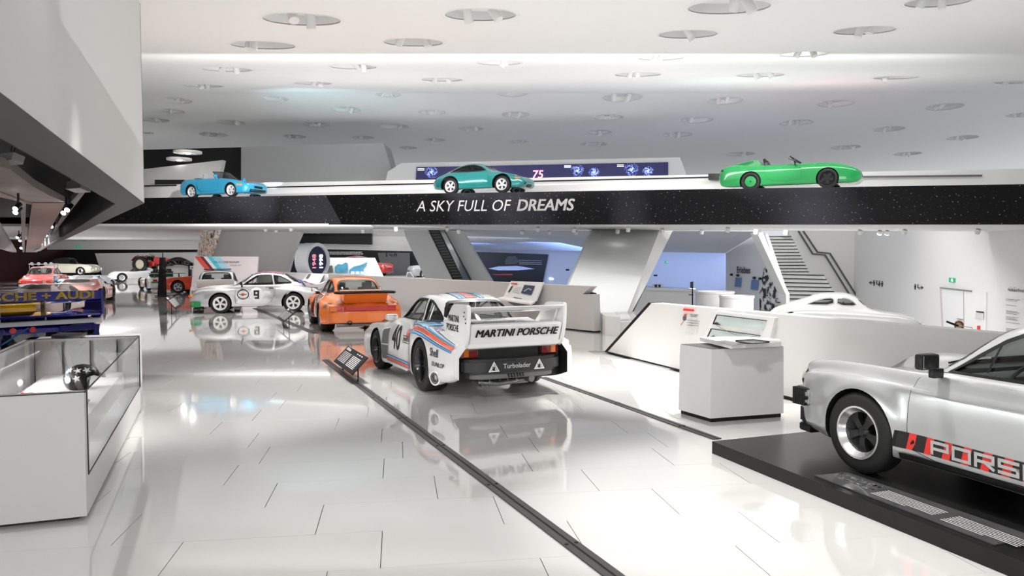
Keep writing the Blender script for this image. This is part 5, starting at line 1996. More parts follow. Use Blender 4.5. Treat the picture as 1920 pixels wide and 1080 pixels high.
def toy(loc, rz, label, col_):
    root = empty('model_car', loc, rz)
    tag(root, label, 'model car')
    bm = prism([(-.13, -.05, .02), (-.13, -.05, .045), (-.06, -.05, .05), (-.03, -.05, .078), (.04, -.05, .078), (.09, -.05, .05), (.13, -.05, .045), (.13, -.05, .02)], (0, .10, 0))
    bmesh.ops.recalc_face_normals(bm, faces=bm.faces)
    bmesh.ops.bevel(bm, geom=bm.edges[:], offset=.008, segments=2, affect='EDGES')
    obj('body', bm, col_, root, 50)
    for x_ in (-.08, .08):
        for y_ in (-.05, .05):
            obj('wheel', lathe([(0, -.008), (.022, -.008), (.022, .008), (0, .008)], 14, Matrix.Translation((x_, y_, .022))), M_rubber, root)
    obj('window_band', bx((.0, 0, .064), (.085, .104, .018)), M_plastic, root)
M_toy = mat('model_red', (.30, .02, .015), .35)
toy(n0 + dv * 1.75 + fe * .34 + Vector((0, 0, .50)), 1.2, 'red model car on the step below the glass side', M_toy)
toy(n0 + dv * 2.2 + fe * .82 + Vector((0, 0, .50)), .4, 'dark red model car beside the star helmet', M_toy)
o = obj('tablet_tray', prism([G(96, 634, Hc + .02), G(150, 634, Hc + .02), G(163, 628, Hc + .02), G(110, 628, Hc + .02)], (0, 0, .03)), M_black)
tag(o, 'black flat tray on the far end of the showcase', 'tray')
# ---------------------------------------------------------------- the cars of the show
P_silver = mat('silver_paint', (.50, .51, .515), .22, .5, coat=.8, var=.02)
P_white = mat('white_paint', (.84, .84, .82), .22, 0, coat=1, var=.01)
P_racewhite = mat('racing_white_paint', (.85, .85, .84), .22, 0, coat=1, var=.01)
P_orange = mat('orange_paint', (.95, .22, .035), .2, 0, coat=1, var=.02)
P_dblue = mat('dark_blue_stripe', (.015, .05, .22), .25, coat=1)
P_lblue = mat('light_blue_stripe', (.16, .50, .80), .25, coat=1)
P_red = mat('red_stripe', (.86, .10, .03), .25, coat=1)
P_grille = mat('grey_mesh', (.16, .16, .165), .6, var=.2, scale=60)


GLYPH = {'P': [[(0, 0), (0, 1), (1, 1), (1, .42), (0, .42)]], 'O': [[(.5, 0), (0, 0), (0, 1), (1, 1), (1, 0), (.5, 0)]], 'R': [[(0, 0), (0, 1), (1, 1), (1, .45), (0, .45)], [(.5, .45), (1, 0)]],
         'S': [[(0, 0), (1, 0), (1, .5), (0, .5), (0, 1), (1, 1)]], 'C': [[(1, 0), (0, 0), (0, 1), (1, 1)]], 'H': [[(0, 0), (0, 1)], [(0, .5), (1, .5)], [(1, 0), (1, 1)]], 'E': [[(1, 0), (0, 0), (0, 1), (1, 1)], [(0, .5), (.85, .5)]],
         '9': [[(1, .46), (0, .46), (0, 1), (1, 1), (1, 0), (.25, 0)]]}


def block_text(s, x, z, w, h, t, gap, mirror=False):
    """squared wide letters drawn as strokes"""
    parts = []
    if mirror:
        x += len(s) * (w + gap)
    for ch in s:
        for st in GLYPH[ch]:
            q = [(x + (-1 if mirror else 1) * (t / 2 + u * (w - t)), z + t / 2 + v * (h - t)) for u, v in st]
            for A, B in zip(q, q[1:]):
                dx, dz = B[0] - A[0], B[1] - A[1]
                L = math.hypot(dx, dz)
                ux, uz = dx / L * t / 2, dz / L * t / 2
                parts.append([(A[0] - ux - uz, A[1] - uz + ux), (B[0] + ux - uz, B[1] + uz + ux), (B[0] + ux + uz, B[1] + uz - ux), (A[0] - ux + uz, A[1] - uz - ux)])
        x += (-1 if mirror else 1) * (w + gap)
    bm = bmesh.new()
    for p in parts:
        bm.faces.new([bm.verts.new((u, v, 0)) for u, v in p])
    return bm


def bar(c, name, plan, z0, z1, m, bev=.02, sm=40):
    """solid with a plan outline (x, y) between two heights"""
    bm = prism([(x, y, z0) for x, y in plan], (0, 0, z1 - z0))
    bmesh.ops.recalc_face_normals(bm, faces=bm.faces)
    if bev:
        bmesh.ops.bevel(bm, geom=[e for e in bm.edges], offset=bev, segments=2, affect='EDGES')
    return obj(name, bm, m, c.root, sm)


def sym(plan):
    return plan + [(x, -y) for x, y in plan[::-1]]


def pipe(c, name, p, r, L, m, d=(1, 0, 0)):
    """open tail pipe pointing along d"""
    q = Vector(d).normalized().to_track_quat('Y', 'Z').to_matrix().to_4x4()
    M = Matrix.Translation(p) @ q
    o = obj(name, lathe([(r, -L), (r, 0), (r * .8, .002), (r * .78, -L * .7), (0, -L * .7)], 18, M), m, c.root, 40)
    return o


# ---- 1. white-silver touring coupe on the black plinth
def foreground_coupe():
    S = spec(BASE911,
             ym=[(-.78, .60), (-.76, .69), (-.68, .745), (-.4, .785), (0, .81), (.5, .80), (1.2, .795), (1.8, .81), (2.27, .835), (2.7, .825), (3.0, .79), (3.15, .735), (3.25, .65), (3.3, .55)],
             zb=[(-.78, .30), (-.7, .22), (-.3, .19), (2.6, .19), (3.0, .22), (3.15, .26), (3.3, .36)])
    c = build_911('touring_coupe', 'silver-white coupe with black and red lettered side stripe on the black plinth', P_silver, S,
                  flares=((0, .32, .36, .028, .16), (2.27, .32, .37, .06, .25)), arch=((0, .325, .352), (2.27, .325, .36)),
                  axles=[(0, .325, .205, .205, .715), (2.27, .328, .23, .205, .73)], rim_m=mat('polished_rim', (.72, .72, .72), .18, .85), spoke_m=mat('black_spoke', (.015, .015, .016), .3), nx=96, sub=8, dish=.035)
    w = -.76
    fr = sym([(-.58, -.80), (-.74, -.80), (-.84, -.70), (-.89, -.50), (-.91, -.25), (-.915, 0)])
    bb = sym([(-.62, -.74), (-.74, -.74), (-.82, -.62), (-.84, -.4), (-.84, 0)])
    bar(c, 'bumper', fr, .435, .565, P_silver, .018)
    b = bar(c, 'bumper_strip', [(x - .010, y * 1.012) for x, y in fr], .478, .512, M_black, .008)
    for sg in (-1, 1):
        bm = bmesh.new()
        for k in range(7):
            add_box(bm, (-.615 - .022 * k, sg * .772, .50), (.012, .075, .15))
        add_box(bm, (-.68, sg * .752, .50), (.16, .06, .145))
        obj('bumper_bellows', bm, M_rubber, c.root)
        obj('bumper_guard', bx((-.92, sg * .30, .53), (.04, .06, .14), bev=.02), M_black, c.root, 40)
    bar(c, 'front_valance', bb, .24, .42, M_plastic, .03)
    bar(c, 'chin_spoiler', sym([(-.58, -.76), (-.74, -.74), (-.84, -.6), (-.88, 0)]), .185, .25, M_black, .01)
    headlights(c)
    mirror(c, 'L', .66, .985, M_plastic, .80)
    mirror(c, 'R', .66, .985, M_plastic, .80)
    wipers(c)
    for sd in 'LR':
        c.patch('sill_moulding', [[(.40, .225), (.40, .27), (1.86, .27), (1.86, .225)]], sd, M_black, off=.012, thick=.0)
        zl, zh = .305, .43
        c.patch('side_stripe', [[(.34, zl), (.37, zh), (.64, zh), (.64, zl)]], sd, M_black, off=.006)
        # broken ground of the lettering, black and red blocks
        x = .37
        k = 0
        blk, rd = [], []
        while x < 1.84:
            w = .06 if k % 2 else .085
            (rd if k % 2 else blk).append([(x, zl), (x + .03, zh), (x + w + .03, zh), (x + w, zl)])
            x += w
            k += 1
        c.patch('stripe_block', blk, sd, M_ink, off=.007)
        c.patch('stripe_block', rd, sd, M_red, off=.007)
        c.patch('stripe_lettering', None, sd, P_silver, off=.010, bmin=block_text('PORSCHE', .66, zl + .012, .145, zh - zl - .024, .022, .022, sd == 'R'))
        c.patch('bonnet_vent', [smooth_poly([(.15, .42), (.15, .50), (.32, .50), (.32, .42)], 2)], 'T', P_silver, off=.006)
    c.patch('indicator', None, 'L', M_orangelens, off=.006, bmin=flat_poly([[(-.52, .565), (-.52, .60), (-.44, .60), (-.44, .565)]])) if False else None
    return c


# ---- 2. white racing coupe with the big wing
def stripe_set(c, side, path, widths, cols, off=.006, z0=0.0):
    t = sum(widths)
    a = -t / 2
    for w, m in zip(widths, cols):
        if m is not None:
            n = len(path)
            pts = []
            mid = a + w / 2
            for i, p in enumerate(path):
                A = Vector(path[max(0, i - 1)][:2])
                B = Vector(path[min(n - 1, i + 1)][:2])
                tt = (B - A).normalized()
                s = path[i][2] if len(path[i]) > 2 else 1
                pts.append((p[0] + tt.y * mid * s, p[1] - tt.x * mid * s, w * s))
            bm = bmesh.new()
            prev = None
            for i, p in enumerate(pts):
                A = Vector(pts[max(0, i - 1)][:2])
                B = Vector(pts[min(n - 1, i + 1)][:2])
                tt = (B - A).normalized()
                q = Vector((-tt.y, tt.x)) * p[2] / 2
                cur = (bm.verts.new((p[0] + q.x, p[1] + q.y, 0)), bm.verts.new((p[0] - q.x, p[1] - q.y, 0)))
                if prev:
                    bm.faces.new((prev[0], prev[1], cur[1], cur[0]))
                prev = cur
            c.patch('stripe', None, side, m, off=off, bmin=bm)
        a += w


def racing_coupe():
    S = dict(
        zb=[(-1.08, .16), (-.9, .11), (-.3, .12), (.5, .13), (1.6, .13), (2.6, .17), (3.1, .22), (3.42, .30)],
        ym=[(-1.08, .72), (-1.0, .86), (-.8, .945), (-.4, .965), (.36, .965), (.46, .93), (.56, .90), (1.45, .90), (1.62, .91), (1.75, .955), (2.0, .985), (2.8, .985), (3.2, .955), (3.42, .92)],
        zm=[(-1.08, .30), (-.8, .42), (-.4, .5), (.4, .5), (.56, .20), (1.5, .20), (1.68, .5), (3.42, .5)],
        ys=[(-1.08, .68), (-.95, .80), (-.4, .86), (.3, .87), (.46, .80), (.6, .745), (1.35, .745), (1.55, .78), (1.8, .86), (2.27, .885), (2.8, .87), (3.42, .83)],
        zs=[(-1.08, .42), (-1.0, .52), (-.8, .62), (-.4, .72), (0, .755), (.35, .77), (.6, .85), (1.2, .872), (1.6, .89), (2.0, .905), (2.5, .89), (3.0, .82), (3.42, .75)],
        yg=[(-1.08, .5), (-.7, .58), (-.3, .60), (.3, .64), (.7, .685), (1.2, .70), (1.8, .69), (2.2, .62), (2.6, .56), (3.0, .52), (3.42, .5)],
        zg=[(-1.08, .43), (-.9, .56), (-.7, .63), (-.3, .72), (.1, .80), (.4, .855), (.7, .89), (1.2, .90), (1.8, .91), (2.2, .905), (2.6, .87), (3.0, .80), (3.42, .745)],
        yr=[(-1.08, .25), (0, .33), (.42, .47), (.6, .55), (.85, .555), (1.05, .55), (1.4, .55), (1.9, .53), (2.2, .48), (2.5, .43), (2.8, .38), (3.42, .3)],
        zr=[(-1.08, .435), (-.9, .57), (-.7, .64), (-.3, .74), (.1, .82), (.4, .87), (.55, .91), (.7, 1.00), (.85, 1.10), (1.0, 1.17), (1.15, 1.21), (1.45, 1.23), (1.9, 1.19), (2.2, 1.10), (2.5, .98), (2.8, .87), (3.0, .81), (3.42, .75)],
        zt=[(-1.08, .44), (-.9, .575), (-.7, .65), (-.3, .75), (.1, .83), (.38, .885), (.6, 1.03), (.85, 1.18), (1.0, 1.25), (1.2, 1.285), (1.45, 1.30), (1.9, 1.26), (2.2, 1.165), (2.5, 1.04), (2.8, .91), (3.0, .83), (3.42, .755)])
    global DLO_R
    wb = smooth_poly([(-.56, .955), (-.30, .93), (.30, .93), (.56, .955), (.49, 1.16), (.38, 1.215), (-.38, 1.215), (-.49, 1.16)], 1)
    c = Car('racing_coupe', 'white winged racing coupe number 40 with blue and red stripes', S, P_racewhite, 104, 8)
    dl = [(u, v - .012) for u, v in DLO_F]
    dr = [(u - .0, v - .012) for u, v in DLO_R]
    c.cut.append((cavity_bm(S, .66, 2.35), mat('race_interior', (.55, .52, .45), .6)))
    c.cut_side(dl)
    c.cut_side(dr)
    c.cut_end(wb, 1.75, 3.6)
    wf = smooth_poly([(-.57, .93), (-.35, .90), (.35, .90), (.57, .93), (.50, 1.16), (.40, 1.215), (-.40, 1.215), (-.50, 1.16)], 1)
    c.cut_end(wf, 1.2, .2)
    c.cut_arch(0, .33, .345, .5)
    # rear arch reaches down and back
    for sg in (-1, 1):
        bm = bmesh.new()
        add_lathe(bm, [(.385, .5 * sg), (.385, 1.3 * sg)], 40, Matrix.Translation((2.27, 0, .355)))
        c.cut.append((bm, M_dark))
    # hollow black tail between the rear wings
    tail = [(-.80, .12), (.80, .12), (.84, .30), (.84, .58), (.74, .70), (-.74, .70), (-.84, .58), (-.84, .30)]
    c.cut_end(tail, 3.16, 3.9, M_plastic)
    # cooling slot ahead of the rear wing
    gl = M_glass
    for sd in 'LR':
        for poly, nm in ((dl, 'side_window'), (dr, 'quarter_window')):
            c.patch(nm, [poly], sd, gl, off=-.012)
            c.patch('window_seal', None, sd, M_black, off=.003, bmin=band(poly, .006, .012))
        door = smooth_poly([(.56, .26), (.56, .60), (.58, .84), (.70, .885), (1.60, .895), (1.64, .80), (1.62, .5), (1.6, .26)], 1)
        c.patch('door_gap', None, sd, M_dark, off=.0015, bmin=band(door, .005))
        c.patch('door', [door], sd, P_racewhite, off=.003)
        # grey mesh outlets behind the front wheel
        c.patch('air_outlet', [[(.355, .46), (.40, .68), (.53, .71), (.53, .46)]], sd, P_grille, off=.006)
        c.patch('air_outlet', [[(.37, .22), (.36, .44), (.53, .44), (.53, .22)]], sd, P_grille, off=.006)
        # number and prints
        c.text('race_number', '40', sd, .70 if sd == 'L' else 1.34, .42, .37, M_ink, off=.008, bold=.02, sx=.80)
        c.patch('emblem_disc', [circle_pts(1.44, .70, .075)], sd, P_red, off=.006)
        c.text('emblem_lettering', 'MARTINI', sd, 1.28 if sd == 'L' else 1.66, .585, .055, M_ink, off=.009, bold=.03, sx=1.1)
        c.patch('emblem_line', None, sd, M_ink, off=.009, bmin=band([(1.27, .57), (1.27, .655), (1.62, .655), (1.62, .57)], .010))
        # sweeping side stripes
        path = [(1.50, .70, .5), (1.60, .78, .8), (1.78, .835, 1), (2.05, .855, 1), (2.35, .84, 1), (2.65, .80, .9), (3.0, .745, .75), (3.36, .69, .6)]
        sp = []
        for i in range(len(path) - 1):
            for k in range(4):
                t = k / 4
                sp.append(tuple(path[i][j] * (1 - t) + path[i + 1][j] * t for j in range(3)))
        sp.append(path[-1])
        stripe_set(c, sd, sp, [.010, .016, .024, .010, .014, .052, .010, .012, .022, .010], [P_dblue, None, P_lblue, P_dblue, None, P_red, None, P_dblue, P_lblue, P_dblue])
        stripe_set(c, sd, [(.50, .25), (1.72, .25)], [.014, .02, .012, .04, .012], [P_dblue, P_lblue, P_dblue, P_red, P_dblue], off=.008)
        c.text('sponsor_lettering', 'Shell', sd, 2.72 if sd == 'L' else 3.08, .545, .105, M_ink, off=.008, bold=.022, sx=1.05)
        c.text('sponsor_lettering', 'DUNLOP', sd, 2.80 if sd == 'L' else 3.2, .425, .058, M_ink, off=.008, bold=.03, shear=.3, sx=1.15)
        c.text('flank_lettering', '935', sd, .06, .60, .03, M_ink, off=.008) if False else None
    c.patch('rear_window', [wb], 'B', gl, off=-.012)
    c.patch('window_seal', None, 'B', M_black, off=.003, bmin=band(wb, .006, .012))
    c.patch('windscreen', [wf], 'F', gl, off=-.012)
    c.patch('window_seal', None, 'F', M_black, off=.003, bmin=band(wf, .006, .012))
    # roof stripes
    stripe_set(c, 'T', [(1.02, 0), (1.98, 0)], [.022, .05, .02, .03, .04, .13, .04, .03, .02, .05, .022],
               [P_dblue, P_lblue, P_dblue, None, P_dblue, P_red, P_dblue, P_lblue, P_dblue, P_lblue, P_dblue])
    # seat, cage, wheel
    obj('seat', seat_bm(1.28, -.32), M_plastic, c.root, 40)
    steering(c)
    cage = bmesh.new()
    for sg in (-1, 1):
        add_tube(cage, [(.72, sg * .60, .50), (.80, sg * .58, .90), (1.08, sg * .47, 1.17), (1.66, sg * .47, 1.19), (2.25, sg * .40, .80)], .02)
        add_tube(cage, [(1.66, sg * .47, 1.19), (1.66, sg * .60, .88), (1.66, sg * .60, .45)], .02)
    add_tube(cage, [(1.66, -.47, 1.19), (1.66, .47, 1.19)], .02)
    add_tube(cage, [(1.66, -.60, .60), (1.66, .45, 1.17)], .018)
    add_tube(cage, [(1.08, -.47, 1.17), (1.08, .47, 1.17)], .02)
    obj('roll_cage', cage, M_alu, c.root, 40)
    c.finish()
    add_wheels(c, [(0, .315, .27, .215, .82), (2.27, .358, .36, .245, .79)], 'bbs', mat('black_barrel', (.05, .05, .052), .22, .85), mat('dark_bronze_spoke', (.03, .03, .032), .3, .6), dish=.07)
    # engine lid slab and lower wing element with its rear face
    prof = [(2.52, .985), (2.75, .955), (3.10, .955), (3.40, 1.0), (3.46, 1.0), (3.52, .985), (3.50, .93), (3.40, .69), (3.34, .66), (3.0, .70), (2.6, .80)]
    bm = prism([(x, -.70, z) for x, z in prof], (0, 1.40, 0))
    bmesh.ops.recalc_face_normals(bm, faces=bm.faces)
    bmesh.ops.bevel(bm, geom=bm.edges[:], offset=.012, segments=2, affect='EDGES')
    tl = obj('rear_deck', bm, P_racewhite, c.root, 35)
    gr = bmesh.new()
    add_box(gr, (2.93, 0, .965), (.30, .86, .012))
    g = obj('deck_grille', gr, P_grille, tl)
    flat_print('deck_emblem', text_bm('PORSCHE', .07, bold=.03, sx=1.2, align='CENTER'), (2.98, 0, .972), (0, 1, 0), (-1, 0, 0), M_wprint, tl, .003)
    # end plates
    ep = smooth_poly([(2.55, .86), (2.72, .95), (2.98, 1.20), (3.06, 1.235), (3.46, 1.25), (3.53, 1.235), (3.54, 1.20), (3.52, .92), (3.44, .72), (3.36, .66), (2.8, .72)], 1)
    for sg in (-1, 1):
        bm = prism([(x, sg * .71, z) for x, z in ep], (0, sg * .055, 0))
        bmesh.ops.recalc_face_normals(bm, faces=bm.faces)
        bmesh.ops.bevel(bm, geom=[e for e in bm.edges if abs(e.verts[0].co.y - e.verts[1].co.y) < .001], offset=.01, segments=2, affect='EDGES')
        e = obj('wing_end_plate', bm, P_racewhite, c.root, 35)
        ux, o = ((1, 0, 0), (2.76, sg * .766, .90)) if sg < 0 else ((-1, 0, 0), (3.40, sg * .766, .90))
        flat_print('plate_lettering', text_bm('MARTINI', .085, bold=.03, sx=.78), Vector(o) + Vector((.12 if sg < 0 else -.05, 0, .11)), ux, (0, 0, 1), M_ink, e, .003)
        flat_print('plate_lettering', text_bm('PORSCHE', .085, bold=.03, sx=.80), Vector(o) + Vector((.06 if sg < 0 else -.05, 0, -.01)), ux, (0, 0, 1), M_ink, e, .003)
        bb = bmesh.new()
        for (x, z) in ((3.42, 1.10), (3.47, 1.07), (3.44, 1.15), (3.48, 1.02)):
            add_lathe(bb, [(0, -.006), (.010, -.006), (.010, .006), (0, .006)], 10, Matrix.Translation((x, sg * .768, z)))
        obj('bolt', bb, M_plastic, e)
        # strut inside
        obj('wing_strut', prism([(3.15, sg * .67, .98), (3.30, sg * .67, .98), (3.40, sg * .67, 1.15), (3.32, sg * .67, 1.15)], (0, sg * .03, 0)), P_racewhite, c.root)
    bl = smooth_poly([(3.10, 1.145), (3.20, 1.165), (3.40, 1.19), (3.52, 1.225), (3.535, 1.20), (3.40, 1.145), (3.20, 1.115)], 1)
    bm = prism([(x, -.71, z) for x, z in bl], (0, 1.42, 0))
    obj('wing_blade', bm, P_racewhite, c.root, 35)
    # lettering on the raked rear face
    a, b = Vector((3.385, 0, .69)), Vector((3.50, 0, .93))
    up = (b - a).normalized()
    flat_print('tail_lettering', text_bm('MARTINI PORSCHE', .106, bold=.05, sx=.98, align='CENTER', shear=.12), a + up * .165 + Vector((.012, 0, 0)), (0, 1, 0), up, M_ink, tl, .006)
    # black tail: panel, lamps, bumper, tray
    obj('tail_panel', bx((3.20, 0, .56), (.05, 1.62, .26)), mat('dark_grey_paint', (.035, .035, .035), .45), c.root)
    for sg in (-1, 1):
        o = obj('tail_lamp', bx((3.26, sg * .63, .615), (.07, .26, .115), bev=.012), mat('dull_red_lens', (.22, .012, .012), .2, coat=1), c.root, 40)
        obj('amber_segment', bx((3.297, sg * .68, .615), (.012, .07, .09), bev=.004), M_orangelens, o)
        obj('lamp_housing', bx((3.22, sg * .63, .615), (.08, .30, .15), bev=.012), M_black, c.root, 40)
    bmp = sym([(3.22, -.78), (3.34, -.76), (3.44, -.62), (3.47, -.40), (3.475, 0)])
    bo = bar(c, 'bumper', bmp, .36, .545, mat('black_grp', (.03, .03, .031), .35), .03)
    tr = bar(c, 'rear_tray', sym([(3.10, -.66), (3.34, -.64), (3.43, -.5), (3.44, 0)]), .29, .36, mat('grey_tray', (.16, .16, .165), .4, .4), .012)
    sl = bmesh.new()
    for k in range(6):
        add_box(sl, (3.442, -.11 + .045 * k, .325), (.012, .018, .05), Matrix.Rotation(.3, 3, 'X'))
    obj('tray_slot', sl, M_dark, tr)
    flat_print('bumper_lettering', text_bm('Turbolader', .062, bold=.02, sx=1.05, align='CENTER'), (3.478, 0, .425), (0, 1, 0), (0, 0, 1), M_wprint, bo, .004)
    for yy in (-.35, .35):
        tri = [(yy - .085, .39), (yy + .085, .39), (yy, .525)]
        o3 = band(tri, .0001, .014)
        for v in o3.verts:
            v.co.y = v.co.y
        sc = flat_print('triangle_emblem', o3, (3.476, 0, 0), (0, 1, 0), (0, 0, 1), M_wprint, bo, .005)
        for (t, dx, dy) in (('K', 0, .452), ('K', -.035, .400), ('K', .035, .400)):
            flat_print('emblem_letter', text_bm(t, .046, bold=.05, align='CENTER'), (3.477, yy + dx, dy), (0, 1, 0), (0, 0, 1), M_wprint, bo, .005)
    # engine underside
    um = bmesh.new()
    add_tube(um, [(3.18, -.45, .22), (3.25, -.2, .20), (3.22, .1, .21), (3.15, .3, .23)], .035, 10)
    add_tube(um, [(3.05, -.5, .25), (3.05, .5, .25)], .05, 10)
    for yy in (-.42, -.30, -.14, -.02, .12):
        add_lathe(um, [(.055, -.015), (.06, 0), (.055, .015)], 12, Matrix.Translation((3.2, yy, .22)), close=True)
    add_box(um, (2.9, 0, .24), (.5, .7, .16))
    add_tube(um, [(2.85, .3, .22), (3.3, .33, .24)], .05, 10)
    obj('exhaust_system', um, M_steel, c.root, 40)
    for sg in (-1,):
        o = pipe(c, 'side_exhaust', (2.92, sg * 1.00, .27), .062, .22, M_steel, (.45, sg * .9, -.02))
        obj('exhaust_shroud', lathe([(.075, -.16), (.078, .0), (.098, -.005), (.10, -.16)], 20, Matrix.Translation((2.92, sg * .995, .27)) @ Vector((.45, sg * .9, -.02)).to_track_quat('Y', 'Z').to_matrix().to_4x4(), close=True), P_racewhite, o, 40)
    for sg in (-1, 1):
        o = obj('door_mirror', bx((.42, sg * .80, .875), (.16, .20, .10), bev=.03), P_racewhite, c.root, 40)
        obj('mirror_glass', bx((.502, sg * .80, .875), (.004, .17, .075)), M_chrome, o)
    c.patch('wing_louvre', None, 'T', M_ink, off=.005, bmin=bm_join(*[flat_poly([[(-.30 + .07 * k, sg * .72), (-.27 + .07 * k, sg * .72), (-.27 + .07 * k, sg * .86), (-.30 + .07 * k, sg * .86)]]) for k in range(7) for sg in (-1, 1)]))
    obj('fuel_hose', tube([(3.36, .60, .46), (3.46, .60, .46)], .006), M_steel, c.root)
    return c


# ---- 3. orange coupe with black lipped tail
def duck(c, lip=.95, x1=3.30, m=None, w=.60, name='ducktail'):
    prof = [(2.55, 1.00), (2.80, .90), (3.02, .885), (3.18, .93), (x1 - .04, lip), (x1, lip - .01), (3.22, .80), (3.10, .72), (2.7, .80)]
    bm = prism([(x, -w, z) for x, z in prof], (0, 2 * w, 0))
    for v in bm.verts:
        t = max(0, min(1, (v.co.x - 2.5) / .8))
        v.co.y *= .86 + .1 * t
    bmesh.ops.recalc_face_normals(bm, faces=bm.faces)
    bmesh.ops.bevel(bm, geom=bm.edges[:], offset=.02, segments=2, affect='EDGES')
    return obj(name, bm, m or c.paint, c.root, 40)


def rear_lights(c, z=.58, center=M_redlens, dx=.0, ky=1.0):
    for sg in (-1, 1):
        plan = [(x + dx, y * ky) for x, y in [(3.10, sg * .76), (3.18, sg * .74), (3.27, sg * .62), (3.30, sg * .46), (3.15, sg * .46)]]
        bm = prism([(x, y, z - .055) for x, y in plan], (0, 0, .12))
        bmesh.ops.recalc_face_normals(bm, faces=bm.faces)
        bmesh.ops.bevel(bm, geom=bm.edges[:], offset=.01, segments=1, affect='EDGES')
        o = obj('tail_lamp', bm, M_redlens, c.root, 40)
        obj('amber_segment', prism([(x + .006, y * 1.008, z - .05) for x, y in plan[:3]] + [(3.12, sg * .62, z - .05)], (0, 0, .105)), M_orangelens, o)
    if center:
        bar(c, 'reflector_panel', sym([(3.2 + dx, -.46 * ky), (3.31 + dx, -.46 * ky), (3.325 + dx, 0)]), z - .05, z + .06, center, .008)


def orange_coupe():
    S = spec(BASE911, ym=[(-.92, .62), (-.88, .70), (-.72, .76), (-.4, .79), (0, .82), (.5, .81), (1.2, .80), (1.7, .82), (2.27, .86), (2.9, .87), (3.15, .83), (3.25, .76), (3.3, .66)])
    c = build_911('race_coupe', 'orange coupe with a black-edged tail spoiler, seen from behind', P_orange, S,
                  flares=((0, .32, .36, .10, .26), (2.27, .33, .38, .14, .36)), arch=((0, .33, .36), (2.27, .335, .37)),
                  axles=[(0, .31, .25, .20, .76), (2.27, .33, .33, .20, .78)], style='fuchs', rim_m=M_steel, spoke_m=M_black, dish=.05)
    prof = [(2.50, 1.02), (2.80, .955), (3.10, .96), (3.30, .985), (3.36, .975), (3.22, .86), (3.16, .72), (2.7, .80)]
    bm = prism([(x, -.52, z) for x, z in prof], (0, 1.04, 0))
    bmesh.ops.recalc_face_normals(bm, faces=bm.faces)
    bmesh.ops.bevel(bm, geom=bm.edges[:], offset=.02, segments=2, affect='EDGES')
    t = obj('tail_spoiler', bm, P_orange, c.root, 40)
    bm = bmesh.new()
    pl = sym([(2.78, -.56), (2.95, -.72), (3.22, -.74), (3.42, -.66), (3.45, -.4), (3.46, 0)])
    bm = prism([(x, y, .972 - .03 * abs(y)) for x, y in pl], (0, 0, .05))
    bmesh.ops.recalc_face_normals(bm, faces=bm.faces)
    bmesh.ops.bevel(bm, geom=bm.edges[:], offset=.012, segments=2, affect='EDGES')
    obj('spoiler_lip', bm, M_black, t, 40)
    rear_lights(c, .595, dx=.045, ky=1.13)
    bar(c, 'bumper', sym([(3.0, -.90), (3.16, -.88), (3.30, -.76), (3.37, -.5), (3.39, 0)]), .27, .535, P_orange, .03)
    for y in (-.42, .42):
        pipe(c, 'tail_pipe', (3.40, y, .27), .055, .2, M_black)
    bm = bmesh.new()
    add_box(bm, (3.0, 0, .24), (.5, 1.2, .12))
    add_tube(bm, [(3.25, -.7, .22), (3.25, .7, .22)], .05)
    obj('silencer', bm, M_steel, c.root, 40)
    mirror(c, 'L', .72, .96, M_black, .79)
    mirror(c, 'R', .72, .96, M_black, .79)
    headlights(c)
    brown = mat('dark_red_stripe', (.18, .02, .01), .3, coat=1)
    for sd in 'LR':
        c.patch('flank_stripe', [[(.40, .22), (.50, .22), (.50, .88), (.40, .88)]], sd, brown, off=.008)
        c.patch('flank_stripe', [[(.52, .22), (.60, .22), (.60, .88), (.52, .88)]], sd, M_wprint, off=.008)
        c.patch('flank_emblem', [[(.62, .62), (.80, .62), (.80, .84), (.62, .84)]], sd, M_wprint, off=.008)
        c.patch('flank_print', [smooth_poly([(.66, .66), (.70, .74), (.66, .80), (.76, .82), (.74, .72), (.78, .66)], 1)], sd, M_ink, off=.011)
        c.patch('fuel_flap', [[(2.72, .60), (2.84, .60), (2.84, .72), (2.72, .72)]], sd, P_grille, off=.008)
    return c


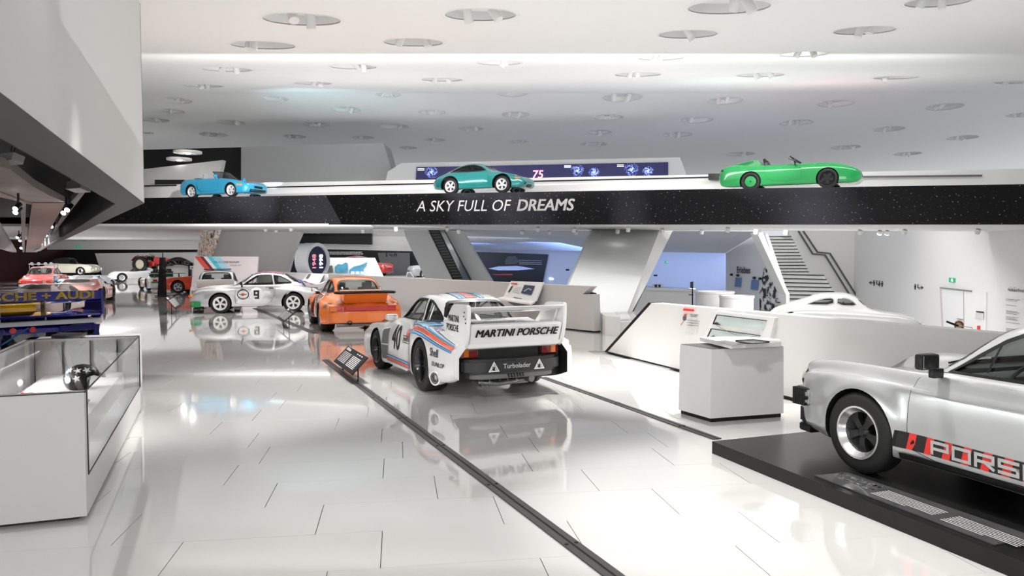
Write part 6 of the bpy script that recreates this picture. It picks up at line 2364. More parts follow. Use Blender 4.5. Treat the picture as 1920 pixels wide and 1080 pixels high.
# ---- 4. silver coupe number 9
def silver_coupe():
    S = spec(BASE911, ym=[(-.92, .60), (-.88, .68), (-.72, .75), (-.4, .79), (0, .82), (.5, .80), (1.2, .795), (1.8, .82), (2.27, .86), (2.8, .85), (3.1, .81), (3.25, .70), (3.3, .60)])
    PS = mat('racing_silver_paint', (.60, .60, .61), .22, .4, coat=1, var=.02)
    c = build_911('race_coupe', 'silver racing coupe number 9 with blue and red roof', PS, S,
                  flares=((0, .32, .36, .05, .22), (2.27, .33, .38, .10, .34)), arch=((0, .32, .36), (2.27, .325, .37)),
                  axles=[(0, .315, .22, .215, .75), (2.27, .325, .28, .215, .77)], rim_m=mat('white_rim', (.82, .82, .8), .35), spoke_m=mat('white_rim', (.82, .82, .8), .35), dish=.03,
                  inter=M_plastic)
    blue = mat('violet_blue_stripe', (.07, .05, .42), .3, coat=1)
    c.patch('roof_band', [[(1.02, -.50), (1.95, -.48), (1.95, .48), (1.02, .50)]], 'T', blue, off=.005)
    c.patch('roof_band', [[(1.06, -.40), (1.92, -.38), (1.92, .38), (1.06, .40)]], 'T', P_red, off=.008)
    c.patch('lid_band', [[(2.40, -.44), (2.95, -.38), (2.95, .38), (2.40, .44)]], 'T', blue, off=.006)
    d = duck(c, .99, 3.34)
    fr = sym([(-.60, -.80), (-.78, -.80), (-.90, -.68), (-.955, -.48), (-.98, 0)])
    bar(c, 'bumper', fr, .40, .52, PS, .03)
    bar(c, 'chin_spoiler', sym([(-.60, -.82), (-.78, -.82), (-.91, -.70), (-.97, -.5), (-1.0, 0)]), .20, .39, mat('green_paint', (.0, .28, .06), .25, coat=1), .02)
    for sg in (-1, 1):
        obj('indicator', bx((-.88, sg * .66, .555), (.12, .18, .07), Matrix.Rotation(sg * .7, 3, 'Z'), bev=.015), M_orangelens, c.root, 40)
    headlights(c)
    mirror(c, 'L', .66, .96, M_black, .80)
    for sd in 'LR':
        c.patch('number_disc', [circle_pts(1.12, .585, .235, 36)], sd, M_wprint, off=.008)
        c.patch('race_number', None, sd, M_ink, off=.011, bmin=block_text('9', 1.03, .45, .17, .28, .055, 0, sd == 'R'))
        c.patch('emblem_ring', None, sd, M_ink, off=.009, bmin=band(circle_pts(.70, .60, .155, 30, .135), .03))
        c.patch('emblem_oval', [circle_pts(.70, .60, .15, 30, .10)], sd, M_wprint, off=.008)
        c.patch('emblem_disc', [circle_pts(.70, .60, .055)], sd, P_red, off=.011)
        c.text('emblem_lettering', 'MARTINI', sd, .58 if sd == 'L' else .82, .575, .045, M_ink, off=.013, bold=.03, sx=.95)
        c.text('emblem_lettering', 'RACING', sd, .60 if sd == 'L' else .80, .475, .035, M_wprint, off=.012, bold=.03)
        c.text('flank_lettering', 'porsche', sd, 1.40, .80, .045, M_ink, off=.008)
        c.text('flank_lettering', 'bosch', sd, 2.15, .80, .035, M_ink, off=.008)
    rear_lights(c)
    return c


# ---- 5. white coupe seen from behind with a ducktail
def white_duck_coupe():
    c = build_911('race_coupe', 'white coupe with a ducktail behind the silver number 9 car', P_white, BASE911,
                  flares=((0, .32, .36, .03, .2), (2.27, .33, .38, .06, .3)), nx=48, sub=4, hi=False)
    duck(c, 1.04, 3.36, w=.66)
    rear_lights(c, center=M_orangelens)
    bar(c, 'bumper', sym([(3.0, -.86), (3.16, -.84), (3.30, -.72), (3.38, -.4), (3.39, 0)]), .30, .50, P_white, .03)
    bar(c, 'bumper_strip', sym([(3.1, -.86), (3.2, -.84), (3.34, -.70), (3.41, -.4), (3.42, 0)]), .385, .43, M_black, .0)
    bm = bx((1.5, 0, 1.355), (.5, .95, .03), bev=.01)
    obj('roof_bar', bm, M_black, c.root)
    return c
# ---------------------------------------------------------------- further cars
def auto(prof, half, zb=.2, fend=None, crown=.03, zm=.48, kg=.74, kr=.45):
    """sections of a simple closed body: prof (x, centre height), half (x, half width)"""
    P, H = pchip(prof), pchip(half)
    xs = sorted(set([p[0] for p in prof] + [h[0] for h in half] + ([f[0] for f in fend] if fend else [])))
    Fd = pchip(fend) if fend else None
    S = dict(zb=[(xs[0], zb + .14), (xs[0] + .15, zb + .03), (xs[0] + .4, zb), (xs[-1] - .4, zb), (xs[-1] - .1, zb + .05), (xs[-1], zb + .16)], ym=half, zm=[(xs[0], zm - .05), (xs[0] + .4, zm), (xs[-1], zm)])
    S['ys'] = [(x, H(x) * .86) for x in xs]
    S['zs'] = [(x, (Fd(x) if Fd else P(x) - crown)) for x in xs]
    S['yg'] = [(x, H(x) * kg) for x in xs]
    S['zg'] = [(x, P(x) - crown * .6) for x in xs]
    S['yr'] = [(x, H(x) * kr) for x in xs]
    S['zr'] = [(x, P(x) - crown * .25) for x in xs]
    S['zt'] = prof
    return S


def simple_wheels(c, wb, R=.31, W=.2, rr=.2, yc=.68, style='five', rim=None, sp=None, dish=.02, n=28, sl=None):
    add_wheels(c, [(0, R, W, rr, yc), (wb, R, W, rr, yc)], style, rim or M_alu, sp or M_alu, dish, n, style_list=sl)


def open_car(name, label, paint, S, wb, cav, arch=.345, R=.31, style='five', rim=None, sp=None, rr=.2, yc=.68, ws=None, lamps=None, seatm=None, zf=.4, sl=None, dz=.32, doors=None, seats=True, group=None, nx=56):
    c = Car(name, label, S, paint, nx, 5, (), group)
    c.cut.append((cavity_bm(S, cav[0], cav[1], zf, open_top=True), M_plastic))
    for x in (0, wb):
        c.cut_arch(x, dz, arch)
    if doors:
        for sd in 'LR':
            c.patch('door_gap', None, sd, M_dark, off=.002, bmin=band(doors, .007))
            c.patch('door', [doors], sd, paint, off=.004)
    c.finish()
    if seats:
        m_ = (cav[0] + cav[1]) / 2
        for y in (-.34, .34):
            obj('seat', seat_bm(m_ + .05, y, .36), seatm or M_plastic, c.root, 40)
        steering(c, m_ - .35, -.34, .78)
    if ws:   # (x base, z base, half width, x top, z top, half width top)
        xb, zb_, yb, xt, zt_, yt = ws
        n = 8
        bm = bmesh.new()
        rows = []
        for j in range(2):
            x, z, y = ((xb, zb_, yb), (xt, zt_, yt))[j]
            rows.append([bm.verts.new((x + .22 * (k / n * 2 - 1) ** 2, y * (k / n * 2 - 1), z - .02 * (k / n * 2 - 1) ** 2)) for k in range(n + 1)])
        pts = [[v.co.copy() for v in r] for r in rows]
        for k in range(n):
            bm.faces.new((rows[0][k], rows[0][k + 1], rows[1][k + 1], rows[1][k]))
        obj('windscreen', bm, M_dglass, c.root)
        bm = bmesh.new()
        add_tube(bm, pts[0][:1] + pts[1] + pts[0][-1:], .018, 8)
        add_tube(bm, pts[0], .014, 8)
        obj('windscreen_frame', bm, M_black if rim is None else M_plastic, c.root, 40)
    simple_wheels(c, wb, R, .2, rr, yc, style, rim, sp, sl=sl)
    return c


def cabriolet():
    P_b = mat('cabriolet_blue', (.02, .36, .62), .2, .25, coat=1, var=.02)
    S = auto([(-.86, .50), (-.80, .60), (-.6, .68), (-.2, .76), (.3, .84), (.62, .90), (1.2, .92), (2.2, .92), (2.7, .93), (3.0, .90), (3.25, .82), (3.36, .60)],
             [(-.86, .45), (-.78, .66), (-.5, .80), (0, .86), (.6, .845), (1.8, .85), (2.4, .875), (3.0, .82), (3.25, .70), (3.36, .55)], fend=[(-.86, .49), (-.8, .58), (-.5, .70), (-.1, .78), (.4, .84), (1.0, .87), (2.2, .89), (2.8, .88), (3.1, .82), (3.36, .58)], zb=.17)
    c = open_car('cabriolet', 'metallic blue open cabriolet with five-spoke wheels on the bridge', P_b, S, 2.4, (.85, 2.25), R=.315, rr=.225, yc=.72, ws=(.62, .90, .66, 1.10, 1.23, .56),
                 rim=mat('pale_rim', (.74, .74, .75), .25, .3), sp=mat('pale_rim', (.74, .74, .75), .25, .3), seatm=mat('seat_light', (.35, .38, .42), .5),
                 doors=smooth_poly([(.74, .30), (.72, .6), (.76, .84), (1.0, .865), (1.95, .87), (2.02, .8), (1.98, .5), (1.85, .3)], 1))
    for sd in 'LR':
        c.patch('indicator', [[(-.62, .50), (-.62, .57), (-.36, .59), (-.36, .52)]], sd, M_orangelens, off=.008)
        c.patch('side_scoop', None, sd, M_plastic, off=.006, bmin=line_band([(2.06, .62), (1.96, .40), (1.75, .28)], .02))
        c.patch('tail_lamp', [[(3.12, .60), (3.12, .72), (3.34, .70), (3.34, .60)]], sd, M_redlens, off=.008)
    c.patch('front_intake', [[(-.5, .24), (.5, .24), (.5, .36), (-.5, .36)]], 'F', M_plastic, off=.008)
    c.patch('number_plate', [[(-.26, .40), (.26, .40), (.26, .50), (-.26, .50)]], 'F', M_black, off=.015)
    for sg in (-1, 1):
        c.patch('headlight', [circle_pts(-.50, sg * .60, .10)], 'T', M_lamp, off=.008)
    mirror(c, 'R', .84, .98, P_b, .82)
    mirror(c, 'L', .84, .98, P_b, .82)
    bm = bx((2.35, 0, .93), (.3, 1.1, .07), bev=.03)
    obj('folded_top', bm, mat('soft_top_blue', (.03, .08, .16), .7), c.root, 40)
    return c


def teal_concept():
    P_t = mat('teal_paint', (.0, .22, .22), .18, .1, coat=1, var=.02)
    S = auto([(-.86, .48), (-.80, .58), (-.5, .70), (-.1, .80), (.35, .87), (.7, 1.05), (1.05, 1.22), (1.5, 1.28), (1.9, 1.24), (2.4, 1.08), (2.8, .93), (3.1, .80), (3.24, .58)],
             [(-.86, .42), (-.78, .62), (-.5, .76), (0, .86), (.35, .86), (.7, .82), (1.7, .82), (2.0, .87), (2.4, .90), (2.9, .80), (3.1, .66), (3.24, .5)],
             fend=[(-.86, .47), (-.8, .56), (-.5, .70), (0, .80), (.5, .84), (1.3, .87), (2.0, .88), (2.5, .84), (3.0, .70), (3.24, .56)], zb=.22)
    S['zg'] = [(-.86, .475), (-.8, .57), (-.5, .69), (-.1, .78), (.35, .85), (.7, .88), (1.5, .91), (2.2, .90), (2.7, .82), (3.1, .72), (3.24, .57)]
    S['zr'] = [(-.86, .477), (-.8, .575), (-.5, .695), (-.1, .79), (.35, .86), (.7, .98), (1.05, 1.14), (1.5, 1.20), (1.9, 1.15), (2.4, 1.0), (2.8, .88), (3.1, .77), (3.24, .575)]
    S['yr'] = [(-.86, .2), (.3, .45), (.7, .55), (1.5, .54), (2.2, .48), (2.8, .36), (3.24, .2)]
    S['yg'] = [(-.86, .3), (.3, .62), (.7, .70), (1.5, .71), (2.2, .66), (2.8, .5), (3.24, .3)]
    c = Car('concept_car', 'teal concept car with dark glass roof and big arches on the bridge', S, P_t, 60, 5, flares=((0, .32, .42, .03, .2), (2.27, .32, .42, .03, .2)))
    c.cut.append((cavity_bm(S, .75, 2.3, .45), M_plastic))
    cc = smooth_poly([(.72, .90), (.95, 1.06), (1.20, 1.16), (1.5, 1.19), (1.9, 1.14), (2.25, 1.02), (2.45, .92), (2.2, .905)], 1)
    c.cut_side(cc)
    wf = smooth_poly([(-.55, .93), (.55, .93), (.48, 1.16), (.3, 1.2), (-.3, 1.2), (-.48, 1.16)], 1)
    c.cut_end(wf, 1.2, .2)
    for x in (0, 2.27):
        c.cut_arch(x, .36, .40)
    for sd in 'LR':
        c.patch('side_window', [cc], sd, M_dglass, off=-.01)
        c.patch('window_seal', None, sd, M_black, off=.004, bmin=band(cc, .012, .02))
        c.patch('window_post', None, sd, M_black, off=.004, bmin=line_band([(1.62, .9), (1.58, 1.18)], .03))
        dd = smooth_poly([(.62, .34), (.60, .6), (.64, .84), (.74, .885), (1.60, .895), (1.66, .8), (1.62, .5), (1.5, .34)], 1)
        c.patch('door_gap', None, sd, M_dark, off=.002, bmin=band(dd, .008))
        c.patch('door', [dd], sd, P_t, off=.004)
        c.patch('indicator', [[(-.70, .55), (-.70, .60), (-.52, .62), (-.52, .56)]], sd, M_orangelens, off=.008)
        c.patch('tail_lamp', [[(3.0, .62), (3.0, .72), (3.2, .70), (3.2, .60)]], sd, M_redlens, off=.008)
        c.patch('arch_liner', None, sd, M_dark, off=.004, bmin=band([(0 + .40 * math.cos(a * PI / 14), .36 + .40 * math.sin(a * PI / 14)) for a in range(-2, 17)] + [(0 - .2, .4)][:0], .02)) if False else None
    rf = smooth_poly([(1.05, -.46), (1.9, -.42), (2.5, -.3), (2.5, .3), (1.9, .42), (1.05, .46)], 1)
    c.patch('glass_roof', [rf], 'T', mat('dark_roof', (.015, .015, .02), .12, coat=1), off=.006)
    c.patch('windscreen', [wf], 'F', M_dglass, off=-.01)
    c.patch('window_seal', None, 'F', P_t, off=.004, bmin=band(wf, .01, .02))
    c.patch('front_intake', [[(-.16, .30), (.16, .30), (.16, .38), (-.16, .38)]], 'F', M_plastic, off=.01)
    c.patch('fog_lamp', [circle_pts(-.48, .38, .05), circle_pts(.48, .38, .05)], 'F', M_plastic, off=.01)
    c.patch('number_plate', [[(-.2, .27), (.2, .27), (.2, .34), (-.2, .34)]], 'F', M_black, off=.02)
    for sg in (-1, 1):
        c.patch('headlight', [circle_pts(-.50, sg * .58, .10)], 'T', M_lamp, off=.008)
    interior(c)
    c.finish()
    pr = mat('pale_rim', (.74, .74, .75), .25, .3)
    simple_wheels(c, 2.27, .335, .22, .225, .74, 'five', pr, pr)
    return c


def green_roadster():
    P_g = mat('green_paint', (.05, .62, .42), .22, .0, coat=1, var=.02)
    S = auto([(-1.05, .46), (-1.0, .56), (-.8, .68), (-.4, .80), (0, .88), (.5, .90), (1.2, .90), (2.4, .90), (3.0, .96), (3.5, .90), (3.62, .72)],
             [(-1.05, .40), (-.98, .60), (-.7, .78), (0, .87), (.6, .86), (2.0, .86), (2.6, .88), (3.3, .80), (3.55, .70), (3.62, .6)],
             fend=[(-1.05, .45), (-1.0, .54), (-.6, .74), (0, .86), (.5, .87), (1.5, .86), (2.4, .87), (3.2, .90), (3.5, .85), (3.62, .70)], zb=.17)
    c = open_car('speedster', 'bright green open speedster with one disc wheel on the bridge', P_g, S, 2.5, (1.2, 2.1), R=.335, rr=.235, yc=.74, ws=None, sl=['five', 'disc'], rim=M_black, sp=mat('dark_spoke', (.04, .04, .045), .25, .6),
                 doors=smooth_poly([(.85, .3), (.82, .6), (.88, .85), (2.0, .86), (2.06, .7), (1.9, .3)], 1), dz=.33, arch=.36)
    for w in c.root.children:
        if w.name.startswith('wheel') and w.location.x > 1:
            for k_ in w.children:
                if k_.name.startswith('wheel_disc'):
                    k_.data.materials[0] = P_g
    bm = prism([(2.15, .86, 0), (2.25, 1.10, 0), (2.45, 1.12, 0), (3.0, 1.02, 0), (3.4, .93, 0), (3.0, .8, 0)], (0, 0, 1))
    for v in bm.verts:
        v.co = Vector((v.co.x, (v.co.z - .5) * (1.5 if v.co.y < .9 else .9), v.co.y))
    bmesh.ops.recalc_face_normals(bm, faces=bm.faces)
    bmesh.ops.bevel(bm, geom=bm.edges[:], offset=.03, segments=2, affect='EDGES')
    obj('rear_cowl', bm, P_g, c.root, 40)
    obj('roll_bar', tube([(2.0, -.5, .88), (2.1, -.46, 1.12), (2.1, .46, 1.12), (2.0, .5, .88)], .03), M_black, c.root, 40)
    obj('wind_deflector', prism([(.92, .34 - .5, .92), (1.28, -.62, 1.08), (1.28, .62, 1.08), (.92, .16, .92)], (.0, 0, .02)), M_dglass, c.root)
    obj('screen_frame', tube([(.85, -.66, .90), (1.22, -.58, 1.16), (1.22, .58, 1.16), (.85, .66, .90)], .022), M_black, c.root, 40)
    for sd in 'LR':
        c.patch('tail_lamp', [[(3.46, .74), (3.46, .80), (3.62, .80), (3.62, .74)]], sd, M_black, off=.01)
        c.patch('door_crease', None, sd, M_dark, off=.003, bmin=line_band([(2.4, .62), (1.2, .60)], .006))
    c.patch('nose_ring', None, 'F', M_black, off=.008, bmin=band([(-.4, .40), (.4, .40), (.4, .56), (-.4, .56)], .02))
    mirror(c, 'R', 1.02, .96, M_black, .82)
    mirror(c, 'L', 1.02, .96, M_black, .82)
    return c


def cream_cabrio():
    P_c = mat('cream_paint', (.74, .70, .58), .25, 0, coat=1)
    S = auto([(-.80, .50), (-.72, .66), (-.4, .76), (.1, .84), (.6, .90), (1.2, .92), (2.0, .93), (2.5, .86), (2.9, .72), (3.1, .50)],
             [(-.80, .45), (-.7, .66), (-.3, .80), (.3, .82), (1.5, .82), (2.3, .80), (2.8, .66), (3.1, .4)], fend=[(-.80, .49), (-.7, .68), (-.45, .80), (0, .84), (.7, .84), (1.6, .86), (2.3, .82), (2.8, .66), (3.1, .48)], crown=.05)
    c = open_car('vintage_cabriolet', 'cream vintage cabriolet with a black top against the black wall', P_c, S, 2.1, (.8, 2.0), R=.33, rr=.2, yc=.66, style='disc', rim=M_chrome, sp=M_chrome, ws=(.55, .88, .6, .85, 1.16, .5))
    S2 = [(.85, 1.20), (1.1, 1.30), (1.5, 1.33), (1.9, 1.26), (2.3, 1.05), (2.5, .90), (2.3, .86), (1.0, .90)]
    bm = prism([(x, -.60, z) for x, z in S2], (0, 1.2, 0))
    for v in bm.verts:
        if v.co.z > 1.0:
            v.co.y *= .84
    bmesh.ops.recalc_face_normals(bm, faces=bm.faces)
    bmesh.ops.bevel(bm, geom=bm.edges[:], offset=.04, segments=2, affect='EDGES')
    obj('soft_top', bm, M_black, c.root, 50)
    headlights(c, -.62, .60, .58, .1)
    for (x0, x1, nm) in ((-.92, -.80, 'front_bumper'), (3.05, 3.16, 'rear_bumper')):
        obj(nm, bx(((x0 + x1) / 2, 0, .42), (.09, 1.45, .12), bev=.03), P_c, c.root, 40)
    for sg in (-1, 1):
        obj('overrider', bx((-.93, sg * .4, .47), (.08, .07, .2), bev=.02), M_chrome, c.root, 40)
    return c


def targa():
    P_r = mat('red_orange_paint', (.85, .07, .015), .22, 0, coat=1)
    S = auto([(-.85, .42), (-.8, .52), (-.5, .64), (0, .72), (.5, .82), (.75, .86), (1.2, .88), (2.0, .88), (2.6, .86), (3.1, .82), (3.2, .62)],
             [(-.85, .6), (-.75, .72), (-.3, .80), (.4, .81), (2.4, .82), (2.9, .80), (3.2, .70)], fend=[(-.85, .42), (-.78, .58), (-.5, .74), (0, .80), (.5, .82), (1.5, .84), (2.6, .84), (3.1, .78), (3.2, .6)], zb=.17)
    c = open_car('targa_sports_car', 'orange-red mid-engined sports car under the black arch', P_r, S, 2.45, (.85, 1.9), R=.31, rr=.2, yc=.68, style='fuchs', ws=(.62, .86, .64, 1.15, 1.18, .52), rim=M_alu, sp=M_alu, nx=48)
    bm = prism([(1.72, -.56, .86), (1.80, -.50, 1.18), (2.02, -.50, 1.18), (2.25, -.56, .86)], (0, 1.08, 0))
    bmesh.ops.recalc_face_normals(bm, faces=bm.faces)
    bmesh.ops.bevel(bm, geom=bm.edges[:], offset=.03, segments=2, affect='EDGES')
    obj('roll_hoop', bm, M_black, c.root, 40)
    obj('roof_panel', prism([(1.15, -.5, 1.17), (1.15, .5, 1.17), (1.82, .5, 1.18), (1.82, -.5, 1.18)], (0, 0, .03)), M_black, c.root)
    for sg in (-1, 1):
        obj('indicator', bx((-.80, sg * .62, .58), (.08, .16, .09), bev=.01), M_orangelens, c.root)
        obj('tail_lamp', bx((3.19, sg * .6, .60), (.06, .3, .12), bev=.01), M_redlens, c.root)
    for n_, x_ in (('front_bumper', -.86), ('rear_bumper', 3.22)):
        obj(n_, bx((x_, 0, .40), (.10, 1.5, .12), bev=.03), P_r if x_ > 0 else M_black, c.root, 40)
    return c


def silver_spyder():
    S = auto([(-.75, .42), (-.6, .58), (-.2, .68), (.4, .74), (.9, .76), (1.6, .80), (2.2, .80), (2.7, .66), (2.9, .46)],
             [(-.75, .45), (-.6, .62), (-.2, .74), (.6, .74), (1.6, .75), (2.2, .75), (2.7, .6), (2.9, .4)], fend=[(-.75, .42), (-.6, .6), (-.2, .74), (.3, .74), (1.0, .74), (1.7, .80), (2.2, .80), (2.7, .64), (2.9, .45)])
    c = open_car('open_spyder', 'small silver open sports car in front of the red tractor', mat('bright_silver_paint', (.66, .66, .67), .25, .25), S, 2.1, (.8, 1.6), R=.31, rr=.19, yc=.62, style='disc', ws=(.6, .74, .55, .85, .98, .45), rim=M_chrome, sp=M_alu, nx=40)
    bm = prism([(1.7, -.3, .78), (1.75, -.28, 1.0), (1.9, -.28, 1.0), (2.3, -.25, .8)], (0, .56, 0))
    bmesh.ops.recalc_face_normals(bm, faces=bm.faces)
    obj('head_fairing', bm, c.paint, c.root)
    headlights(c, -.50, .48, .50, .08)
    return c


def green_white_racer():
    S = auto([(-.9, .30), (-.7, .45), (-.2, .60), (.3, .62), (.8, .64), (1.8, .66), (2.4, .74), (3.0, .70), (3.15, .5)],
             [(-.9, .7), (-.7, .88), (0, .93), (1.0, .88), (2.4, .95), (3.0, .92), (3.15, .85)], fend=[(-.9, .3), (-.6, .52), (-.2, .68), (.4, .62), (1.4, .62), (2.2, .76), (2.8, .76), (3.15, .52)], zb=.12)
    c = open_car('prototype_racer', 'white open prototype racer with green and red flashes before the arch', P_racewhite, S, 2.3, (.8, 1.5), R=.32, rr=.19, yc=.80, style='five', ws=(.7, .63, .4, .85, .82, .3), rim=M_black, sp=M_steel, nx=40, zf=.3, arch=.35)
    G_ = mat('green_paint_flash', (.0, .30, .07), .25, coat=1)
    obj('rear_wing', bx((2.95, 0, .92), (.42, 1.75, .04), bev=.01), G_, c.root, 40)
    for sg in (-1, 1):
        obj('wing_stay', bx((2.9, sg * .6, .80), (.2, .03, .22)), M_black, c.root)
        obj('tail_lamp', bx((3.16, sg * .62, .56), (.05, .2, .1)), M_redlens, c.root)
    for sd in 'LR':
        c.patch('flash', [[(-.8, .16), (-.8, .45), (-.5, .60), (-.40, .40), (-.5, .16)]], sd, G_, off=.008)
        c.patch('flash', [[(1.0, .16), (1.0, .36), (1.7, .50), (1.7, .16)]], sd, P_red, off=.008)
        c.patch('shell_emblem', [circle_pts(.5, .42, .10)], sd, mat('emblem_yellow', (.85, .5, .03), .4), off=.009)
        c.patch('shell_emblem_rim', None, sd, M_red, off=.010, bmin=band(circle_pts(.5, .42, .10), .02))
    c.patch('tail_print', [[(-.8, .42), (.8, .42), (.8, .50), (-.8, .50)]], 'B', G_, off=.01)
    return c


def streamliner():
    """white aerodynamic coupe behind the parapet"""
    S = auto([(-1.0, .35), (-.9, .46), (-.5, .58), (0, .68), (.35, .76), (.55, .98), (.75, 1.12), (1.1, 1.20), (1.6, 1.18), (2.1, 1.02), (2.6, .84), (3.0, .66), (3.2, .42)],
             [(-1.0, .4), (-.85, .6), (-.4, .74), (.5, .78), (2.0, .78), (2.7, .66), (3.2, .3)], fend=[(-1.0, .34), (-.85, .46), (-.4, .60), (0, .64), (1.0, .70), (2.0, .72), (2.6, .64), (3.2, .40)], zm=.4)
    S['zg'] = [(-1.0, .345), (-.5, .575), (0, .66), (.35, .72), (1.2, .80), (2.0, .78), (2.6, .70), (3.2, .41)]
    S['zr'] = [(-1.0, .348), (-.5, .578), (0, .675), (.35, .75), (.6, .95), (.8, 1.04), (1.1, 1.10), (1.6, 1.08), (2.1, .94), (2.6, .80), (3.2, .415)]
    S['yr'] = [(-1.0, .2), (.35, .40), (.6, .44), (1.6, .42), (2.4, .3), (3.2, .1)]
    S['yg'] = [(-1.0, .3), (.35, .58), (1.0, .62), (2.0, .56), (3.2, .2)]
    c = Car('streamlined_coupe', 'white streamlined vintage coupe behind the white parapet', S, P_racewhite, 48, 5)
    c.cut.append((cavity_bm(S, .6, 2.2, .4), mat('beige_interior', (.45, .36, .30), .7)))
    w1 = smooth_poly([(.66, .82), (.82, 1.0), (1.05, 1.07), (1.22, 1.07), (1.22, .83)], 1)
    w2_ = smooth_poly([(1.30, .83), (1.30, 1.065), (1.6, 1.03), (1.95, .90), (2.05, .83)], 1)
    wf = smooth_poly([(-.48, .80), (.48, .80), (.38, 1.06), (-.38, 1.06)], 1)
    c.cut_side(w1)
    c.cut_side(w2_)
    c.cut_end(wf, 1.1, .1)
    for sd in 'LR':
        for w in (w1, w2_):
            c.patch('side_window', [w], sd, M_glass, off=-.01)
            c.patch('window_seal', None, sd, M_chrome, off=.004, bmin=band(w, .004, .012))
    c.patch('windscreen', [wf], 'F', M_glass, off=-.01)
    c.patch('window_seal', None, 'F', M_chrome, off=.004, bmin=band(wf, .004, .014))
    c.patch('screen_divider', [[(-.015, .8), (.015, .8), (.015, 1.06), (-.015, 1.06)]], 'F', P_racewhite, off=.006)
    steering(c, .95, -.3, .72)
    c.finish()
    simple_wheels(c, 2.4, .32, .15, .2, .60, 'disc', M_chrome, P_racewhite)
    return c


def rack_coupe(paint, label):
    c = build_911('rack_coupe', label, paint, BASE911, nx=44, sub=4, hi=False, quarter=True)
    rear_lights(c)
    bar(c, 'bumper', sym([(3.0, -.84), (3.16, -.82), (3.30, -.70), (3.37, 0)]), .32, .50, M_chrome, .03)
    bm = bmesh.new()
    for x in (1.05, 1.35, 1.65, 1.95):
        add_tube(bm, [(x, -.55, 1.42), (x, .55, 1.42)], .02, 6)
    for y in (-.55, .55):
        add_tube(bm, [(1.0, y, 1.44), (2.0, y, 1.44)], .02, 6)
        for x in (1.1, 1.9):
            add_tube(bm, [(x, y, 1.2), (x, y, 1.44)], .015, 6)
    obj('roof_rack', bm, M_chrome, c.root, 40)
    for y in (-.4, -.1, .2, .45):
        obj('extra_lamp', lathe([(0, -.05), (.08, -.05), (.06, .05), (0, .05)], 14, Matrix.Translation((2.05, y, 1.46)) @ Matrix.Rotation(PI / 2, 4, 'Z')), M_lamp, c.root, 40)
    return c


def low_prototype(name, paint, label, roof=True, group=None, stripe=None):
    """low closed endurance racer"""
    S = auto([(-.95, .32), (-.8, .42), (-.3, .58), (.1, .62), (.35, .74), (.6, .86), (.95, .94), (1.3, .93), (1.8, .84), (2.5, .78), (3.1, .70), (3.3, .5)],
             [(-.95, .7), (-.8, .88), (0, .95), (1.0, .92), (2.3, .98), (3.0, .95), (3.3, .85)], fend=[(-.95, .3), (-.7, .5), (-.2, .72), (.3, .64), (1.2, .62), (1.9, .74), (2.4, .80), (3.0, .74), (3.3, .5)], zb=.12, kg=.62, kr=.36)
    c = Car(name, label, S, paint, 40, 4, group=group)
    for x in (0, 2.3):
        c.cut_arch(x, .33, .35)
    c.patch('windscreen', [smooth_poly([(-.52, .66), (.52, .66), (.34, .90), (-.34, .90)], 1)], 'F', mat('dark_screen', (.03, .035, .04), .08, coat=1), off=.005)
    c.patch('engine_window', [smooth_poly([(1.35, -.36), (2.1, -.34), (2.1, .34), (1.35, .36)], 1)], 'T', M_steel, off=.005)
    for sd in 'LR':
        c.patch('side_window', [smooth_poly([(.5, .68), (.85, .86), (1.2, .86), (1.35, .68)], 1)], sd, mat('dark_screen', (.03, .035, .04), .08, coat=1), off=.005)
        c.patch('number_disc', [circle_pts(1.2, .42, .16)], sd, M_wprint, off=.006)
    if stripe:
        c.patch('stripe', [[(-.9, -.28), (1.0, -.28), (1.0, .28), (-.9, .28)]], 'T', stripe, off=.004)
        c.patch('stripe', [[(2.1, -.5), (3.2, -.5), (3.2, .5), (2.1, .5)]], 'T', stripe, off=.004)
    for sg in (-1, 1):
        obj('tail_fin', prism([(2.5, sg * .86, .74), (3.1, sg * .86, .98), (3.3, sg * .86, .96), (3.28, sg * .86, .66)], (0, sg * .03, 0)), paint, c.root)
        obj('tail_lamp', lathe([(0, -.02), (.06, -.02), (.06, .02), (0, .02)], 14, Matrix.Translation((3.30, sg * .6, .52)) @ Matrix.Rotation(PI / 2, 4, 'Z')), M_redlens, c.root)
    c.finish()
    simple_wheels(c, 2.3, .32, .28, .2, .80, 'five', M_black, M_steel)
    return c


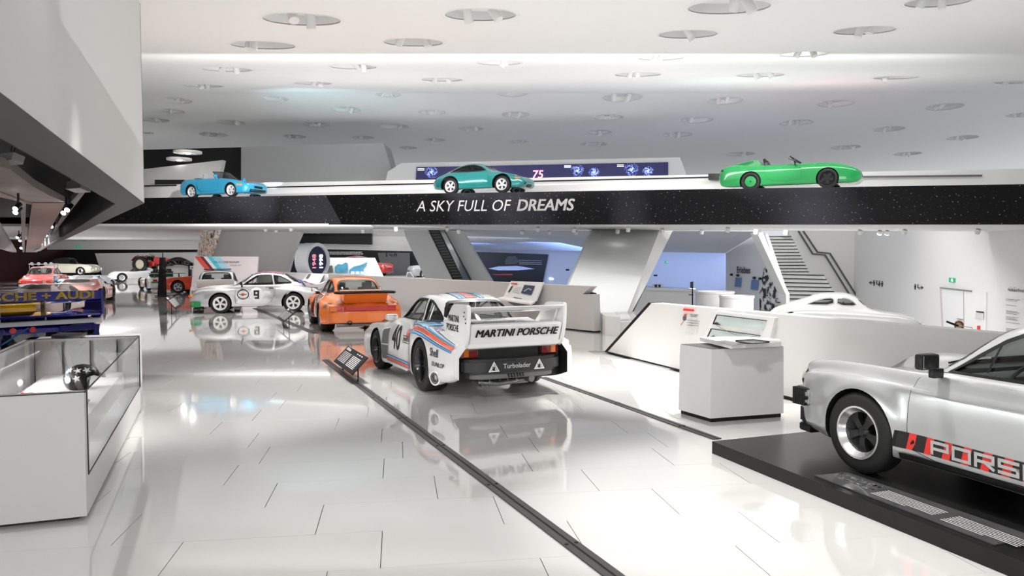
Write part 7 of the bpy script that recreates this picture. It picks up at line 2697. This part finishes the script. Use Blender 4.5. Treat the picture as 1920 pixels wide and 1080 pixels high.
# ---- blue and yellow winged racer, rear view, built wing first
def blue_yellow_racer():
    BL = mat('deep_blue_paint', (.010, .012, .22), .2, 0, coat=1)
    YE = mat('yellow_paint', (.80, .42, .01), .2, 0, coat=1)
    S = auto([(-1.0, .25), (-.8, .40), (-.2, .58), (.3, .60), (.8, .62), (1.5, .70), (2.1, .84), (2.6, .82), (3.0, .74), (3.2, .64)],
             [(-1.0, .8), (-.8, .98), (0, 1.03), (1.0, .98), (2.2, 1.05), (2.9, 1.05), (3.2, 1.03)], fend=[(-1.0, .24), (-.7, .5), (-.2, .72), (.4, .60), (1.4, .62), (2.0, .84), (2.6, .86), (3.2, .74)], zb=.12)
    c = Car('open_racer', 'blue and yellow open racer with a huge lettered rear wing', S, BL, 48, 5)
    c.cut.append((cavity_bm(S, .7, 1.4, .3, open_top=True), M_plastic))
    for x in (0, 2.35):
        c.cut_arch(x, .36, .40)
    c.cut_end([(-.98, .05), (.98, .05), (.98, .56), (-.98, .56)], 2.55, 3.6, M_dark)
    c.patch('yellow_flash', [smooth_poly([(1.5, -.95), (2.9, -.55), (2.9, .35), (1.5, .75)], 1)], 'T', YE, off=.006)
    c.patch('yellow_flash', [[(1.6, .50), (1.6, .66), (2.9, .74), (2.9, .60)]], 'L', YE, off=.006)
    c.finish()
    simple_wheels(c, 2.35, .35, .42, .2, .82, 'five', M_steel, M_steel)
    # wing
    prof = smooth_poly([(2.55, 1.06), (2.75, 1.07), (3.05, 1.12), (3.30, 1.25), (3.32, 1.22), (3.08, 1.06), (2.8, 1.02)], 1)
    bm = prism([(x, -1.02, z) for x, z in prof], (0, 2.04, 0))
    w = obj('rear_wing', bm, BL, c.root, 40)
    # back face board of the wing with the words
    bd_ = obj('wing_board', prism([(3.325, -1.02, 1.10), (3.325, 1.02, 1.10), (3.33, 1.02, 1.255), (3.33, -1.02, 1.255)], (-.02, 0, 0)), BL, c.root)
    flat_print('wing_lettering', text_bm('PORSCHE + AUDI', .125, bold=.05, sx=1.42, align='CENTER'), (3.33, -.06, 1.125), (0, 1, 0), (0, 0, 1), mat('wing_yellow', (.75, .48, .01), .35), bd_, .006)
    obj('yellow_panel', bx((2.95, -.45, .93), (.40, 1.1, .14), Matrix.Rotation(-.3, 3, 'Y'), bev=.05), YE, c.root, 40)
    obj('lower_wing', prism([(2.7, -1.02, .80), (3.34, -1.02, .86), (3.36, -1.02, .83), (2.7, -1.02, .76)], (0, 2.04, 0)), BL, c.root)
    obj('deck_edge', prism([(3.30, -1.03, .765), (3.30, 1.03, .765), (3.36, 1.03, .70), (3.36, -1.03, .70)], (-.05, 0, .01)), mat('pale_edge', (.6, .6, .62), .35), c.root)
    for sg in (-1, 1):
        obj('end_plate', prism([(2.4, sg * 1.02, .78), (2.5, sg * 1.02, 1.10), (3.34, sg * 1.02, 1.29), (3.38, sg * 1.02, .84), (3.2, sg * 1.02, .74)], (0, sg * .03, 0)), BL, c.root)
        obj('tail_lamp', lathe([(0, -.03), (.045, -.03), (.045, .03), (0, .03)], 14, Matrix.Translation((3.36, sg * .14 - .17, .64)) @ Matrix.Rotation(PI / 2, 4, 'Z')), M_redlens, c.root, 40)
        # frame boxes at the back
        b1_ = [(sg * 1.0, .64), (sg * .42, .64), (sg * .48, .40), (sg * .98, .42)]
        bb_ = band(b1_, .02, .05)
        bmesh.ops.solidify(bb_, geom=bb_.faces[:], thickness=.08)
        for v in bb_.verts:
            v.co = Vector((3.25 + v.co.z, v.co.x, v.co.y))
        obj('tail_frame', bb_, BL, c.root)
    for sg in (-.45, .2):
        obj('wing_stay', bx((3.1, sg, .95), (.25, .02, .36)), M_steel, c.root)
    eg = bmesh.new()
    add_box(eg, (2.6, 0, .45), (.8, .5, .4))
    add_tube(eg, [(2.9, -.3, .5), (3.1, -.25, .35), (3.2, -.2, .22)], .07, 10)
    add_tube(eg, [(2.9, .3, .5), (3.1, .25, .35), (3.2, .2, .22)], .07, 10)
    add_lathe(eg, [(0, -.1), (.13, -.1), (.13, .1), (0, .1)], 18, Matrix.Translation((3.0, -.55, .33)) @ Matrix.Rotation(PI / 2, 4, 'Z'))
    obj('engine', eg, M_steel, c.root, 40)
    tb_ = bmesh.new()
    for a, b_ in (((3.22, -.05, .66), (3.0, -.62, .24)), ((3.22, -.05, .66), (3.0, .28, .28)), ((3.2, -.9, .66), (3.0, -.62, .24)), ((3.2, .5, .66), (3.0, .28, .28))):
        add_tube(tb_, [a, b_], .016, 8)
    obj('frame_tube', tb_, mat('tube_blue', (.05, .18, .5), .3, .3), c.root)
    return c


def tractor():
    RD = mat('tractor_red', (.70, .03, .03), .3, coat=.6)
    root = empty('tractor')
    tag(root, 'red vintage tractor with cream wheel centres before the white wall', 'tractor')
    CR = mat('wheel_cream', (.85, .78, .58), .4)
    for sg in (-1, 1):
        for (x, R, W, nm) in ((0, .32, .16, 'front_wheel'), (1.65, .60, .30, 'rear_wheel')):
            bm = lathe([(R * .62, -W / 2), (R * .9, -W / 2), (R, -W / 3), (R, W / 3), (R * .9, W / 2), (R * .62, W / 2)], 32, close=True)
            if R > .5:
                for k in range(22):
                    for s2 in (-1, 1):
                        add_box(bm, Matrix.Rotation(k * 2 * PI / 22 + (s2 * .07), 3, 'Y') @ Vector((R + .01, s2 * W * .25, 0)), (.05, W * .45, .05), Matrix.Rotation(k * 2 * PI / 22, 3, 'Y'))
            w = obj(nm, bm, M_rubber, root, 30)
            w.location = (x, sg * .62, R)
            obj('wheel_disc', lathe([(0, -.03), (R * .2, -.05), (R * .45, .02), (R * .62, -.05), (R * .62, .05), (0, .05)], 28), CR, w, 30)
            obj('hub', lathe([(0, -.09), (R * .14, -.08), (R * .16, .0), (0, .0)], 16), RD, w, 40)
    bm = prism([(-.45, -.24, .62), (-.40, -.24, 1.02), (-.1, -.24, 1.10), (.8, -.24, 1.16), (.85, -.24, .7), (.2, -.24, .5)], (0, .48, 0))
    bmesh.ops.recalc_face_normals(bm, faces=bm.faces)
    bmesh.ops.bevel(bm, geom=bm.edges[:], offset=.05, segments=3, affect='EDGES')
    obj('bonnet', bm, RD, root, 50)
    obj('gearbox', bx((1.25, 0, .62), (.95, .36, .36), bev=.04), RD, root, 40)
    for sg in (-1, 1):
        P = [(1.65 + .70 * math.cos(a), .60 + .70 * math.sin(a)) for a in [PI * (.12 + .62 * k / 10) for k in range(11)]]
        bm = bmesh.new()
        prev = None
        for x, z in P:
            cur = (bm.verts.new((x, sg * .46, z)), bm.verts.new((x, sg * .78, z)))
            if prev:
                bm.faces.new((prev[0], prev[1], cur[1], cur[0]))
            prev = cur
        bmesh.ops.solidify(bm, geom=bm.faces[:], thickness=.02)
        obj('mudguard', bm, RD, root, 40)
        obj('headlight', lathe([(0, -.06), (.09, -.05), (.06, .06), (0, .08)], 16, Matrix.Translation((-.25, sg * .34, .92)) @ Matrix.Rotation(PI / 2, 4, 'Z')), M_lamp, root, 40)
    obj('axle', tube([(0, -.6, .34), (0, .6, .34)], .05), M_steel, root)
    obj('seat', bx((1.55, 0, 1.0), (.36, .42, .08), bev=.03), M_black, root, 40)
    bm = lathe([(.18 + .012 * math.cos(t * PI / 3), .012 * math.sin(t * PI / 3)) for t in range(6)], 22, Matrix.Translation((1.05, 0, 1.32)) @ Matrix.Rotation(PI / 2 + .5, 4, 'X') @ Matrix.Identity(4), close=True)
    add_tube(bm, [(1.05, 0, 1.32), (.85, 0, 1.05)], .015)
    obj('steering_wheel', bm, M_black, root, 40)
    obj('exhaust', tube([(.1, .1, 1.1), (.1, .1, 1.5)], .03), M_black, root)
    return root


def set_h(c, p, heading, wb_side='L', track=.72):
    hv = Vector((heading[0], heading[1], 0)).normalized()
    right = Vector((hv.y, -hv.x, 0))
    s = 1 if wb_side == 'L' else -1
    r = c.root if isinstance(c, Car) else c
    r.location = Vector(p) + right * track * s
    r.rotation_euler = (0, 0, math.atan2(-hv.y, -hv.x))


# ================================================= placing
def hd(a, b):
    """heading from the rear contact a to the front contact b"""
    v = Vector(b) - Vector(a)
    v.z = 0
    return v.normalized()


c1 = foreground_coupe()
fw = G(1609, 886, plh)
set_h(c1, fw, -u_, 'L', .80)
c2 = racing_coupe()
hv2 = hd(G(787, 731), G(706, 690.5))
set_h(c2, G(706, 690.5), hv2, 'L', .875)
c2.root.scale = (1, .92, 1)
c3 = orange_coupe()
set_h(c3, G(583, 606), hd(G(603, 618), G(583, 606)), 'L', .86)
c4 = silver_coupe()
set_h(c4, G(413, 587.5), hd(G(551, 585.2), G(413, 587.5)), 'L', .84)
c5 = white_duck_coupe()
set_h(c5, G(372, 569), (-.32, .95), 'L', .8)
c6 = cabriolet()
q = D(433, 363.5, BZ(433) + .55)
q2 = D(345, 365.5, BZ(345) + .8)
set_h(c6, q, hd(q2, q), 'R', .8)
c7 = teal_concept()
q, q2 = D(941, 357, BZ(941) + .55), D(838, 358, BZ(838) + .7)
set_h(c7, q, hd(q2, q), 'R', .82)
c8 = green_roadster()
q, q2 = D(1551, 350.5, BZ(1551) + .5), D(1405, 351.5, BZ(1405) + .8)
set_h(c8, q, hd(q2, q), 'R', .83)
c9 = targa()
set_h(c9, G(334, 550), (-1, -.10), 'L', .76)
c10 = silver_spyder()
set_h(c10, G(229, 529), (-.8, -.6), 'L', .7)
c11 = green_white_racer()
set_h(c11, G(264, 545) * 1.05, (-.57, .82), 'L', .85)
c12 = cream_cabrio()
set_h(c12, D(152, 517, 55), (1, .06), 'R', .72)
for o in [c12.root]:
    pass
c13 = streamliner()
set_h(c13, D(1655, 629, 20.5), (.93, -.36), 'R', .55)
c13.root.scale = (.96, .96, .96)
c14 = rack_coupe(mat('signal_red_paint', (.62, .02, .015), .25, coat=1), 'red coupe with a chrome roof rack at the dark far left')
set_h(c14, (-24.6, 39.8, 0), (-.35, .93), 'L', 0)
c15 = low_prototype('endurance_racer', mat('pink_paint', (.80, .36, .30), .3, coat=1), 'pink endurance racer beyond the blue lettered wing')
set_h(c15, (-17.6, 31, 0), (-.32, .94), 'L', 0)
c16 = low_prototype('endurance_racer', mat('sky_blue_paint', (.08, .35, .62), .3, coat=1), 'light blue endurance racer behind the pink one', stripe=M_wprint)
set_h(c16, (-20.6, 36.6, 0), (-.32, .94), 'L', 0)
c17 = low_prototype('endurance_racer', mat('rose_white_paint', (.78, .60, .56), .3, coat=1), 'pale rose racer right of the pink one above the blue wing tip')
set_h(c17, (-15.4, 25.5, 0), (-.2, .98), 'L', 0)
c18 = blue_yellow_racer()
set_h(c18, (-10.3, 14.6, 0), (-.72, .69), 'L', 0)
tr_ = tractor()
q = D(300, 510, 58)
set_h(tr_, q, (1, -.1), 'R', .7)
def deck_z(p):
    t = ((Vector((p.x, p.y, 0)) - Vector((TL_.x, TL_.y, 0))).dot(bdir)) / math.hypot(TRt.x - TL_.x, TRt.y - TL_.y)
    return TL_.z + (TRt.z - TL_.z) * t


for c_ in (c6, c7, c8):
    r_ = c_.root
    hx = Vector((-math.cos(r_.rotation_euler.z), -math.sin(r_.rotation_euler.z), 0))
    r_.location.z = deck_z(r_.location - hx * 1.1) + .004
# tall plates the far cars stand on
def stand(root, sx, sy, label, x=1.1):
    h = root.location.z
    if h < .08:
        return
    M = root.matrix_basis
    pts = [M @ Vector((x + a * sx / 2, b_ * sy / 2, 0)) for a, b_ in ((-1, -1), (1, -1), (1, 1), (-1, 1))]
    base = -1.9 if 'parapet' in label else 0
    o = slab('display_stand', [Vector((p.x, p.y, base)) for p in pts], (0, 0, h - base - .002), M_white if 'dark' not in label else M_black)
    tag(o, label, 'display stand')
stand(c10.root, 4.2, 2.2, 'white display stand under the small silver open car', 1.05)
stand(c12.root, 5.2, 3.0, 'pale display stand under the cream cabriolet')
stand(c14.root, 5.0, 3.0, 'low dark display stand under the red rack coupe')
stand(c13.root, 4.8, 2.0, 'white stand behind the parapet under the streamlined coupe')
stand(tr_, 3.6, 2.2, 'white display stand under the red tractor', .7)
# parts of two cars on the ramp level beyond the parapet
c19 = build_911('vintage_coupe', 'red vintage coupe partly hidden beside the slant-ended white panel', mat('vintage_red_paint', (.45, .02, .012), .25, coat=1), BASE911, nx=36, sub=4, hi=False)
set_h(c19, D(697, 519, 47), (.95, -.3), 'R', .75)
c20 = build_911('vintage_coupe', 'grey vintage coupe partly hidden by the slanted grey column', mat('vintage_grey_paint', (.28, .29, .30), .25, coat=1), BASE911, nx=36, sub=4, hi=False)
set_h(c20, D(797, 524, 46), (-.95, -.3), 'L', .75)
for c_ in (c19, c20):
    headlights(c_)
struct(slab('ramp_floor', [Vector((-16, 43, D(720, 519, 47).z - .01)), Vector((-2, 43, D(720, 519, 47).z - .01)), Vector((-2, 52, D(720, 519, 47).z - .01)), Vector((-16, 52, D(720, 519, 47).z - .01))], (0, 0, -.1), M_grey))
o = obj('floor_bracket', tube([D(762, 519, 43), D(764, 511, 43), D(770, 511.5, 43), D(775, 520, 43)], .04, 6), M_lgrey)
tag(o, 'thin grey bent rail in front of the red vintage coupe', 'rail')


# ---------------------------------------------------------------- visitor behind the parapet
def person(loc, rz):
    root = empty('person', loc, rz)
    tag(root, 'person with long brown hair behind the white parapet, holding up a black stick', 'person')
    J = {'pelvis': (0, 0, .95), 'belly': (0, 0, 1.12), 'chest': (0, 0, 1.33), 'neck': (0, 0, 1.48), 'head0': (0, -.01, 1.56), 'head1': (0, -.015, 1.63), 'head2': (0, -.005, 1.71),
         'shl': (-.17, 0, 1.40), 'ell': (-.24, -.02, 1.14), 'wrl': (-.22, -.16, .95), 'shr': (.17, 0, 1.40), 'elr': (.27, -.10, 1.20), 'wrr': (.30, -.22, 1.42),
         'hl': (-.09, 0, .90), 'kl': (-.10, -.02, .50), 'al': (-.10, .02, .08), 'tl': (-.11, -.14, .04), 'hr': (.09, 0, .90), 'kr': (.10, -.02, .50), 'ar': (.10, .02, .08), 'tr': (.11, -.14, .04)}
    R = {'pelvis': (.15, .11), 'belly': (.125, .10), 'chest': (.15, .105), 'neck': (.055, .055), 'head0': (.065, .07), 'head1': (.078, .095), 'head2': (.07, .09), 'shl': (.06, .06), 'ell': (.042, .042), 'wrl': (.028, .028),
         'shr': (.06, .06), 'elr': (.042, .042), 'wrr': (.028, .028), 'hl': (.09, .09), 'kl': (.06, .06), 'al': (.04, .04), 'tl': (.04, .035), 'hr': (.09, .09), 'kr': (.06, .06), 'ar': (.04, .04), 'tr': (.04, .035)}
    E = [('pelvis', 'belly'), ('belly', 'chest'), ('chest', 'neck'), ('neck', 'head0'), ('head0', 'head1'), ('head1', 'head2'), ('chest', 'shl'), ('shl', 'ell'), ('ell', 'wrl'), ('chest', 'shr'), ('shr', 'elr'), ('elr', 'wrr'),
         ('pelvis', 'hl'), ('hl', 'kl'), ('kl', 'al'), ('al', 'tl'), ('pelvis', 'hr'), ('hr', 'kr'), ('kr', 'ar'), ('ar', 'tr')]
    # hands: palm and five fingers each
    for s, w in (('l', 'wrl'), ('r', 'wrr')):
        p = Vector(J[w])
        d = (p - Vector(J['el' + s])).normalized()
        side = d.cross(Vector((0, 0, 1)) if abs(d.z) < .9 else Vector((0, 1, 0))).normalized()
        J['p' + s] = tuple(p + d * .06)
        R['p' + s] = (.034, .018)
        E.append((w, 'p' + s))
        for k in range(4):
            a = p + d * .10 + side * (-.027 + .018 * k)
            b_ = a + d * (.035 + (.006 if k in (1, 2) else 0)) + Vector((0, -.01, 0))
            J[f'f{s}{k}'] = tuple(a)
            J[f'g{s}{k}'] = tuple(b_)
            R[f'f{s}{k}'] = (.0095, .0095)
            R[f'g{s}{k}'] = (.008, .008)
            E += [('p' + s, f'f{s}{k}'), (f'f{s}{k}', f'g{s}{k}')]
        a = p + d * .05 + side * .045
        J['th' + s] = tuple(a + d * .03)
        R['th' + s] = (.010, .010)
        E.append(('p' + s, 'th' + s))
    names = list(J)
    me = bpy.data.meshes.new('body')
    me.from_pydata([J[n] for n in names], [(names.index(a), names.index(b_)) for a, b_ in E], [])
    o = bpy.data.objects.new('body', me)
    COL.objects.link(o)
    md = o.modifiers.new('s', 'SKIN')
    for i, n in enumerate(names):
        me.skin_vertices[0].data[i].radius = R[n]
        me.skin_vertices[0].data[i].use_root = (n == 'pelvis')
    o.modifiers.new('d', 'SUBSURF').levels = 2
    dg = bpy.context.evaluated_depsgraph_get()
    dg.update()
    m2 = bpy.data.meshes.new_from_object(o.evaluated_get(dg))
    bpy.data.objects.remove(o)
    skin, shirt, jeans, shoe = mat('skin', (.60, .38, .28), .5), mat('dark_shirt', (.05, .06, .09), .8), mat('jeans', (.06, .09, .18), .8), mat('shoe', (.03, .03, .03), .6)
    for m in (skin, shirt, jeans, shoe):
        m2.materials.append(m)
    for f in m2.polygons:
        c = f.center
        f.material_index = 3 if c.z < .10 else 2 if c.z < 1.0 and abs(c.x) < .18 and c.y > -.12 else 1 if (1.0 <= c.z < 1.47 and math.hypot(c.x, 0) < .30 and not (c.y < -.15)) else 0
    mesh_obj('body', m2, None, root, 60)
    hb_ = bmesh.new()
    bmesh.ops.create_uvsphere(hb_, u_segments=24, v_segments=16, radius=.115)
    for v in hb_.verts:
        if v.co.z < 0:
            v.co.z *= 2.6
            v.co.x *= 1.05
        if v.co.y < -.02 and v.co.z < .045:
            v.co.y = -.02 + (v.co.y + .02) * .1
        v.co.y = v.co.y * 1.08 + .02
        v.co.z += 1.655
    obj('hair', hb_, mat('brown_hair', (.22, .09, .03), .55, var=.5, scale=30), root, 60)
    fc = bmesh.new()
    add_box(fc, (0, -.118, 1.635), (.022, .03, .04))
    obj('nose', fc, skin, root, 60)
    for sx in (-.032, .032):
        obj('eye', lathe([(0, -.008), (.009, -.006), (.009, .004), (0, .004)], 10, Matrix.Translation((sx, -.098, 1.658))), M_ink, root)
    obj('mouth', bx((0, -.104, 1.598), (.04, .012, .010), bev=.003), mat('lips', (.45, .14, .12), .5), root)
    return root


pp = D(1798, 612, 21.5)
pr = person((pp.x, pp.y, -1.78), -.5)
hand = pr.matrix_basis @ Vector((.31, -.26, 1.50))
tip = D(1775, 603, 21.2)
st_ = empty('hand_stick', hand)
tag(st_, 'thin stick with a black grip held up beside the brown hair', 'stick')
pb_ = tip + (tip - hand).normalized() * -.0
obj('rod', tube([(0, 0, -.15), (0, 0, .1), (tip - hand) * .6], .012, 8), M_chrome, st_)
obj('grip', tube([(tip - hand) * .55, tip - hand], .03, 10), M_black, st_)
